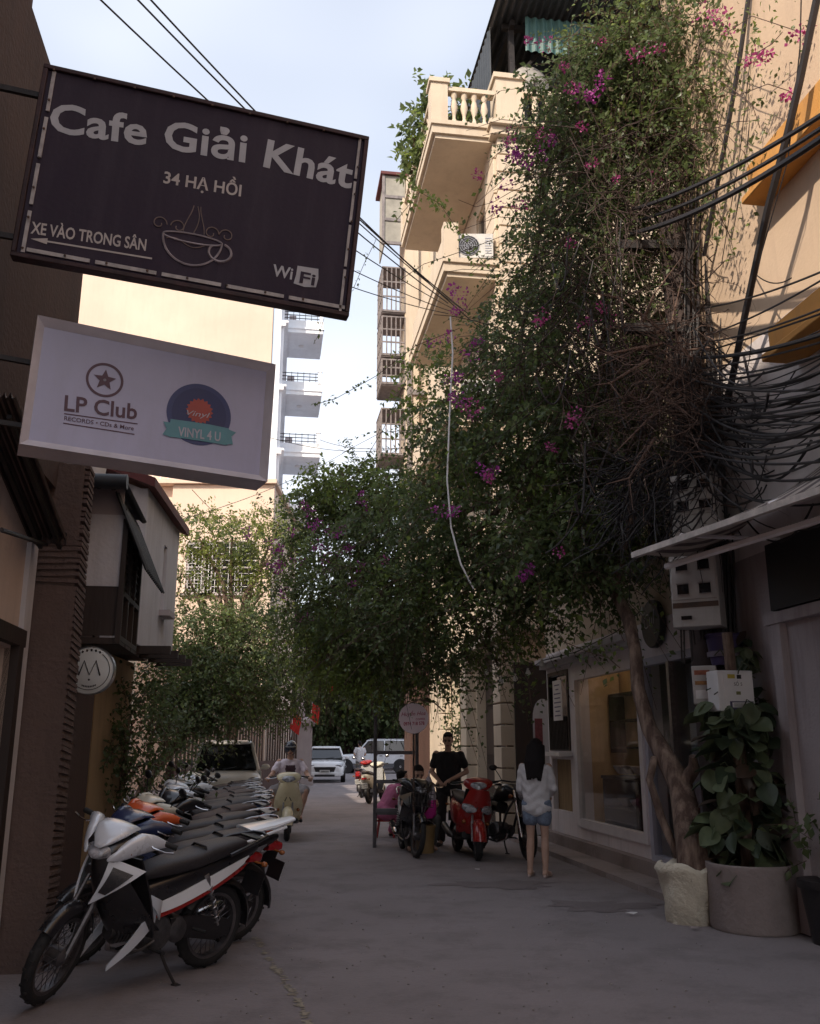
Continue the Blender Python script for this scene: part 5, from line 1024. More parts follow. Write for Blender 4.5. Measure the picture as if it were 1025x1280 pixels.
for y0, y1, kind in ((214, 300, 'roof'), (330, 385, 'cage'), (392, 440, 'cage'), (446, 476, 'cage'), (508, 565, 'cage')):
    z0, z1 = P(490, y1, 26.2).z, P(490, y0, 26.2).z; k = MB(); d = .72
    if kind == 'roof': k.box((-.65, -d/2, z1), (1.6, d+.2, .1)); k.build('lean_to_roof', m_redroof, hf); k = MB(); k.box((-.65, -d+.05, (z0+z1)/2), (1.3, .04, z1-z0)); k.build('glazed_screen', M('screen_buff', (.3, .28, .24), .6, .2, 3), hf); k = MB(); [k.box((.02-i*.9, -d/2, (z0+z1)/2), (.06, d, .06) if 0 else (.06, d, z1-z0)) for i in range(1)]; k.build('side_panel', M('screen_buff', (.3, .28, .24)), hf); k = MB(); [k.box((.05, -d/2, z0+(z1-z0)*i/3), (.07, d+.04, .1)) for i in range(4)]; k.box((.05, -d, (z0+z1)/2), (.08, .08, z1-z0)); k.build('screen_frame', m_cage, hf); continue
    k = k
    for zz, th in ((z0, .12), (z1, .08)): k = MB(); k.box((-.65, -d/2, zz), (1.3, d, th)); k.build('slab', m_cage, hf)
    k = MB()
    for i in range(6): k.tube([(.02, -d*i/5, z0), (.02, -d*i/5, z1)], .025, 4)
    for i in range(6): k.tube([(-i*.25, -d, z0), (-i*.25, -d, z1)], .025, 4)
    for i in range(4): zz = z0+(z1-z0)*i/3; k.tube([(.02, 0, zz), (.02, -d, zz), (-1.3, -d, zz)], .03, 4)
    k.build('railing', m_cage, hf)
# narrow pale house between them at street level
FW = row_frame((1.0, 25.2, 0), ANG_R); hw_ = house('house', 'pale narrow house front with small windows beyond the cream piers', 'house', FW, (0, 0, 0)); pierced(hw_, 'wall', w_white, -4, 2.2, 0, 6, 0, .3, [(.7, 1.0, 2.5, 2.9), (-1.5, -.6, 1, 2.3)]); window(hw_, .85, 2.5, .3, .4, 0, fm=m_white, bars=(0, 0)); window(hw_, -1.05, 1, .9, 1.3, 0, fm=m_wood_dark); k = MB(); k.box((2.1, 3, 3), (.2, 5.4, 6)); k.build('side_wall', w_white, hw_, smooth=0); k = MB(); k.box((-.9, 3, 6.1), (6.4, 6.6, .2)); k.build('roof', m_redroof, hw_, smooth=0)
# ------------------------------------------------------------------ hanging signs on the left
def on_sign(Mi, px, py):
    o = Mi @ Vector((0, 0, CAMH)); d = Mi.to_3x3() @ ray(px, py); t = -o.y/d.y; p = o+d*t; return (p.x, p.z)
m_cafe = M('cafe_panel', (.02, .013, .025), .8, .25, 2, .05, spec=.25); m_letter = M('cafe_letters', (.42, .42, .46), .6, .12, 6); m_letter2 = M('cafe_letters_warm', (.46, .41, .4), .6, .12, 6); m_cup = M('cup_print', (.16, .11, .1), .6, .3, 14)
def sign_root(name, label, loc, yaw, pitch, roll):
    Rm = Matrix.Rotation(D2R(yaw), 3, 'Z') @ Matrix.Rotation(D2R(pitch), 3, 'X') @ Matrix.Rotation(D2R(roll), 3, 'Y')
    t = thing(name, label, 'sign', loc, rot=Rm.to_euler()); return t, (Matrix.Translation(Vector(loc)) @ Rm.to_4x4()).inverted()
cs, ci = sign_root('signboard', 'large dark cafe signboard with pale lettering and a drawn coffee cup', (-1.248, 4.8, 4.704), 13.71, 6.13, 4.22); w, h = 1.931, 1.19
m_cafe = weathered('cafe_panel_worn', (.021, .011, .028), (.055, .04, .06), .75, .55, .1, 1.6); k = MB(); k.box((0, .02, 0), (w-.05, .03, h-.05)); k.build('panel', m_cafe, cs, smooth=0)
k = MB(); fr = .028
k.box((0, .03, h/2-fr/2), (w, .09, fr)); k.box((0, .03, -h/2+fr/2), (w, .09, fr)); k.box((-w/2+fr/2, .03, 0), (fr, .09, h-2*fr)); k.box((w/2-fr/2, .03, 0), (fr, .09, h-2*fr)); fm_ = k.build('frame', M('sign_frame', (.045, .022, .025), .6, .4, 7, .2, metal=.3), cs, bev=.005)
k = MB()
for i in range(5):
    k.box((-w/2+.07+i*.37+.18, -.004, -h/2+.055), (.34, .008, .022)); 
for i in range(4): k.box((-w/2+.062, -.004, -h/2+.16+i*.29), (.02, .008, .25)); k.box((w/2-.056, -.004, -h/2+.16+i*.29), (.016, .008, .27))
k.build('tape_edge', M('tape_grey', (.4, .37, .37), .6, .3, 14), cs, kind=None); k = MB()
for i in range(9):
    for z in (-h/2+.055, h/2-.03): k.ell((-w/2+.06+i*(w-.12)/8, -.018, z), (.008, .006, .008), 6, 4)
for i in range(1, 6):
    for x in (-w/2+.062, w/2-.05): k.ell((x, -.018, -h/2+.06+i*(h-.1)/6), (.008, .006, .008), 6, 4)
k.build('rivet', m_rust, cs, kind='stuff'); k = MB()
for x in (-.5, .45): k.tube([(x, .08, h/2-.1), (x-.35, .7, h/2+.2)], .015, 6); 
k.tube([(-w/2-.6, .09, h/2-.15), (w/2-.2, .09, h/2-.15)], .022, 4); k.tube([(-w/2-.6, .09, -h/2+.15), (w/2-.2, .09, -h/2+.15)], .022, 4); k.build('bracket', m_steel_dark, cs)
C = lambda x, y: on_sign(ci, x, y)
text_fit('Cafe', C(61, 163), C(183, 181), cs, m_letter, .0035, bold=.024, height=.185, spacing=1.03, ext=.001); text_fit('Giải', C(204, 184), C(307, 202), cs, m_letter, .0035, bold=.024, height=.185, spacing=1.03, ext=.001); text_fit('Khát', C(329, 207), C(439, 235), cs, m_letter, .0035, bold=.024, height=.185, spacing=1.03, ext=.001)
text_fit('34 HẠ HỒI', C(204, 228), C(301, 245), cs, m_letter2, .0035, bold=.02, height=.075, ext=.001); text_fit('XE VÀO TRONG SÂN', C(38, 291), C(182, 313), cs, m_letter2, .0035, bold=.02, height=.072, ext=.001)
a = Vector((C(38, 298)[0], 0, C(38, 298)[1])); b = Vector((C(190, 323)[0], 0, C(190, 323)[1])); k = MB(); d = (b-a).normalized(); n_ = Vector((-d.z, 0, d.x)); g = lambda p, y: (p.x, y, p.z)
k.add([g(a+d*.08-n_*.005, .002), g(b-n_*.005, .002), g(b+n_*.005, .002), g(a+d*.08+n_*.005, .002), g(a, .002), g(a+d*.09-n_*.018, .0015), g(a+d*.09+n_*.018, .0015)], [(0, 1, 2, 3), (4, 5, 6)]); k.build('arrow_print', m_letter2, cs, smooth=0)
text_fit('Wi', C(340, 344), C(365, 349), cs, m_letter, .0035, bold=.02, height=.075, ext=.001); k = MB()
c0, c1, c2, c3 = C(367, 354), C(395, 359), C(398, 336), C(372, 332); k.add([(q[0], .0015, q[1]) for q in (c0, ((c0[0]+c1[0])/2, c0[1]-.01), c1, (c1[0]+.008, (c1[1]+c2[1])/2), c2, c3, (c3[0]-.002, (c3[1]+c0[1])/2))], [tuple(range(7))]); k.build('badge_print', m_letter, cs, smooth=0); text_fit('Fi', C(374, 353), C(393, 357), cs, m_cafe, .0, bold=.02, height=.075, ext=.001)
k = MB(); cc = C(240, 305); R_ = lambda x, z: (cc[0]+x, .002, cc[1]+z)
k.tube([R_(.17*math.cos(t), .028*math.sin(t)+.035) for t in np.linspace(0, 2*math.pi, 40)], .0055, 5); k.tube([R_(-.17*math.cos(t), .035-.165*math.sin(t)) for t in np.linspace(0, math.pi, 30)], .007, 5); k.tube([R_(.165+.05*math.sin(t*1.0)*1.3, -.0+.055*math.cos(t)-.02) for t in np.linspace(.3, 5.4, 24)], .008, 5)
cup = k.build('cup_print', M('cup_print_pale', (.3, .26, .29), .6, .3, 14), cs); k = MB()
for (x, s) in ((-.2, 1), (-.09, -1), (.1, 1), (.19, -1)): k.tube([R_(x+s*.045*math.cos(t)*(1-t/9), .09+.045*math.sin(t)*(1-t/9)) for t in np.linspace(0, 6.5, 22)], .004, 4)
for x in (-.04, .0, .04): k.tube([R_(x+.02*math.sin(t*3+x*40), .07+t*.17) for t in np.linspace(0, 1, 16)], .0035, 4)
k.tube([R_(-.165+.33*t, -.0+.02*math.sin(t*9)) for t in np.linspace(.05, .95, 20)], .003, 4); k.build('steam_print', m_cup, cs)

ls, li = sign_root('lightbox', 'white lightbox sign with vinyl record and star logos below the dark cafe signboard', (-1.538, 5.2, 3.532), 25.5, .44, 1.59); w, h = 1.4315, .785
m_box = M('lightbox_alu', (.6, .58, .64), .4, .1, 5, metal=.25); k = MB(); k.box((0, .012, 0), (w-.08, .02, h-.08)); k.build('panel', weathered('lightbox_face', (.39, .4, .57), (.29, .28, .37), .4, .35, .05, 1.2), ls, smooth=0)
k = MB(); t = .045; dp = .2
for z in (1, -1): k.prism([(-.045, z*h/2), (.0, z*(h/2-t)), (dp, z*(h/2-t)), (dp, z*h/2)], -w/2, w/2, 'YZ')
for x in (1, -1): k.prism([(x*w/2, -.0435), (x*(w/2-t), .0015), (x*(w/2-t), dp-.002), (x*w/2, dp-.002)], -h/2+.001, h/2-.001, 'XY')
k.build('frame', m_box, ls, smooth=0); k = MB(); k.box((0, dp-.02, 0), (w-.05, .02, h-.05)); k.build('back_plate', m_box, ls); k = MB(); k.tube([(-w/2-.5, dp+.03, .2), (w/2-.3, dp+.03, .2)], .02, 4); k.tube([(-w/2-.5, dp+.03, -.2), (w/2-.3, dp+.03, -.2)], .02, 4); k.build('bracket', m_steel_dark, ls)
m_maroon = M('logo_maroon', (.075, .03, .055), .5, .1, 5); C = lambda x, y: on_sign(li, x, y)
text_fit('LP Club', C(80, 513), C(171, 524), ls, m_maroon, -.0, bold=.02, height=.098); text_fit('RECORDS • CDs & More', C(80, 525), C(167, 538), ls, m_maroon, -.0, bold=.012, height=.026)
for (a, b) in (((80, 517), (172, 530)), ((79, 529), (168, 543))):
    a, b = C(*a), C(*b); k = MB(); k.add([(a[0], 0, a[1]-.003), (b[0], 0, b[1]-.003), (b[0], 0, b[1]+.004), (a[0], 0, a[1]+.004)], [(0, 1, 2, 3)]); k.build('rule_print', m_maroon, ls, smooth=0)
c = C(131, 475); k = MB(); k.lathe([(.092, -.001), (.107, -.001), (.107, .001), (.092, .001)], 48, 'Y', (c[0], 0, c[1]), closed=True); k.add([(c[0]+rr*math.sin(a), -.001, c[1]+rr*math.cos(a)) for a, rr in [(i*math.pi/5, .067 if i % 2 == 0 else .03) for i in range(10)]] + [(c[0], -.001, c[1])], [(10, (i+1) % 10, i) for i in range(10)]); k.build('star_print', m_maroon, ls, smooth=0)
k = MB(); k.lathe([(0, -.0025), (.009, -.0025)], 12, 'Y', (c[0], 0, c[1])); k.build('dot_print', M('lightbox_dot', (.4, .4, .48)), ls)
c = C(249, 518); m_bl1 = M('vinyl_blue', (.035, .05, .16), .5, .1, 5); m_bl2 = M('vinyl_blue_deep', (.022, .032, .12), .5, .1, 5); m_teal = M('ribbon_teal', (.1, .27, .33), .5, .1, 5); m_tomato = M('burst_red', (.34, .06, .05), .5, .1, 5)
k = MB(); k.lathe([(0, -.001), (.198, -.001), (.198, .001)], 56, 'Y', (c[0], 0, c[1])); k.build('record_print', m_bl1, ls); k = MB(); k.lathe([(0, -.0025), (.168, -.0025), (.168, -.001)], 56, 'Y', (c[0], 0, c[1])); k.build('record_print', m_bl2, ls); k = MB(); k.add([(c[0]+rr*math.sin(a), -.004, c[1]+.02+rr*math.cos(a)) for a, rr in [(i*math.pi/18, .085 if i % 2 else .07) for i in range(36)]] + [(c[0], -.004, c[1]+.02)], [(36, (i+1) % 36, i) for i in range(36)]); k.build('burst_print', m_tomato, ls, smooth=0)
text_fit('Vinyl', C(233, 519), C(262, 523), ls, M('lightbox_dot', (.4, .4, .48)), -.006, shear=.3, height=.035)
k = MB()
top = [(213, 524), (235, 527), (262, 531), (286, 536)]; bot = [(211, 546), (234, 549), (260, 553), (284, 557)]
g = [[(*[C(*p)[0]], -.006, C(*p)[1]) for p in (bot[i], top[i])] for i in range(4)]; k.sheet(g, .001); k.add([(C(*p)[0], -.005, C(*p)[1]) for p in ((204, 527), (216, 529), (214, 547), (203, 543), (208, 536))], [(4, 3, 2, 1, 0)]); k.add([(C(*p)[0], -.005, C(*p)[1]) for p in ((283, 536), (295, 541), (289, 546), (291, 556), (281, 555))], [(4, 3, 2, 1, 0)]); k.build('ribbon_print', m_teal, ls, smooth=0)
text_fit('VINYL 4 U', C(222, 545), C(275, 552), ls, M('lightbox_dot', (.4, .4, .48)), -.008, bold=.02, height=.06)
# round hanging sign with an M
p = P(113, 838, 8.9); ms, mi_ = sign_root('round_sign', 'round white hanging sign with a thin letter M beside the ridged pillar', p, 6, 0, 0); k = MB(); k.lathe([(0, -.03), (.21, -.03), (.225, -.02), (.225, .05), (.21, .06), (0, .06)], 48, 'Y'); k.build('disc', M('sign_white', (.7, .72, .71), .35, .08, 2), ms)
k = MB(); k.lathe([(.222, -.034), (.23, -.034), (.23, .062), (.222, .062)], 48, 'Y', closed=True); k.build('rim', m_alu, ms)
k = MB(); k.tube([(-.1, -.031, -.05), (-.055, -.031, .09), (.0, -.031, -.045), (.055, -.031, .09), (.1, -.031, -.05)], .009, 4); k.ell((0, -.031, -.09), (.01, .004, .01), 8, 6); k.tube([(.185*math.cos(a), -.031, .185*math.sin(a)) for a in np.linspace(-2.6, .95, 40)], .004, 4)
for i in range(5): a = 2.0-.22*i; k.box((.19*math.cos(a), -.031, .19*math.sin(a)), (.018, .002, .022), 0, 0, a-math.pi/2)
for i in range(9): a = -1.95+.1*i; k.box((.155*math.cos(a), -.031, .155*math.sin(a)), (.01, .002, .016), 0, 0, a+math.pi/2)
k.build('letter_print', m_black, ms); k = MB(); k.tube([(0, .02, .22), (0, .02, .42)], .012, 6); k.tube([(0, .02, .4), (-.4, .3, .4)], .012, 6); k.build('bracket', m_steel_dark, ms)
# pink round sign across the road
p = P(517, 898, 13.7); ps, pi_ = sign_root('round_sign', 'round pale pink coffee sign on a curved bracket above the street vendor', p, 0, 0, 0); k = MB(); k.lathe([(0, -.03), (.275, -.03), (.285, -.02), (.285, .03), (0, .03)], 48, 'Y'); k.build('disc', M('sign_pink', (.78, .62, .66), .5, .06, 2), ps)
mr = M('sign_red', (.4, .03, .08), .5); ps.scale = (.76, .76, .76); text_fit('Huyền Hoa', (-.235, .04), (.23, .065), ps, mr, -.032, shear=.35, height=.075, bold=.01); text_fit('COFFEE', (.04, -.035), (.22, -.028), ps, mr, -.032, bold=.02); text_fit('0974 718 578', (-.19, -.135), (.21, -.12), ps, mr, -.032, bold=.03, height=.065)
k = MB(); k.tube([(-.2, .06, .22), (.1, .06, .36), (.4, .06, .3), (.6, .06, .12)], .013, 6); k.tube([(.0, .06, -.28), (.0, .06, .34)], .012, 6); k.tube([(.0, .06, -2.45), (.0, .06, -.28)], .02, 8); k.build('bracket', m_rust, ps)

# ------------------------------------------------------------------ utility pole, meter boxes, cables
pole = Vector((3.02, 9.25, 0)); up_ = thing('utility_pole', 'dark concrete utility pole swallowed by vines and cable tangles', 'utility pole', pole); k = MB(); k.tube([(0, 0, 0), (-.02, 0, 4), (-.05, 0, 7.4)], [.2, .18, .15], 14); k.build('shaft', M('pole_concrete', (.055, .038, .035), .9, .3, 3, .4), up_)
for z in (5.9, 6.9): k = MB(); k.box((-.1, -.14, z), (1.2, .08, .1)); k.build('crossarm', m_steel_dark, up_)
def panel_thing(name, label, cat, px0, py0, px1, py1, Y, d, mat, rz=0):
    a, b = P(px0, py1, Y), P(px1, py0, Y); t = thing(name, label, cat, ((a.x+b.x)/2, Y, a.z), rz); return t, b.x-a.x, b.z-a.z
m_meter = weathered('meter_box_paint', (.46, .44, .43), (.2, .15, .13), .6, .6, .1, 3)
for (y0, y1, lab, rows) in ((592, 672, 'upper grey meter cabinet with square windows, above the awning rail', 2), (690, 783, 'lower grey meter cabinet with square windows, under the awning rail', 2)):
    t, w, h = panel_thing('meter_box', lab, 'meter box', 842, y0, 893, y1, 8.72, .3, m_meter, -.5); k = MB(); k.box((0, .15, h/2), (w, .3, h)); k.build('casing', m_meter, t, bev=.008); k = MB(); k.box((0, -.004, h*.66), (w*.94, .016, h*.6)); dr = k.build('door', m_meter, t, bev=.006)
    for r_ in range(rows):
        for q in (-1, 1): k = MB(); z = h*(.5+.32*r_); k.box((q*w*.23, -.014, z), (w*.24, .012, h*.13)); k.build('meter_window', m_glassblack, dr); [MB().box((q*w*.23, -.016, z+e_*h*.075), (w*.27, .03, .01)).build('rim', m_alu, dr) for e_ in (-1, 1)]
    if y1 > 700: k = MB(); k.box((-w*.2, -.006, h*.12), (w*.22, .014, h*.05)); k.build('slot', m_glassblack, t); k = MB(); k.box((0, -.002, h*.29), (w*.96, .008, .05)); k.build('stain_band', m_rust, t)
t, w, h = panel_thing('meter_box', 'small pale switch box with faded stickers left of the labelled box', 'switch box', 868, 832, 894, 880, 8.8, .2, m_meter, -.35); k = MB(); k.box((0, .1, h/2), (w, .2, h)); k.build('casing', m_meter, t, bev=.008)
for z, m_, hh in ((.82, M('sticker_red', (.3, .1, .06), .7, .3, 30), .12), (.55, M('sticker_orange', (.34, .17, .06), .7, .3, 30), .1), (.25, m_white, .22)): k = MB(); k.box((-w*.08, -.003, h*z), (w*.62, .004, h*hh)); k.build('sticker', m_, t)
t, w, h = panel_thing('meter_box', 'white switch box with yellow and printed labels above the climbing plant', 'switch box', 898, 838, 941, 889, 8.5, .25, m_meter, .15); k = MB(); k.box((0, .1, h/2), (w, .22, h)); k.build('casing', m_white, t, bev=.008); k = MB(); k.box((w*.06, -.012, h*.5), (w*.8, .006, h*.94)); dr = k.build('door', m_white, t, bev=.004)
for x, z, sx_, sz_, m_ in ((-.12, .85, .2, .1, M('sticker_yellow', (.5, .38, .05), .6)), (.1, .84, .12, .1, m_black), (.05, .44, .12, .08, M('sticker_olive', (.2, .2, .08), .6)), (.12, .14, .66, .2, M('sticker_navy', (.07, .06, .13), .6)), (.1, .15, .5, .12, m_white)): k = MB(); k.box((x*w, -.017 - (.003 if m_ is m_white else 0), z*h), (sx_*w, .004, sz_*h)); k.build('sticker', m_, dr)
text_fit('SỐ 5', (-.02, h*.62), (.06, h*.62), dr, m_black, -.016); k = MB()
for i in range(4): k.box((.1*w, -.0235, h*(.115+.022*i)), (w*.42, .002, h*.008))
k.build('printed_lines', m_black, dr)
p = P(908, 832, 8.9); bt = thing('bucket', 'purple banded plastic bucket strapped on the pole above the switch boxes', 'bucket', p); k = MB(); k.lathe([(0, 0), (.13, 0), (.15, .1), (.17, .27), (.18, .27), (.18, .3), (.15, .3), (.12, .03), (0, .03)], 24); k.build('shell', M('bucket_violet', (.06, .045, .13), .4, .2, 4), bt); k = MB(); k.lathe([(.155, .08), (.168, .08), (.172, .13), (.16, .13)], 24, closed=True); k.build('band', M('bucket_band', (.2, .17, .22), .5), bt)
def sag(a, b, s, n=14): a, b = Vector(a), Vector(b); return [a.lerp(b, i/n) - Vector((0, 0, s*4*(i/n)*(1-i/n))) for i in range(n+1)]
def cable(label, pts, r, mat=None, group=None, name='cable'): k = MB(); k.tube(pts, r, 6); return tag(k.build(name, mat or m_cable), label, 'cable', group)
# three wires over the street, behind the signboard, to the vine
for i, (x0, y0, x1, y1) in enumerate(((105, -20, 560, 379), (155, -18, 585, 392), (172, -18, 600, 410))): cable(('leftmost of the thin wires crossing the sky above the cafe signboard', 'middle one of the thin wires crossing the sky above the cafe signboard', 'rightmost of the thin wires crossing the sky above the cafe signboard')[i], sag(P(x0, y0, 5.9), P(x1, y1, 12.2), .12), .008)
for i, (x0, y0, x1, y1) in enumerate(((430, 262, 575, 385), (425, 300, 570, 388), (425, 330, 566, 390), (420, 352, 560, 392))): cable(('highest','second highest','second lowest','lowest')[i]+' thin wire running from behind the cafe signboard to the vine', sag(P(x0, y0, 7.5+i*.5), P(x1, y1, 12), .03), .006, group='thin wires converging on the vine')
for i, (x0, y0, x1, y1) in enumerate(((205, 655, 440, 560), (240, 612, 345, 690), (330, 545, 500, 560))): cable(('thin grey wire above the sunlit tree crown at left','thin wire sloping down past the pale balconied house','thin wire level with the lowest pale balcony')[i], sag(P(x0, y0, 22), P(x1, y1, 30), .25), .008, group='wires across the far street')
cable('long thin wire drooping across the far gap between the houses', sag(P(398, 549, 42), P(500, 560, 27), .2), .012)
pts = [P(*q) for q in ((563, 395, 11.2), (566, 440, 11.1), (562, 520, 11), (559, 600, 10.9), (564, 660, 10.8), (576, 705, 10.7), (592, 736, 10.7))]; cable('white loose cable hanging down in front of the bougainvillea', pts, .011, m_white)
# heavy cables on the right
for i, (q0, q1, r, s) in enumerate((((790, 262, 9.2), (1060, 122, 5.4), .022, .1), ((800, 275, 9.2), (1060, 138, 5.4), .02, .1), ((790, 292, 9.2), (1060, 150, 5.4), .028, .12))): cable(('topmost of the three thick black cables slanting across the peach wall', 'middle one of the three thick black cables slanting across the peach wall', 'lowest of the three thick black cables slanting across the peach wall')[i], sag(P(*q0), P(*q1), s), r)
cable('thick black cable dropping steeply in front of the bougainvillea flowers', [P(*q) for q in ((938, -20, 7.6), (925, 70, 7.8), (908, 170, 8.1), (895, 240, 8.4), (880, 320, 8.8))], .024)
cable('thickest black cable bundle dropping across the peach wall at the right', [P(*q) for q in ((1025, -20, 6.2), (1000, 100, 6.5), (985, 165, 6.7), (960, 260, 7.1), (930, 400, 7.9), (910, 500, 8.6))], .034)
for i, x in enumerate((0, 8)): cable(('left','right')[i]+' one of two thin wires hanging beside the steep black cable', [P(952+x, -20, 7.6), P(936+x, 90, 7.8), P(925+x, 190, 8), P(902+x, 330, 8.6)], .005, group='thin wires beside the steep cable')
cable('thin wire beside the thickest cable bundle', [P(1002, -20, 6.2), P(1000, 60, 6.4), P(985, 200, 6.8), P(948, 330, 7.4)], .006)
for i in range(15):
    y0 = 440+i*8+rnd.uniform(-5, 5); y1 = 400+i*11+rnd.uniform(-6, 6); cable('black cable in the sagging bundle between the tangle and the right edge', sag(P(880+rnd.uniform(-20, 12), y0, 9.0), P(1060, y1, 5.6), rnd.uniform(.02, .3)), rnd.choice((.006, .009, .013, .017)), group='bundle of black cables right of the tangle')
for i, (y0, y1) in enumerate(((385, 325), (420, 330), (428, 372))): cable(('highest','middle','lowest')[i]+' black wire rising from the tangle across the peach wall', sag(P(880, y0, 9), P(1060, y1, 5.6), .05), .009, group='wires rising across the peach wall')
n = 60; k = MB()
for i in range(n): a = P(rnd.uniform(830, 910), rnd.uniform(380, 700), 8.95+rnd.uniform(-.15, .1)); b = P(rnd.uniform(845, 915), rnd.uniform(560, 840), 9.0); k.tube(sag(a, b, rnd.uniform(-.1, .5), 10), rnd.choice((.006, .009, .012)), 5)
for i in range(9): x = 872+i*5; k.tube([P(x+rnd.uniform(-6, 6), 150, 9.1), P(x-14+rnd.uniform(-8, 8), 330, 9.05), P(x-5+rnd.uniform(-8, 8), 520, 9.0), P(x+6, 800, 8.98)], rnd.choice((.014, .02, .026)), 6)
for i in range(46):
    y0 = rnd.gauss(500, 60); k.tube(sag(P(rnd.uniform(850, 900), y0, 8.9), P(1070, y0+rnd.uniform(-70, 40), 5.6), rnd.uniform(.0, .45)) if i % 3 else sag(P(rnd.uniform(860, 940), y0, 8.4), P(rnd.uniform(930, 1030), y0+rnd.uniform(-30, 60), 6.8), rnd.uniform(.1, .5)), rnd.choice((.004, .006, .009, .012)), 5)
for i in range(26):
    a = P(rnd.uniform(700, 880), rnd.uniform(250, 560), 9.0); b = a+Vector((rnd.uniform(-.9, .3), rnd.uniform(-.3, .3), rnd.uniform(-1.6, -.3))); k.tube(sag(a, b, rnd.uniform(.1, .6), 12), rnd.choice((.008, .011, .014)), 5)
for i in range(9):
    c = P(rnd.uniform(830, 960), rnd.uniform(430, 600), 8.2); r_ = rnd.uniform(.12, .3); k.tube([c+Vector((r_*math.cos(t), .1*math.sin(t*2), r_*1.2*math.sin(t))) for t in np.linspace(0, 5.8, 20)], .008, 5)
tag(k.build('cable_tangle', m_cable), 'tangle of black cables running down the utility pole', 'cable tangle', kind='stuff')
k = MB()                                                    # thick stay cables slanting through the vine
for i in range(5): k.tube(sag(P(690+i*6, 395+i*6, 11.6), P(515+i*7, 618+i*6, 15.5), .15), .022, 6)
tag(k.build('cable_bundle', M('cable_brown', (.05, .032, .026), .7, .3, 5)), 'slanting bundle of brown cables through the middle of the bougainvillea', 'cables')
# nest of dead twigs and loops
st = np.array([list(P(rnd.gauss(850, 40), rnd.gauss(500, 48), 8.6+rnd.uniform(-.4, .4))) for _ in range(340)]); dr_ = R.normal(size=(340, 3))*np.array([1.2, .8, .6]); w_ = walks(st, dr_, R.uniform(.4, 1.3, 340), 9, .28, .05); o = strands('twigs', w_, R.uniform(.003, .008, 340), m_dead, taper=.15); tag(o, 'brown nest of dead twigs caught on the utility pole', 'dead twigs', kind='stuff')
st = np.array([list(P(rnd.uniform(700, 880), rnd.uniform(150, 520), 9.2+rnd.uniform(-.5, .5))) for _ in range(560)]); dr_ = R.normal(size=(560, 3))*np.array([.6, .6, .7])+np.array([0, 0, -.6]); w_ = walks(st, dr_, R.uniform(.6, 2.2, 560), 9, .22, .04); o = strands('stems', w_, R.uniform(.003, .009, 560), M('stem_dark', (.05, .03, .026), .85, .3, 10)); tag(o, 'mass of thin bare stems hanging inside the bougainvillea', 'stems', kind='stuff')
st = np.array([list(P(rnd.uniform(770, 900), rnd.uniform(560, 640), 8.8+rnd.uniform(-.3, .3))) for _ in range(220)]); dr_ = R.normal(size=(220, 3))*.5+np.array([-.5, .2, -.7]); w_ = walks(st, dr_, R.uniform(.5, 1.3, 220), 9, .25, .03); o = strands('stems', w_, R.uniform(.004, .012, 220), m_cable); tag(o, 'dark straggling cables and stems fanning down left of the meter cabinet', 'stems', kind='stuff')

# ------------------------------------------------------------------ planters, trunk, climbing plant
wp = G(868, 1160); wpl = thing('planter', 'rough white plastered stump planter holding the leaning trunk', 'planter', (wp.x+.06, wp.y+.28, 0)); k = MB()
prof = [(.0, 0), (.21, 0), (.22, .06), (.225, .12), (.24, .18), (.25, .25), (.262, .32), (.275, .38), (.29, .43), (.29, .47), (.25, .49), (.19, .44), (.0, .43)]; k.lathe(prof, 40); k.v = [(x*(1+.05*math.sin(z*19+y*13)+.05*math.sin(x*31)+.03*math.sin(z*57+y*43)), y*(1+.05*math.sin(z*23+x*17)+.03*math.sin(x*61+z*37)), z+.03*math.sin(x*21+y*9)*(z > .35)) for x, y, z in k.v]; k.build('shell', weathered('rough_white_plaster', (.62, .56, .45), (.2, .17, .14), .95, .75, 1.0, 4, streak=False), wpl, smooth=60)
k = MB(); k.lathe([(0, .445), (.18, .45), (.19, .42)], 20); k.build('soil', M('soil', (.05, .035, .028), .95, .4, 8, .5), wpl)
cp = G(966, 1172); cpl = thing('planter', 'big round grey concrete planter under the climbing plant', 'planter', (cp.x, cp.y+.37, 0)); k = MB(); k.lathe([(0, 0), (.36, 0), (.375, .03), (.37, .48), (.38, .5), (.38, .54), (.335, .54), (.32, .46), (0, .44)], 36); k.v = [(x*(1+.012*math.sin(z*15+y*9)), y, z) for x, y, z in k.v]; k.build('shell', m_conc, cpl, bev=.006); k = MB(); k.lathe([(0, .46), (.33, .46)], 24); k.build('soil', MATS['soil'], cpl)
# the bougainvillea
bg_root = thing('bougainvillea', 'huge magenta flowering bougainvillea arching over the street from a leaning trunk', 'bougainvillea', (wp.x, wp.y+.26, .43)); o0 = Vector(bg_root.location)
def rel(pts): return [Vector(p)-o0 for p in pts]
tr = rel([P(876, 1092, wp.y+.26), P(868, 1050, wp.y+.3), P(850, 985, 9.15), P(830, 945, 9.3), P(808, 910, 9.45), P(800, 860, 9.6), P(796, 815, 9.7), P(786, 775, 9.9), P(768, 738, 10.2), P(735, 700, 10.6), P(690, 660, 11.2), P(640, 620, 12.0), P(580, 640, 13.0), P(520, 650, 14)])
k = MB(); k.tube(tr, [.19, .15, .125, .115, .08, .07, .066, .064, .064, .06, .055, .05, .04, .03], 16)
k.v = [(x*(1)+.022*math.sin(z*17+y*9)+.012*math.sin(z*41), y+.02*math.sin(z*23+x*19), z+.01*math.sin(x*40)) for x, y, z in k.v]; k.tube(rel([P(848, 1072, 9.0), P(826, 1020, 9.1), P(812, 975, 9.2), P(818, 948, 9.32)]), [.036, .04, .036, .04], 10); k.tube(rel([P(850, 985, 9.15), P(868, 960, 9.1), P(866, 945, 9.05)]), [.08, .06, .035], 10)
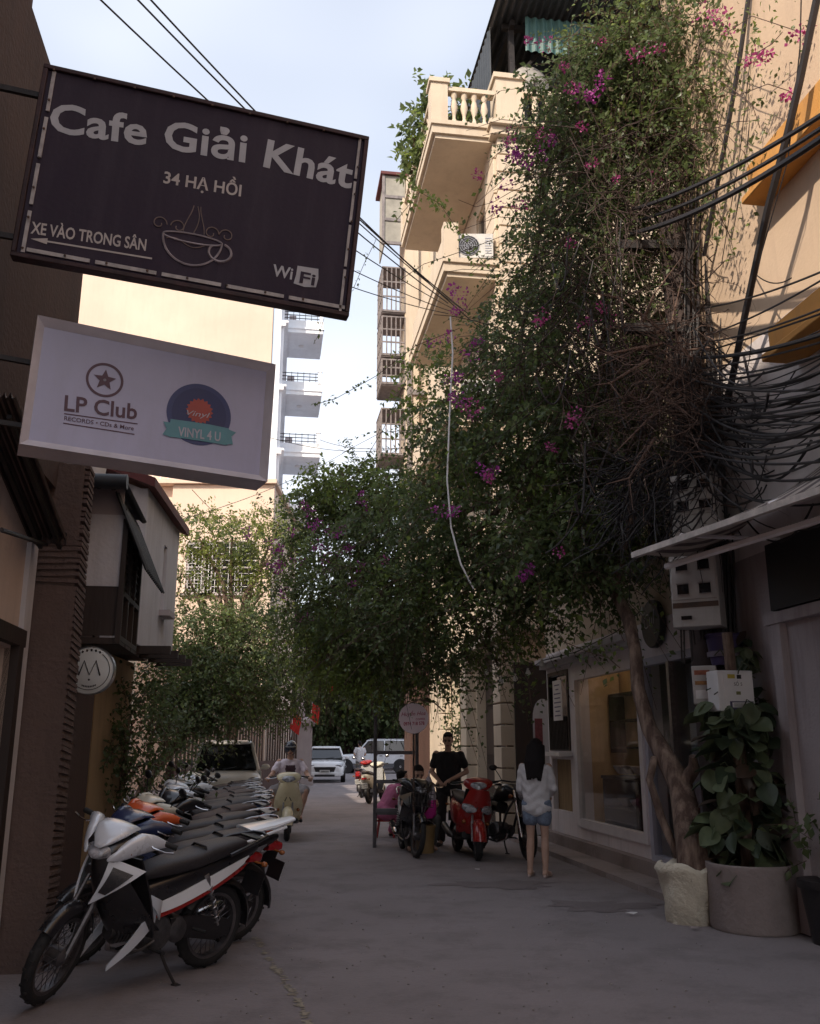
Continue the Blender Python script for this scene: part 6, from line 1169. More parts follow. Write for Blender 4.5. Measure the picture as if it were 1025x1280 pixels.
k.build('trunk', m_bark, bg_root, smooth=60)
for i, pp in enumerate(([(768, 738, 10.2), (790, 640, 9.9), (830, 480, 9.5), (860, 300, 9.3), (850, 100, 9.4)], [(735, 700, 10.6), (740, 560, 10.6), (760, 380, 10.3), (740, 200, 10.3), (770, 40, 10)], [(690, 660, 11.2), (650, 560, 11.6), (650, 430, 11.8), (680, 260, 11.2), (700, 140, 10.8)], [(640, 620, 12), (560, 700, 13), (470, 720, 14.5), (400, 700, 15.5)])): k = MB(); k.tube(rel([P(*q) for q in pp]), [.05, .042, .035, .026, .015][:len(pp)], 8); k.build('limb', m_bark, bg_root)
def blob(px, py, rx, ry, Y, w=1.0, dr=.75): c = P(px, py, Y); s = (c-Vector((0, 0, CAMH))).length/FPX; r = (rx*s, max(.35, rx*s*dr), ry*s); return (np.array(c-o0), np.array(r), w)
up_bl = [blob(*q) for q in ((835, 60, 85, 80, 9.6), (805, 95, 75, 60, 9.8), (755, 150, 82, 70, 10.2), (718, 215, 55, 75, 10.6), (800, 200, 75, 90, 9.7, .8), (705, 320, 50, 65, 11.2), (750, 320, 95, 85, 10.2, .8), (655, 430, 60, 75, 11.8), (725, 440, 100, 75, 10.5, .9), (815, 330, 50, 120, 9.5, .5), (620, 470, 35, 50, 12), (790, 120, 70, 70, 9.7), (872, 70, 50, 60, 8.6, .6), (868, 165, 36, 60, 8.8, .6))]
low_bl = [blob(*q) for q in ((650, 545, 100, 60, 11.6), (735, 540, 90, 50, 10.3, 1.2), (620, 640, 110, 75, 12.0, 1.2), (725, 640, 75, 75, 10.6, 1.3), (700, 685, 75, 50, 10.5, 1.3), (520, 680, 110, 75, 13.8, 1.2), (425, 685, 75, 62, 15.5, 1.2), (450, 765, 95, 60, 15.0), (560, 760, 110, 70, 12.8, 1.1), (630, 740, 60, 40, 11.8, .8), (470, 630, 70, 45, 15, 1.0), (430, 825, 55, 28, 16), (510, 820, 80, 32, 14.8, .8), (745, 700, 45, 50, 10.2), (570, 560, 50, 60, 12.4, .7), (420, 625, 40, 35, 15.5, .8))]
gr_bl = [blob(*q) for q in ((430, 620, 60, 35, 15.2, .5), (540, 455, 35, 25, 13, .25), (545, 520, 40, 60, 12.8, .4))]
pos, d_, so, sd, sl = sprigs(up_bl, 225, 9, (.2, .6), .9, .45); leaf_obj('leaves', pos, d_, (.035, .095), m_leaf, bg_root, pick=(.5, .36, .08, .06)); stems_obj('twigs', so, sd, sl, .0045, m_twig, bg_root, .9, .8)
pos, d_, so, sd, sl = sprigs(low_bl, 132, 10, (.2, .6), .6, .4); leaf_obj('leaves', pos, d_, (.045, .11), m_leaf, bg_root, pick=(.32, .43, .24, .01)); stems_obj('twigs', so, sd, sl, .0045, m_twig, bg_root, .6, .6)
pos, d_, so, sd, sl = sprigs(gr_bl, 230, 9, (.22, .5), .3, .3); leaf_obj('leaves', pos, d_, (.06, .11), m_leaf[1:3], bg_root, pick=(.45, .55)); stems_obj('twigs', so, sd, sl, .004, m_twig, bg_root, .3)
pos, d_, so, sd, sl = sprigs(up_bl+low_bl, 10, 26, (.5, 1.3), .55, .75); leaf_obj('trailing_shoots', pos, d_, (.03, .085), m_leaf, bg_root, pick=(.35, .42, .2, .03)); stems_obj('shoot_stems', so, sd, sl, .006, m_twig, bg_root, .75)
br_bl = [blob(*q) for q in ((430, 815, 50, 30, 15.2, 1), (400, 780, 40, 30, 15.6, 1), (470, 845, 50, 20, 14.6, .8), (440, 610, 60, 25, 15, 1), (385, 840, 25, 20, 16, .8))]; pos, d_, so, sd, sl = sprigs(br_bl, 130, 9, (.2, .5), .6, .6); leaf_obj('bright_leaves', pos, d_, (.05, .11), m_leaf[1:3], bg_root, pick=(.3, .7))
def PW(px, py, off=.25):                # on a plane a little in front of the right-hand house wall
    Fi = FR.inverted(); o_ = Fi @ Vector((0, 0, CAMH)); q_ = Fi.to_3x3() @ ray(px, py); return FR @ (o_ + q_*((-off-o_.y)/q_.y))
fl = [(310, 664, 15.8), (345, 690, 15.4), (365, 665, 15.2), (372, 700, 15.2), (395, 660, 15), (400, 688, 15), (385, 640, 15.2), (430, 660, 14.6), (425, 690, 14.6), (440, 730, 14.4), (455, 630, 14.6), (372, 775, 15.6), (355, 745, 15.6), (390, 655, 15), (350, 705, 15.3), (410, 700, 14.9), (438, 686, 14.6), (567, 640, 11.4), (610, 590, 11.1), (655, 718, 10.8), (570, 470, 11.7), (578, 385, 11.6), (565, 360, 11.6), (590, 440, 11.5), (560, 420, 11.6), (575, 500, 11.6), (635, 230, 10.7), (645, 195, 10.6), (640, 180, 10.7), (735, 120, 9.8), (728, 118, 9.8), (690, 175, 10.3), (790, 70, 9.3), (825, 60, 9.2), (798, 68, 9.2), (810, 62, 9.2), (880, 18, 9.0), (905, 22, 8.9), (912, 38, 8.9), (895, 20, 8.9), (950, 68, 8.4), (942, 72, 8.4), (958, 70, 8.4), (932, 78, 8.5), (1000, 45, 7.9), (985, 118, 8.0), (770, 222, 9.5), (740, 205, 9.9), (650, 255, 10.7), (690, 560, 10.3), (480, 700, 13.4), (700, 690, 10.2), (590, 520, 11.4)]
fl = fl[:32] + [(q[0]+rnd.gauss(0, 14), q[1]+rnd.gauss(0, 12), q[2]) for q in fl[:32]] + fl[32:] + [(rnd.uniform(560, 860), rnd.uniform(20, 600), 9.9) for _ in range(22)]
cen = [np.array((P(q[0], q[1], q[2]-.75) if q[0] < 858 else PW(q[0], q[1], .35))-o0) for q in fl]; blossoms('flowers', cen[:64], R.uniform(.05, .16, 64), 30, (.03, .05), m_bract[0], bg_root); blossoms('flowers', cen[64:], R.uniform(.04, .13, len(cen)-64), 26, (.025, .045), m_bract[1], bg_root)
# trailing shoots against the sky and the peach wall
def shoot(pts, n, size, parent, mats, r=.005, spread=.1):
    pts = [Vector(p)-o0 for p in pts]; k = MB(); cum = []; 
    k.tube(pts, r, 5); k.build('shoot', m_twig, parent); ps_ = []; ds = []
    for i in range(n):
        t = rnd.random()*(len(pts)-1); j = min(int(t), len(pts)-2); ps_.append(pts[j].lerp(pts[j+1], t-j) + Vector((rnd.gauss(0, spread*.3), rnd.gauss(0, spread*.3), rnd.gauss(0, spread*.3)))); ds.append((rnd.gauss(0, 1), rnd.gauss(0, 1), -.6))
    leaf_obj('leaves', np.array([list(q) for q in ps_]), unit(np.array(ds)), size, mats, parent, pick=(.3, .4, .3))
shoot([P(575, 410, 12), P(520, 432, 12.5), P(470, 470, 13), P(420, 498, 13.4), P(395, 505, 13.6)], 60, (.05, .09), bg_root, m_leaf[:2]); shoot([P(510, 470, 13), P(480, 535, 13.6), P(450, 585, 14), P(432, 610, 14.4)], 34, (.03, .06), bg_root, m_leaf[:2])
shoot([P(620, 345, 11.6), P(580, 300, 11.8), P(550, 255, 12), P(525, 240, 12.2), P(495, 276, 12.3)], 150, (.06, .1), bg_root, m_leaf[1:3], spread=.25); shoot([P(640, 290, 11.4), P(590, 310, 11.7), P(530, 330, 12.3), P(500, 350, 12.5)], 30, (.04, .08), bg_root, m_leaf[:3])
shoot([P(470, 300, 9), P(455, 330, 9), P(442, 360, 9)], 26, (.02, .04), bg_root, m_leaf[:2], .003, .08); shoot([P(405, 398, 12), P(400, 415, 12), P(392, 430, 12)], 8, (.04, .06), bg_root, m_leaf[:2], .003)
for pp in (((880, 60), (930, 75), (965, 55), (978, 40)), ((880, 100), (920, 120), (960, 105), (990, 115)), ((860, 150), (900, 160), (930, 190), (938, 215)), ((870, 30), (910, 40), (940, 20), (1000, 40)), ((850, 210), (890, 230), (900, 270), (915, 300)), ((860, 90), (895, 130), (905, 190), (920, 240)), ((850, 20), (890, 15), (915, 45), (925, 80)), ((855, 120), (900, 100), (940, 130), (950, 160)), ((850, 170), (880, 190), (895, 240), (890, 300))): shoot([PW(*q, .15+.12*(i_ % 3)) for i_, q in enumerate(pp)], 75, (.03, .075), bg_root, m_leaf, .004, .4)
for i in range(14):
    a = P(rnd.uniform(800, 890), rnd.uniform(400, 560), 8.7); b = a+Vector((rnd.uniform(-.9, .5), rnd.uniform(-.5, .2), rnd.uniform(-.8, .7))); c = a.lerp(b, .5)+Vector((rnd.uniform(-.15, .15), 0, rnd.uniform(-.2, .2))); k = MB(); k.tube([a-o0, c-o0, b-o0], [.018, .012, .004], 6); k.tube([c-o0, c-o0+Vector((rnd.uniform(-.4, .4), -.1, rnd.uniform(-.4, .4)))], [.009, .003], 5); k.build('dry_branch', m_dead, bg_root)
for pp in (((700, 800, 10.4), (735, 815, 10.0), (760, 822, 9.9), (775, 835, 9.8)), ((640, 820, 11.5), (660, 850, 11.4), (665, 885, 11.4)), ((600, 830, 12), (610, 850, 12), (600, 880, 12))): shoot([P(*q) for q in pp], 60, (.05, .09), bg_root, m_leaf[:3], .005, .35)
n = 170; st = np.array([list(P(rnd.uniform(380, 565), rnd.uniform(800, 850), rnd.uniform(14.5, 19))-o0) for _ in range(n)]); strands('aerial_roots', walks(st, np.tile([0, 0, -1.0], (n, 1))+R.normal(size=(n, 3))*.05, R.uniform(.4, 1.5, n), 7, .05), .006, m_twig, bg_root)
cl = thing('climbing_plant', 'broad-leaved climbing plant on a post in the concrete planter', 'plant', (cp.x, cp.y+.36, .45)); k = MB(); k.tube([(0, .05, 0), (.0, .05, 1.0), (-.02, .05, 2.1)], [.07, .06, .05], 10); k.build('post', m_bark, cl)
def bigleaf():
    k = MB(); g = []
    for i in range(7):
        t = i/6; w = .62*math.sin(math.pi*min(1, t*.94+.06))**.7*(1-.32*t); g.append([(u*w*.78, t-.08*(1-abs(u))*(t < .1), -.18*t*t + .1*abs(u)*w - .02*math.cos(u*3)) for u in (-1, -.5, 0, .5, 1)])
    return k.sheet(g, .01)
big = [bigleaf().mesh('large_leaf') for _ in range(3)]
m_big = [M('pothos_dark', (.035, .05, .028), .48, .3, 2.5, spec=.35), M('pothos_mid', (.06, .08, .04), .5, .3, 2.5, col2=(.1, .12, .06), spec=.35), M('pothos_brown', (.05, .03, .02), .5, .3, 3)]
for me, mt in zip(big, m_big): me.materials.append(mt)
for i in range(262):
    z = 1.5*rnd.random()**.9 if i < 230 else rnd.uniform(1.4, 2.15); a = rnd.uniform(0, 2*math.pi); rr = (.3 if z < 1.45 else .12)*(1-.1*z)*rnd.uniform(.55, 1.15)*(.75 if z < .25 else 1); s = rnd.uniform(.14, .25)*(1 if z < 1.5 else .75)
    o = obj('large_leaf', big[0 if rnd.random() < .45 else (1 if rnd.random() < .88 else 2)], None, cl); o.location = (rr*math.cos(a)+(.0 if z < 1.45 else .22), .05+rr*math.sin(a)+(0 if z < 1.45 else .2), z); o.rotation_euler = (D2R(rnd.uniform(-80, 5)), D2R(rnd.uniform(-40, 40)), a-math.pi/2+rnd.uniform(-1.0, 1.0)); o.scale = (s, s, s)
k = MB()
for i in range(40): z = rnd.uniform(0, 2); a = rnd.uniform(0, 6.28); k.tube([(.05*math.cos(a), .05+.05*math.sin(a), z-.1), (.15*math.cos(a), .05+.15*math.sin(a), z+.05), (.25*math.cos(a), .05+.25*math.sin(a), z)], .006, 5)
k.build('leaf_stalk', M('stalk_green', (.05, .06, .03), .6, .3, 5), cl)
pt = P(1022, 1150, 7.7); pb = thing('potted_plant', 'dark pot with a straggling plant at the right edge', 'potted plant', (pt.x+.2, 7.9, 0)); k = MB(); k.lathe([(0, 0), (.16, 0), (.22, .42), (.24, .42), (.24, .48), (.2, .48), (0, .42)], 20); k.build('pot', m_black, pb); ps2, d2, a_, b_, c_ = sprigs([(np.array([-.05, 0, .8]), np.array([.2, .2, .35]), 1)], 60, 8, (.15, .35), .8, .2); leaf_obj('leaves', ps2, d2, (.06, .11), m_leaf[:2], pb); stems_obj('stems', a_, b_, c_, .004, m_twig, pb)

# ------------------------------------------------------------------ left-hand trees and shrubs
def tree(label, base, blobs, dens, size, pick, name='tree', trunk_r=.14, limbs=7, mats=None, cat='tree', ln=(.25, .6), crown_c=None, stem_keep=.5):
    global o0
    keep = o0; o0 = Vector(base); t = thing(name, label, cat, base); bl = [blob(*q) for q in blobs]; c = Vector(np.mean([b[0] for b in bl], axis=0)); k = MB(); f = Vector((c.x*.5, c.y*.5, max(.8, c.z*.55))); k.tube([(0, 0, -.05), (f.x*.3, f.y*.3, f.z*.5), f], [trunk_r, trunk_r*.8, trunk_r*.65], 10); k.build('trunk', m_bark, t, smooth=60)
    for b in bl[:limbs]:
        e = Vector(b[0]); m_ = f.lerp(e, .5)+Vector((rnd.uniform(-.3, .3), rnd.uniform(-.3, .3), rnd.uniform(-.1, .4))); k = MB(); k.tube([f, f.lerp(m_, .5)+Vector((0, 0, .1)), m_, e], [trunk_r*.55, trunk_r*.42, trunk_r*.3, trunk_r*.12], 7); k.build('limb', m_bark, t)
    ps_, ds, a, b_, c_ = sprigs(bl, dens, 9, ln, .5, .35); leaf_obj('crown', ps_, ds, size, mats or m_leaf, t, pick=pick); stems_obj('twigs', a, b_, c_, .006, m_twig, t, .5, stem_keep); o0 = keep; return t
b0 = P(165, 960, 18.5)
tree('bushy shade tree spreading along the left side above the parked van', (b0.x, 18.5, 0), ((270, 810, 55, 40, 20, 1), (295, 775, 40, 25, 21, .6), (245, 790, 35, 40, 20, .9), (320, 810, 50, 40, 21, .9), (265, 860, 70, 45, 19.5, 1), (330, 850, 50, 40, 21, .8), (360, 850, 40, 40, 22, .7), (220, 850, 40, 60, 19, .9), (245, 880, 60, 30, 19, .9), (345, 880, 35, 20, 22, .4)), 150, (.06, .11), (.5, .38, .11, .01))
b1 = P(290, 940, 27)
tree('tree with sunlit yellow-green crown in front of the grilled beige house', (b1.x, 27, 0), ((290, 670, 75, 28, 27, .7), (245, 665, 45, 28, 27, .6), (340, 690, 50, 40, 27, .6), (270, 720, 60, 30, 27, .35), (330, 740, 45, 40, 27, .6), (235, 720, 30, 30, 26, .5), (350, 650, 40, 25, 28, .4)), 70, (.07, .13), (.1, .3, .59, .01), mats=[m_leaf[0], m_leaf[1], M('leaf_yellow_green', (.2, .24, .05), .5, .2, 3, trans=.4), m_leaf[3]], trunk_r=.2)
b2 = P(395, 950, 58)
tree('dark tree standing behind the far gate at the end of the street', (b2.x, 62.5, 0), ((440, 870, 70, 40, 62, 1), (390, 870, 60, 45, 62, 1), (500, 870, 60, 40, 62, 1), (450, 800, 90, 50, 68, 1), (360, 830, 50, 60, 66, 1)), 30, (.2, .45), (.7, .28, .01, .01), trunk_r=.3, ln=(.5, 1.2))
b3 = P(160, 1000, 13.2)
tree('dark leafy shrub against the ochre wall behind the parked motorbikes', (b3.x-.3, 13.2, 0), ((165, 900, 45, 50, 13, .9), (200, 930, 40, 40, 14, 1), (140, 950, 40, 40, 12.6, 1), (185, 860, 30, 40, 14, .5)), 120, (.05, .1), (.75, .22, .01, .02), name='shrub', cat='shrub', trunk_r=.05, limbs=4)
b4 = P(590, 960, 21)
tree('thin creeper climbing the pale house front beyond the standing man', (b4.x-.1, 21.5, 0), ((590, 930, 18, 50, 21.5, .8), (580, 890, 16, 40, 21.5, .6), (600, 960, 18, 30, 21.5, .9)), 150, (.06, .1), (.4, .5, .09, .01), name='creeper', cat='creeper', trunk_r=.03, limbs=3)
# shrub on the roof balcony
q = FC @ Vector((-1.2, -1.1, 14.25)); tree('leafy potted shrub growing over the top balustrade of the cream house', q, ((552, 135, 26, 18, 17.8, .5), (535, 165, 16, 26, 18.2, .6), (522, 185, 12, 30, 19, .7), (575, 150, 14, 25, 17.8, .3), (528, 120, 14, 8, 18, .3)), 120, (.12, .22), (.15, .5, .34, .01), name='shrub', cat='shrub', trunk_r=.03, limbs=5, ln=(.3, .6))
# string of bulbs
sl_ = thing('string_lights', 'string of small white bulbs under the bougainvillea by the shop', 'string lights', P(620, 835, 12.5)); o1 = Vector(sl_.location); pp = [P(*q)-o1 for q in ((590, 820, 13), (608, 838, 12.9), (627, 848, 12.7), (644, 845, 12.5), (660, 838, 12.3), (677, 826, 12.1), (720, 815, 11.6), (770, 790, 11.2), (803, 762, 10.9))]; k = MB(); k.tube(pp, .006, 5); k.build('wire', m_cable, sl_)
for q in pp[1:6]+[pp[8]]: k = MB(); k.lathe([(0, -.075), (.028, -.06), (.036, -.035), (.02, 0), (.014, .03), (0, .03)], 12, 'Z', q); k.build('bulb', M('bulb_white', (.75, .74, .7), .3), sl_)

# ------------------------------------------------------------------ motorbikes on the left
GP = 'motorbikes parked in a row along the left wall'
def bike_at(root, rear, front, lean=9):
    rx, ry = rear; fx, fy = front; a = math.atan2(fy-ry, fx-rx); c = Vector(((rx+fx)/2, (ry+fy)/2)); root.location = (c.x-.02*math.cos(a), c.y-.02*math.sin(a), .005); root.rotation_euler = (D2R(-lean), 0, a); return root
hero = underbone('white and burgundy motorbike leaning on its kickstand, nearest the camera', GP, p_black, p_silver, p_white, p_silver, steer=.45, rack=p_black, shield=p_silver, stripe2=p_red, fend=p_black); bike_at(hero, (-1.47, 7.12), (-2.2, 6.13))
b2 = underbone('dark motorbike with white tail tip and long black seat behind the nearest motorbike', GP, p_black, p_blue, p_grey, p_blue, steer=.25, rack=p_white, mirror=False, stripe2=p_grey); bike_at(b2, (-1.45, 7.95), (-2.38, 7.15), 8)
k = MB(); k.loft([(-.62, .87, .13, .02), (-.85, .895, .11, .025), (-1.08, .935, .05, .015)], 12, 3); k.build('tail_cowl', p_white, b2, bev=.0)
b3_ = underbone('motorbike with bright orange handlebar cowl and leg shield in the left row', GP, p_orange, p_orange, p_black, p_orange, steer=.3, shield=p_white, rack=1); bike_at(b3_, (-1.62, 8.85), (-2.55, 8.02), 8)
kinds = [(p_black, p_ivory, p_yellow, p_ivory), (p_black, p_grey, p_red, p_black), (p_blue, p_silver, p_silver, p_silver), (p_burg, p_black, p_grey, p_black), (p_black, p_white, p_white, p_white)]
labs = ['motorbike with ivory cowl just behind the orange one in the left row', 'black motorbike with red stripe, two behind the orange one in the left row', 'blue motorbike with silver cowl in the middle of the left row', 'burgundy motorbike with dark cowl towards the van in the left row', 'black motorbike with white cowl nearest the van in the left row']
protos = []
for i, (c_, l_) in enumerate(zip(kinds, labs)):
    b = underbone(l_, GP, c_[0], c_[1], c_[2], c_[3], seat=[m_seat, M('seat_brown', (.07, .045, .04), .6, .3, 20, .1), M('seat_grey', (.07, .065, .07), .6, .3, 20, .1)][i % 3], steer=rnd.uniform(-.1, .4), rack=1, mirror=i % 2 == 0); Y = 9.95+i*1.25+rnd.uniform(-.12, .12); x = -1.5-.148*(Y-7.2); bike_at(b, (x+rnd.uniform(-.3, .15), Y), (x-1.0+rnd.uniform(-.05, .2), Y-.78+rnd.uniform(-.35, .25)), rnd.uniform(5, 11)); protos.append(b)
w1_ = scooter('white rounded scooter squeezed between motorbikes in the left row', GP, p_white, steer=.3, round_lamp=True); bike_at(w1_, (-2.35, 13.1), (-3.3, 12.4), 7); w2_ = scooter('silver scooter with raised mirrors near the van bonnet', GP, p_silver, steer=.2); bike_at(w2_, (-2.75, 15.2), (-3.7, 14.4), 7)
for i, (src, Y, l_) in enumerate(((4, 15.9, 'black and white motorbike parked tight against the van bonnet'), (2, 17.0, 'blue and silver motorbike in front of the van headlight'), (0, 17.9, 'black and ivory motorbike at the far end of the left row by the van'), (3, 18.7, 'burgundy motorbike half hidden beside the van corner'))):
    x = -1.62-.148*(Y-7.2); a = math.atan2(-.78, -.98); dup(protos[src], (x-.49, Y-.39, .005), (D2R(-rnd.uniform(6, 10)), 0, a+rnd.uniform(-.12, .12)), l_, GP)

# ------------------------------------------------------------------ cars
van = car('parked_van', 'old off-white boxy van parked behind the row of motorbikes', 'van', 3.9, 1.55, 1.72, 1.05, 1.0, 1.2, .85, -1.6, -1.8, .31, m_vanpaint, boxy=4.5); v0 = G(278, 1008); van.location = (-4.35, 22.4, 0); van.rotation_euler = (0, 0, D2R(-78)); van.scale = (1, 1, .95)
sed = car('parked_car', 'white compact car with dark grille facing the camera down the street', 'car', 4.1, 1.7, 1.48, .95, .88, .95, .25, -1.3, -1.75, .31, m_carwhite); q = G(402, 976); sed.location = (-3.75, 42.3, 0); sed.rotation_euler = (0, 0, D2R(-86))
suv = car('parked_car', 'white and grey off-road car standing sideways across the far junction', 'car', 4.7, 1.85, 1.85, 1.1, 1.05, .95, .35, -1.75, -2.1, .38, m_carwhite, lower=m_cargrey, boxy=4.5, roof_rails=True); suv.location = (-2.0, 54.5, 0); suv.rotation_euler = (0, 0, D2R(176))

# ------------------------------------------------------------------ rider
rp = G(348, 1052); sc = scooter('cream scooter being ridden towards the camera', None, p_cream, steer=.0, mirror=False, cowl=p_cream, stand=False); ang = D2R(-84); sc.location = (-2.1, 16.6, 0); sc.rotation_euler = (0, 0, ang)
# ------------------------------------------------------------------ people (figure faces -y, x to the right of the picture)
rider_J = dict(pelvis=(0, .32, .84), chest=(0, .27, 1.14), neck=(0, .22, 1.32), head=(0, .18, 1.455), shr=(-.19, .24, 1.25), shl=(.19, .24, 1.25), elr=(-.31, .07, 1.03), ell=(.31, .07, 1.03), har=(-.345, -.19, 1.0), hal=(.345, -.19, 1.0), hpr=(-.1, .28, .8), hpl=(.1, .28, .8), knr=(-.29, -.1, .76), knl=(.29, -.1, .76), anr=(-.2, -.03, .37), anl=(.2, -.03, .37), tor=(-.22, -.17, .33), tol=(.22, -.17, .33))
rr, V, K, Rm = person(rider_J, 'person in dark helmet, pale printed t-shirt and shorts riding the cream scooter', hand_curl=1.1, loc=(-2.1, 16.6, 0), rz=D2R(6), hair=False)
ts_ = shirt(rr, V, M('tee_lilac', (.7, .61, .68), .85, .1, 8, .2), 'short', 1.02, .04, 't_shirt'); 
me_ = ts_.data; me_.materials.append(M('print_dark', (.06, .03, .04), .8)); n_ = len(me_.polygons); c_ = np.empty(n_*3); me_.polygons.foreach_get('center', c_); c_ = c_.reshape(-1, 3); me_.polygons.foreach_set('material_index', ((abs(c_[:, 0]) < .095-.3*abs(c_[:, 2]-1.13)+.02*np.sin(c_[:, 0]*90)) & (abs(c_[:, 2]-1.13) < .06) & (c_[:, 1] < .22)).astype(np.int32))
trousers(rr, V, M('shorts_grey', (.3, .28, .29), .85, .15, 10), .42, 1.02, 'shorts')
k = MB(); k.ell(K(0, -.012, .05), (.115, .135, .115), 22, 14, Rm); he_ = k.build('helmet', M('helmet_navy', (.03, .035, .055), .25, .2, 4, coat=.5), rr); bm = he_.data
k = MB(); k.loft([(0, 0, .01, .01), (0.01, 0, .1, .012), (.06, -.012, .085, .01), (.075, -.018, .04, .006)], 14, 3); k.T = Matrix(); vv = [tuple(K(y, .1+x, .055+z)) for x, y, z in k.v]; k.v = vv; k.build('visor_peak', m_black, he_)
for q in (-1, 1): k = MB(); k.tube([K(q*.1, 0, .02), K(q*.075, .04, -.06), K(0, .06, -.105)], .007, 5); k.build('strap', m_black, he_)
k = MB(); k.add([tuple(v) for v in ()], []); g = [[(x, .27-.155-.012+.05*abs(x)/.1*.3-(z-1.1)*.12, z) for x in np.linspace(-.1, .1, 6)] for z in np.linspace(1.1, 1.2, 4)]; k.sheet(g, .004); 
for q in 'lr': k2 = MB(); k2.cone(V['an'+q]+Vector((0, .05, -.075)), V['to'+q]+Vector((0, 0, -.045)), .028, .03); k2.build('sandal', m_black, rr)
man_J = dict(pelvis=(0, 0, .93), chest=(0, -.01, 1.26), neck=(0, -.03, 1.46), head=(0, -.06, 1.60), shr=(-.2, 0, 1.4), shl=(.2, 0, 1.4), elr=(-.27, .0, 1.12), ell=(.29, .02, 1.12), har=(-.13, -.22, .99), hal=(.04, -.24, 1.0), hpr=(-.1, 0, .9), hpl=(.1, 0, .9), knr=(-.12, -.02, .49), knl=(.12, -.01, .49), anr=(-.13, .02, .09), anl=(.13, .02, .09), tor=(-.16, -.14, .04), tol=(.16, -.14, .04))
mm = G(562, 1057); mr_, V, K, Rm = person(man_J, 'person in black t-shirt and dark trousers standing with hands together beside the vendor', hand_curl=.8, tilt=.25, loc=(.62, 15.3, 0), rz=D2R(-8))
shirt(mr_, V, M('tee_black', (.018, .014, .016), .85, .2, 9, .2), 'short', 1.05, .06, 't_shirt'); trousers(mr_, V, M('trousers_dark', (.028, .022, .024), .85, .2, 9, .2), .98, 1.05)
for q in 'lr': k = MB(); k.cone(V['an'+q]+Vector((0, .03, -.065)), V['to'+q]+Vector((0, -.01, -.012)), .03, .036); k.build('sandal', m_wood_dark, mr_)
wom_J = dict(pelvis=(0, 0, .86), chest=(0, .01, 1.15), neck=(0, .0, 1.34), head=(-.01, -.03, 1.475), shr=(-.165, .01, 1.275), shl=(.165, .01, 1.275), elr=(-.215, -.02, 1.02), ell=(.215, .0, 1.02), har=(-.1, -.2, .92), hal=(.15, -.2, .9), hpr=(-.085, 0, .83), hpl=(.085, 0, .83), knr=(-.085, -.02, .45), knl=(.09, -.01, .45), anr=(-.09, .03, .08), anl=(.1, .03, .08), tor=(-.1, -.13, .03), tol=(.12, -.13, .03))
wm, V, K, Rm = person(wom_J, 'person with long dark hair in white blouse and denim shorts, back to the camera', skin=m_skin_l, sx=.86, hand_curl=.7, tilt=.2, loc=(1.55, 11.75, 0), rz=D2R(158), long_hair=True)
shirt(wm, V, M('blouse_white', (.6, .58, .6), .85, .06, 8, .25), 'long', .93, .06, 'blouse', .007); trousers(wm, V, M('denim', (.16, .2, .28), .85, .25, 30, .3), .22, .93, 'shorts')
for q in 'lr': k = MB(); k.cone(V['an'+q]+Vector((0, .04, -.062)), V['to'+q]+Vector((0, -.02, -.008)), .02, .03); k.build('sandal', M('sandal_pink', (.5, .38, .35), .6, .1, 8), wm)
hb_ = thing('handbag', 'small dark pouch held in front of the person in denim shorts', 'bag', wm.matrix_basis @ Vector((.17, -.27, .72))); k = MB(); k.loft([(-.09, .0, .03, .06), (-.06, .0, .04, .09), (.06, .0, .04, .09), (.09, 0, .03, .06)], 12, 4); k.build('pouch', M('pouch_plum', (.08, .04, .05), .6, .2, 8), hb_); k = MB(); k.tube([(-.07, 0, .08), (-.04, 0, .2), (.04, 0, .2), (.07, 0, .08)], .008, 5); k.build('strap', m_black, hb_)
pk_J = dict(pelvis=(0, .05, .42), chest=(.02, -.16, .72), neck=(.03, -.28, .88), head=(.04, -.36, .98), shr=(-.18, -.22, .8), shl=(.2, -.22, .8), elr=(-.24, -.36, .56), ell=(.25, -.36, .58), har=(-.1, -.52, .5), hal=(.1, -.52, .5), hpr=(-.1, .03, .4), hpl=(.1, .03, .4), knr=(-.2, -.36, .46), knl=(.2, -.36, .46), anr=(-.18, -.22, .09), anl=(.18, -.22, .09), tor=(-.2, -.38, .04), tol=(.2, -.38, .04))
pk, V, K, Rm = person(pk_J, 'person in pink shirt and trousers crouching on a stool behind the vendor frame', loc=(-.42, 16.6, 0), rz=D2R(120), hand_curl=.9)
m_pink = M('cloth_pink', (.46, .13, .24), .85, .15, 6, .2); shirt(pk, V, m_pink, 'long', 1.06, .0, 'shirt'); trousers(pk, V, m_pink, .98, 1.06)
for q in 'lr': k = MB(); k.cone(V['an'+q]+Vector((0, .03, -.06)), V['to'+q]+Vector((0, -.01, -.012)), .028, .034); k.build('sandal', m_black, pk)
stl = thing('stool', 'low plastic stool under the person in pink', 'stool', (-.42, 16.6, 0)); k = MB(); k.box((0, .05, .28), (.3, .3, .03)); k.build('seat', m_red_lens, stl)
for a in (-1, 1):
    for b in (-1, 1): k = MB(); k.tube([(a*.15, .05+b*.15, 0), (a*.11, .05+b*.11, .27)], .018, 6); k.build('leg', m_red_lens, stl)
st_J = dict(pk_J); st_J.update(chest=(0, -.05, .78), neck=(0, -.08, .97), head=(0, -.12, 1.1), shr=(-.2, -.06, .9), shl=(.2, -.06, .9), elr=(-.26, -.2, .66), ell=(.26, -.2, .66), har=(-.1, -.4, .6), hal=(.1, -.4, .6), pelvis=(0, .02, .48), hpr=(-.1, .0, .46), hpl=(.1, .0, .46))
sp, V, K, Rm = person(st_J, 'person with dark hair and dark shirt sitting low behind the black motorbike', loc=(.1, 14.75, 0), rz=D2R(15), hand_curl=.9, tilt=.4)
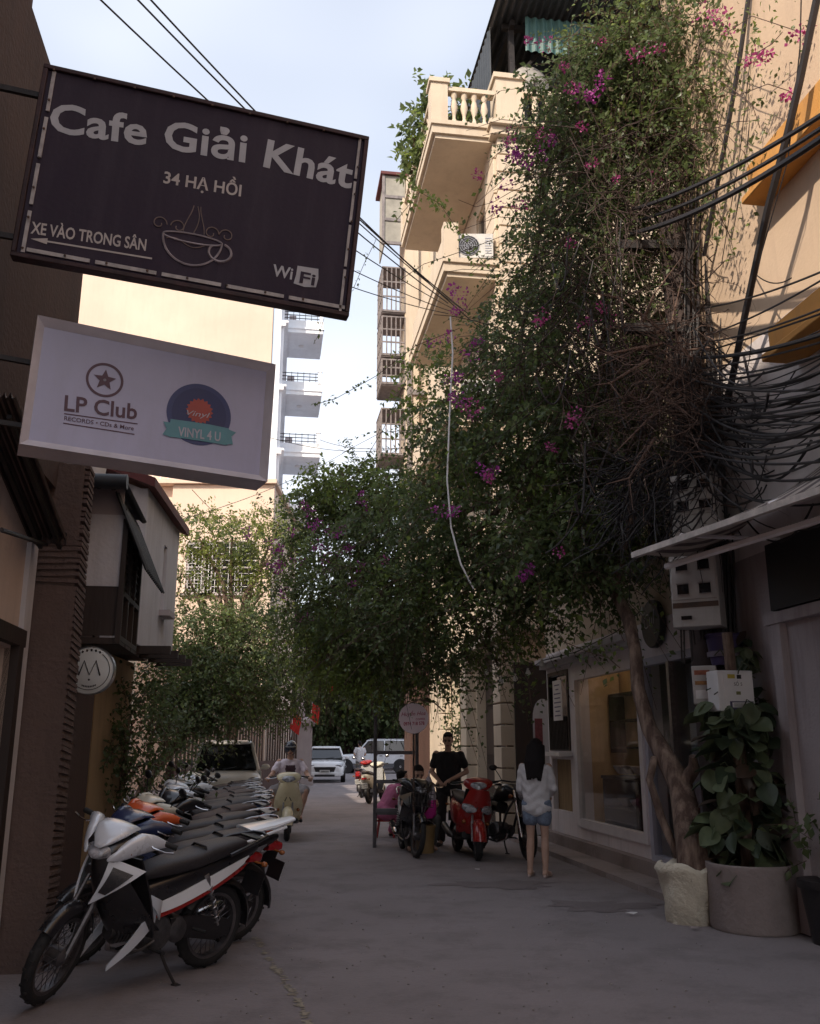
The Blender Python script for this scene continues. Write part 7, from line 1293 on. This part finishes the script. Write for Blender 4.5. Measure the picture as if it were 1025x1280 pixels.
shirt(sp, V, M('tee_black', (.018, .014, .016)), 'short', 1.05, .0, 't_shirt'); trousers(sp, V, M('trousers_grey', (.09, .085, .08), .85, .2, 9, .2), .98, 1.05)
stl2 = thing('stool', 'low wooden stool under the person sitting behind the black motorbike', 'stool', (.1, 14.75, 0)); k = MB(); k.box((0, .02, .36), (.32, .3, .03)); k.build('seat', m_tan, stl2)
for a in (-1, 1):
    for b in (-1, 1): k = MB(); k.box((a*.13, .02+b*.12, .172), (.035, .035, .345)); k.build('leg', m_tan, stl2)
far_J = dict(man_J); fp, V, K, Rm = person(far_J, 'distant person in white shirt walking beside the white compact car', loc=(-2.35, 44.5, 0), rz=D2R(200), hands=False, voxel=.014); shirt(fp, V, M('blouse_white', (.6, .58, .6)), 'short', 1.05, .05, 't_shirt'); trousers(fp, V, M('trousers_grey', (.09, .085, .08)), .98, 1.0)

# ------------------------------------------------------------------ right-hand bikes, vendor frame, bags
db = underbone('black motorbike with chrome headlight facing the camera beside the vendor', None, p_black, p_black, p_silver, p_black, steer=.1, mirror=False, rack=1, basket=True, stripe2=p_silver); db.location = (-.02, 14.25, .004); db.rotation_euler = (D2R(7), 0, D2R(-78)); db.rotation_euler = (D2R(-5), 0, D2R(-80))
rs_ = scooter('glossy red scooter with twin lower headlamps facing the camera', None, p_red, steer=-.15, mirror=False, lamps_low=True, fend=p_red, cowl=p_red); rs_.location = (.8, 13.9, .004); rs_.rotation_euler = (D2R(-6), 0, D2R(-80))
nk_ = naked('dark naked-frame motorbike with raised mirror between the red scooter and the standing woman', p_black, -.3) if False else naked('dark motorbike with bulky fuel tank between red scooter and the standing woman', None, p_black, -.3); nk_.location = (1.27, 13.9, .004); nk_.rotation_euler = (D2R(-7), 0, D2R(-62))
vs_ = scooter('ivory rounded scooter parked beyond the vendor, seen from behind', None, p_ivory, steer=.1, mirror=True, round_lamp=True); vs_.location = (-.95, 26.6, 0); vs_.rotation_euler = (D2R(-5), 0, D2R(75))
r2_ = scooter('dark red scooter parked behind the ivory one down the street', None, p_red, steer=.1); r2_.location = (-1.35, 29.5, 0); r2_.rotation_euler = (D2R(-5), 0, D2R(80))
vf = thing('vendor_frame', 'grey metal carrying frame with upright posts beside the black motorbike', 'frame', (-.22, 15.0, 0)); m_fr = M('frame_grey', (.13, .12, .13), .5, .3, 6, metal=.5)
for x, z in ((-.33, 2.0), (.33, 1.75)): k = MB(); k.tube([(x, 0, 0), (x, 0, z)], .028, 8); k.ell((x, 0, z), (.045, .045, .045), 10, 7); k.build('post', m_fr, vf)
for z in (1.42, .98, .55): k = MB(); k.box((0, 0, z), (.64, .05, .055)); k.build('crossbar', m_fr, vf)
k = MB()
for x in (-.33, .33): k.tube([(x, 0, .1), (x, .5, .1), (x, .5, .9)], .02, 6)
k.box((0, .27, .5), (.66, .5, .04)); k.build('shelf', m_fr, vf)
bgp = P(536, 1000, 14.0); pbg = thing('plastic_bag', 'white and pink plastic bag hanging from the black motorbike handlebar', 'bag', bgp); k = MB(); k.loft([(-.0, 0, .09, .09), (.0, 0, .0901, .0901)], 6); k = MB()
g = [[(r_*math.cos(a)*(1+.12*math.sin(5*a+z*20)), r_*.7*math.sin(a)*(1+.12*math.cos(4*a+z*16)), z) for a in np.linspace(0, 2*math.pi, 21)] for r_, z in ((.02, .33), (.05, .26), (.085, .16), (.1, .05), (.1, .0))]; k.sheet(g[::-1], .002); k.build('upper_bag', M('bag_white', (.6, .55, .6), .4, .1, 6, trans=.4), pbg)
k = MB(); g = [[(r_*math.cos(a)*(1+.1*math.sin(5*a+z*20)), r_*.7*math.sin(a)*(1+.1*math.cos(4*a+z*16)), z) for a in np.linspace(0, 2*math.pi, 21)] for r_, z in ((.102, .0), (.11, -.1), (.1, -.2), (.06, -.25), (.005, -.255))]; k.sheet(g[::-1], .002); k.build('pink_bag', M('bag_pink', (.75, .05, .4), .4, .1, 6, trans=.4), pbg); k = MB(); k.tube([(0, 0, .32), (.01, 0, .42)], .01, 5); k.build('handle', M('bag_white', (.6, .55, .6)), pbg)
bx = thing('bucket', 'yellowish tub standing on the road beside the black motorbike front wheel', 'bucket', (.22, 14.75-.45, 0)); k = MB(); k.lathe([(0, 0), (.13, 0), (.15, .36), (.165, .36), (.165, .39), (.14, .39), (.11, .03), (0, .03)], 20); k.build('shell', M('tub_ochre', (.24, .15, .06), .6, .2, 6), bx); k = MB(); k.tube([(.15*math.cos(a), .15*math.sin(a)*.4-.05, .36+.1*math.sin(a)) for a in np.linspace(0, math.pi, 9)], .006, 5); k.build('handle', m_alu, bx)
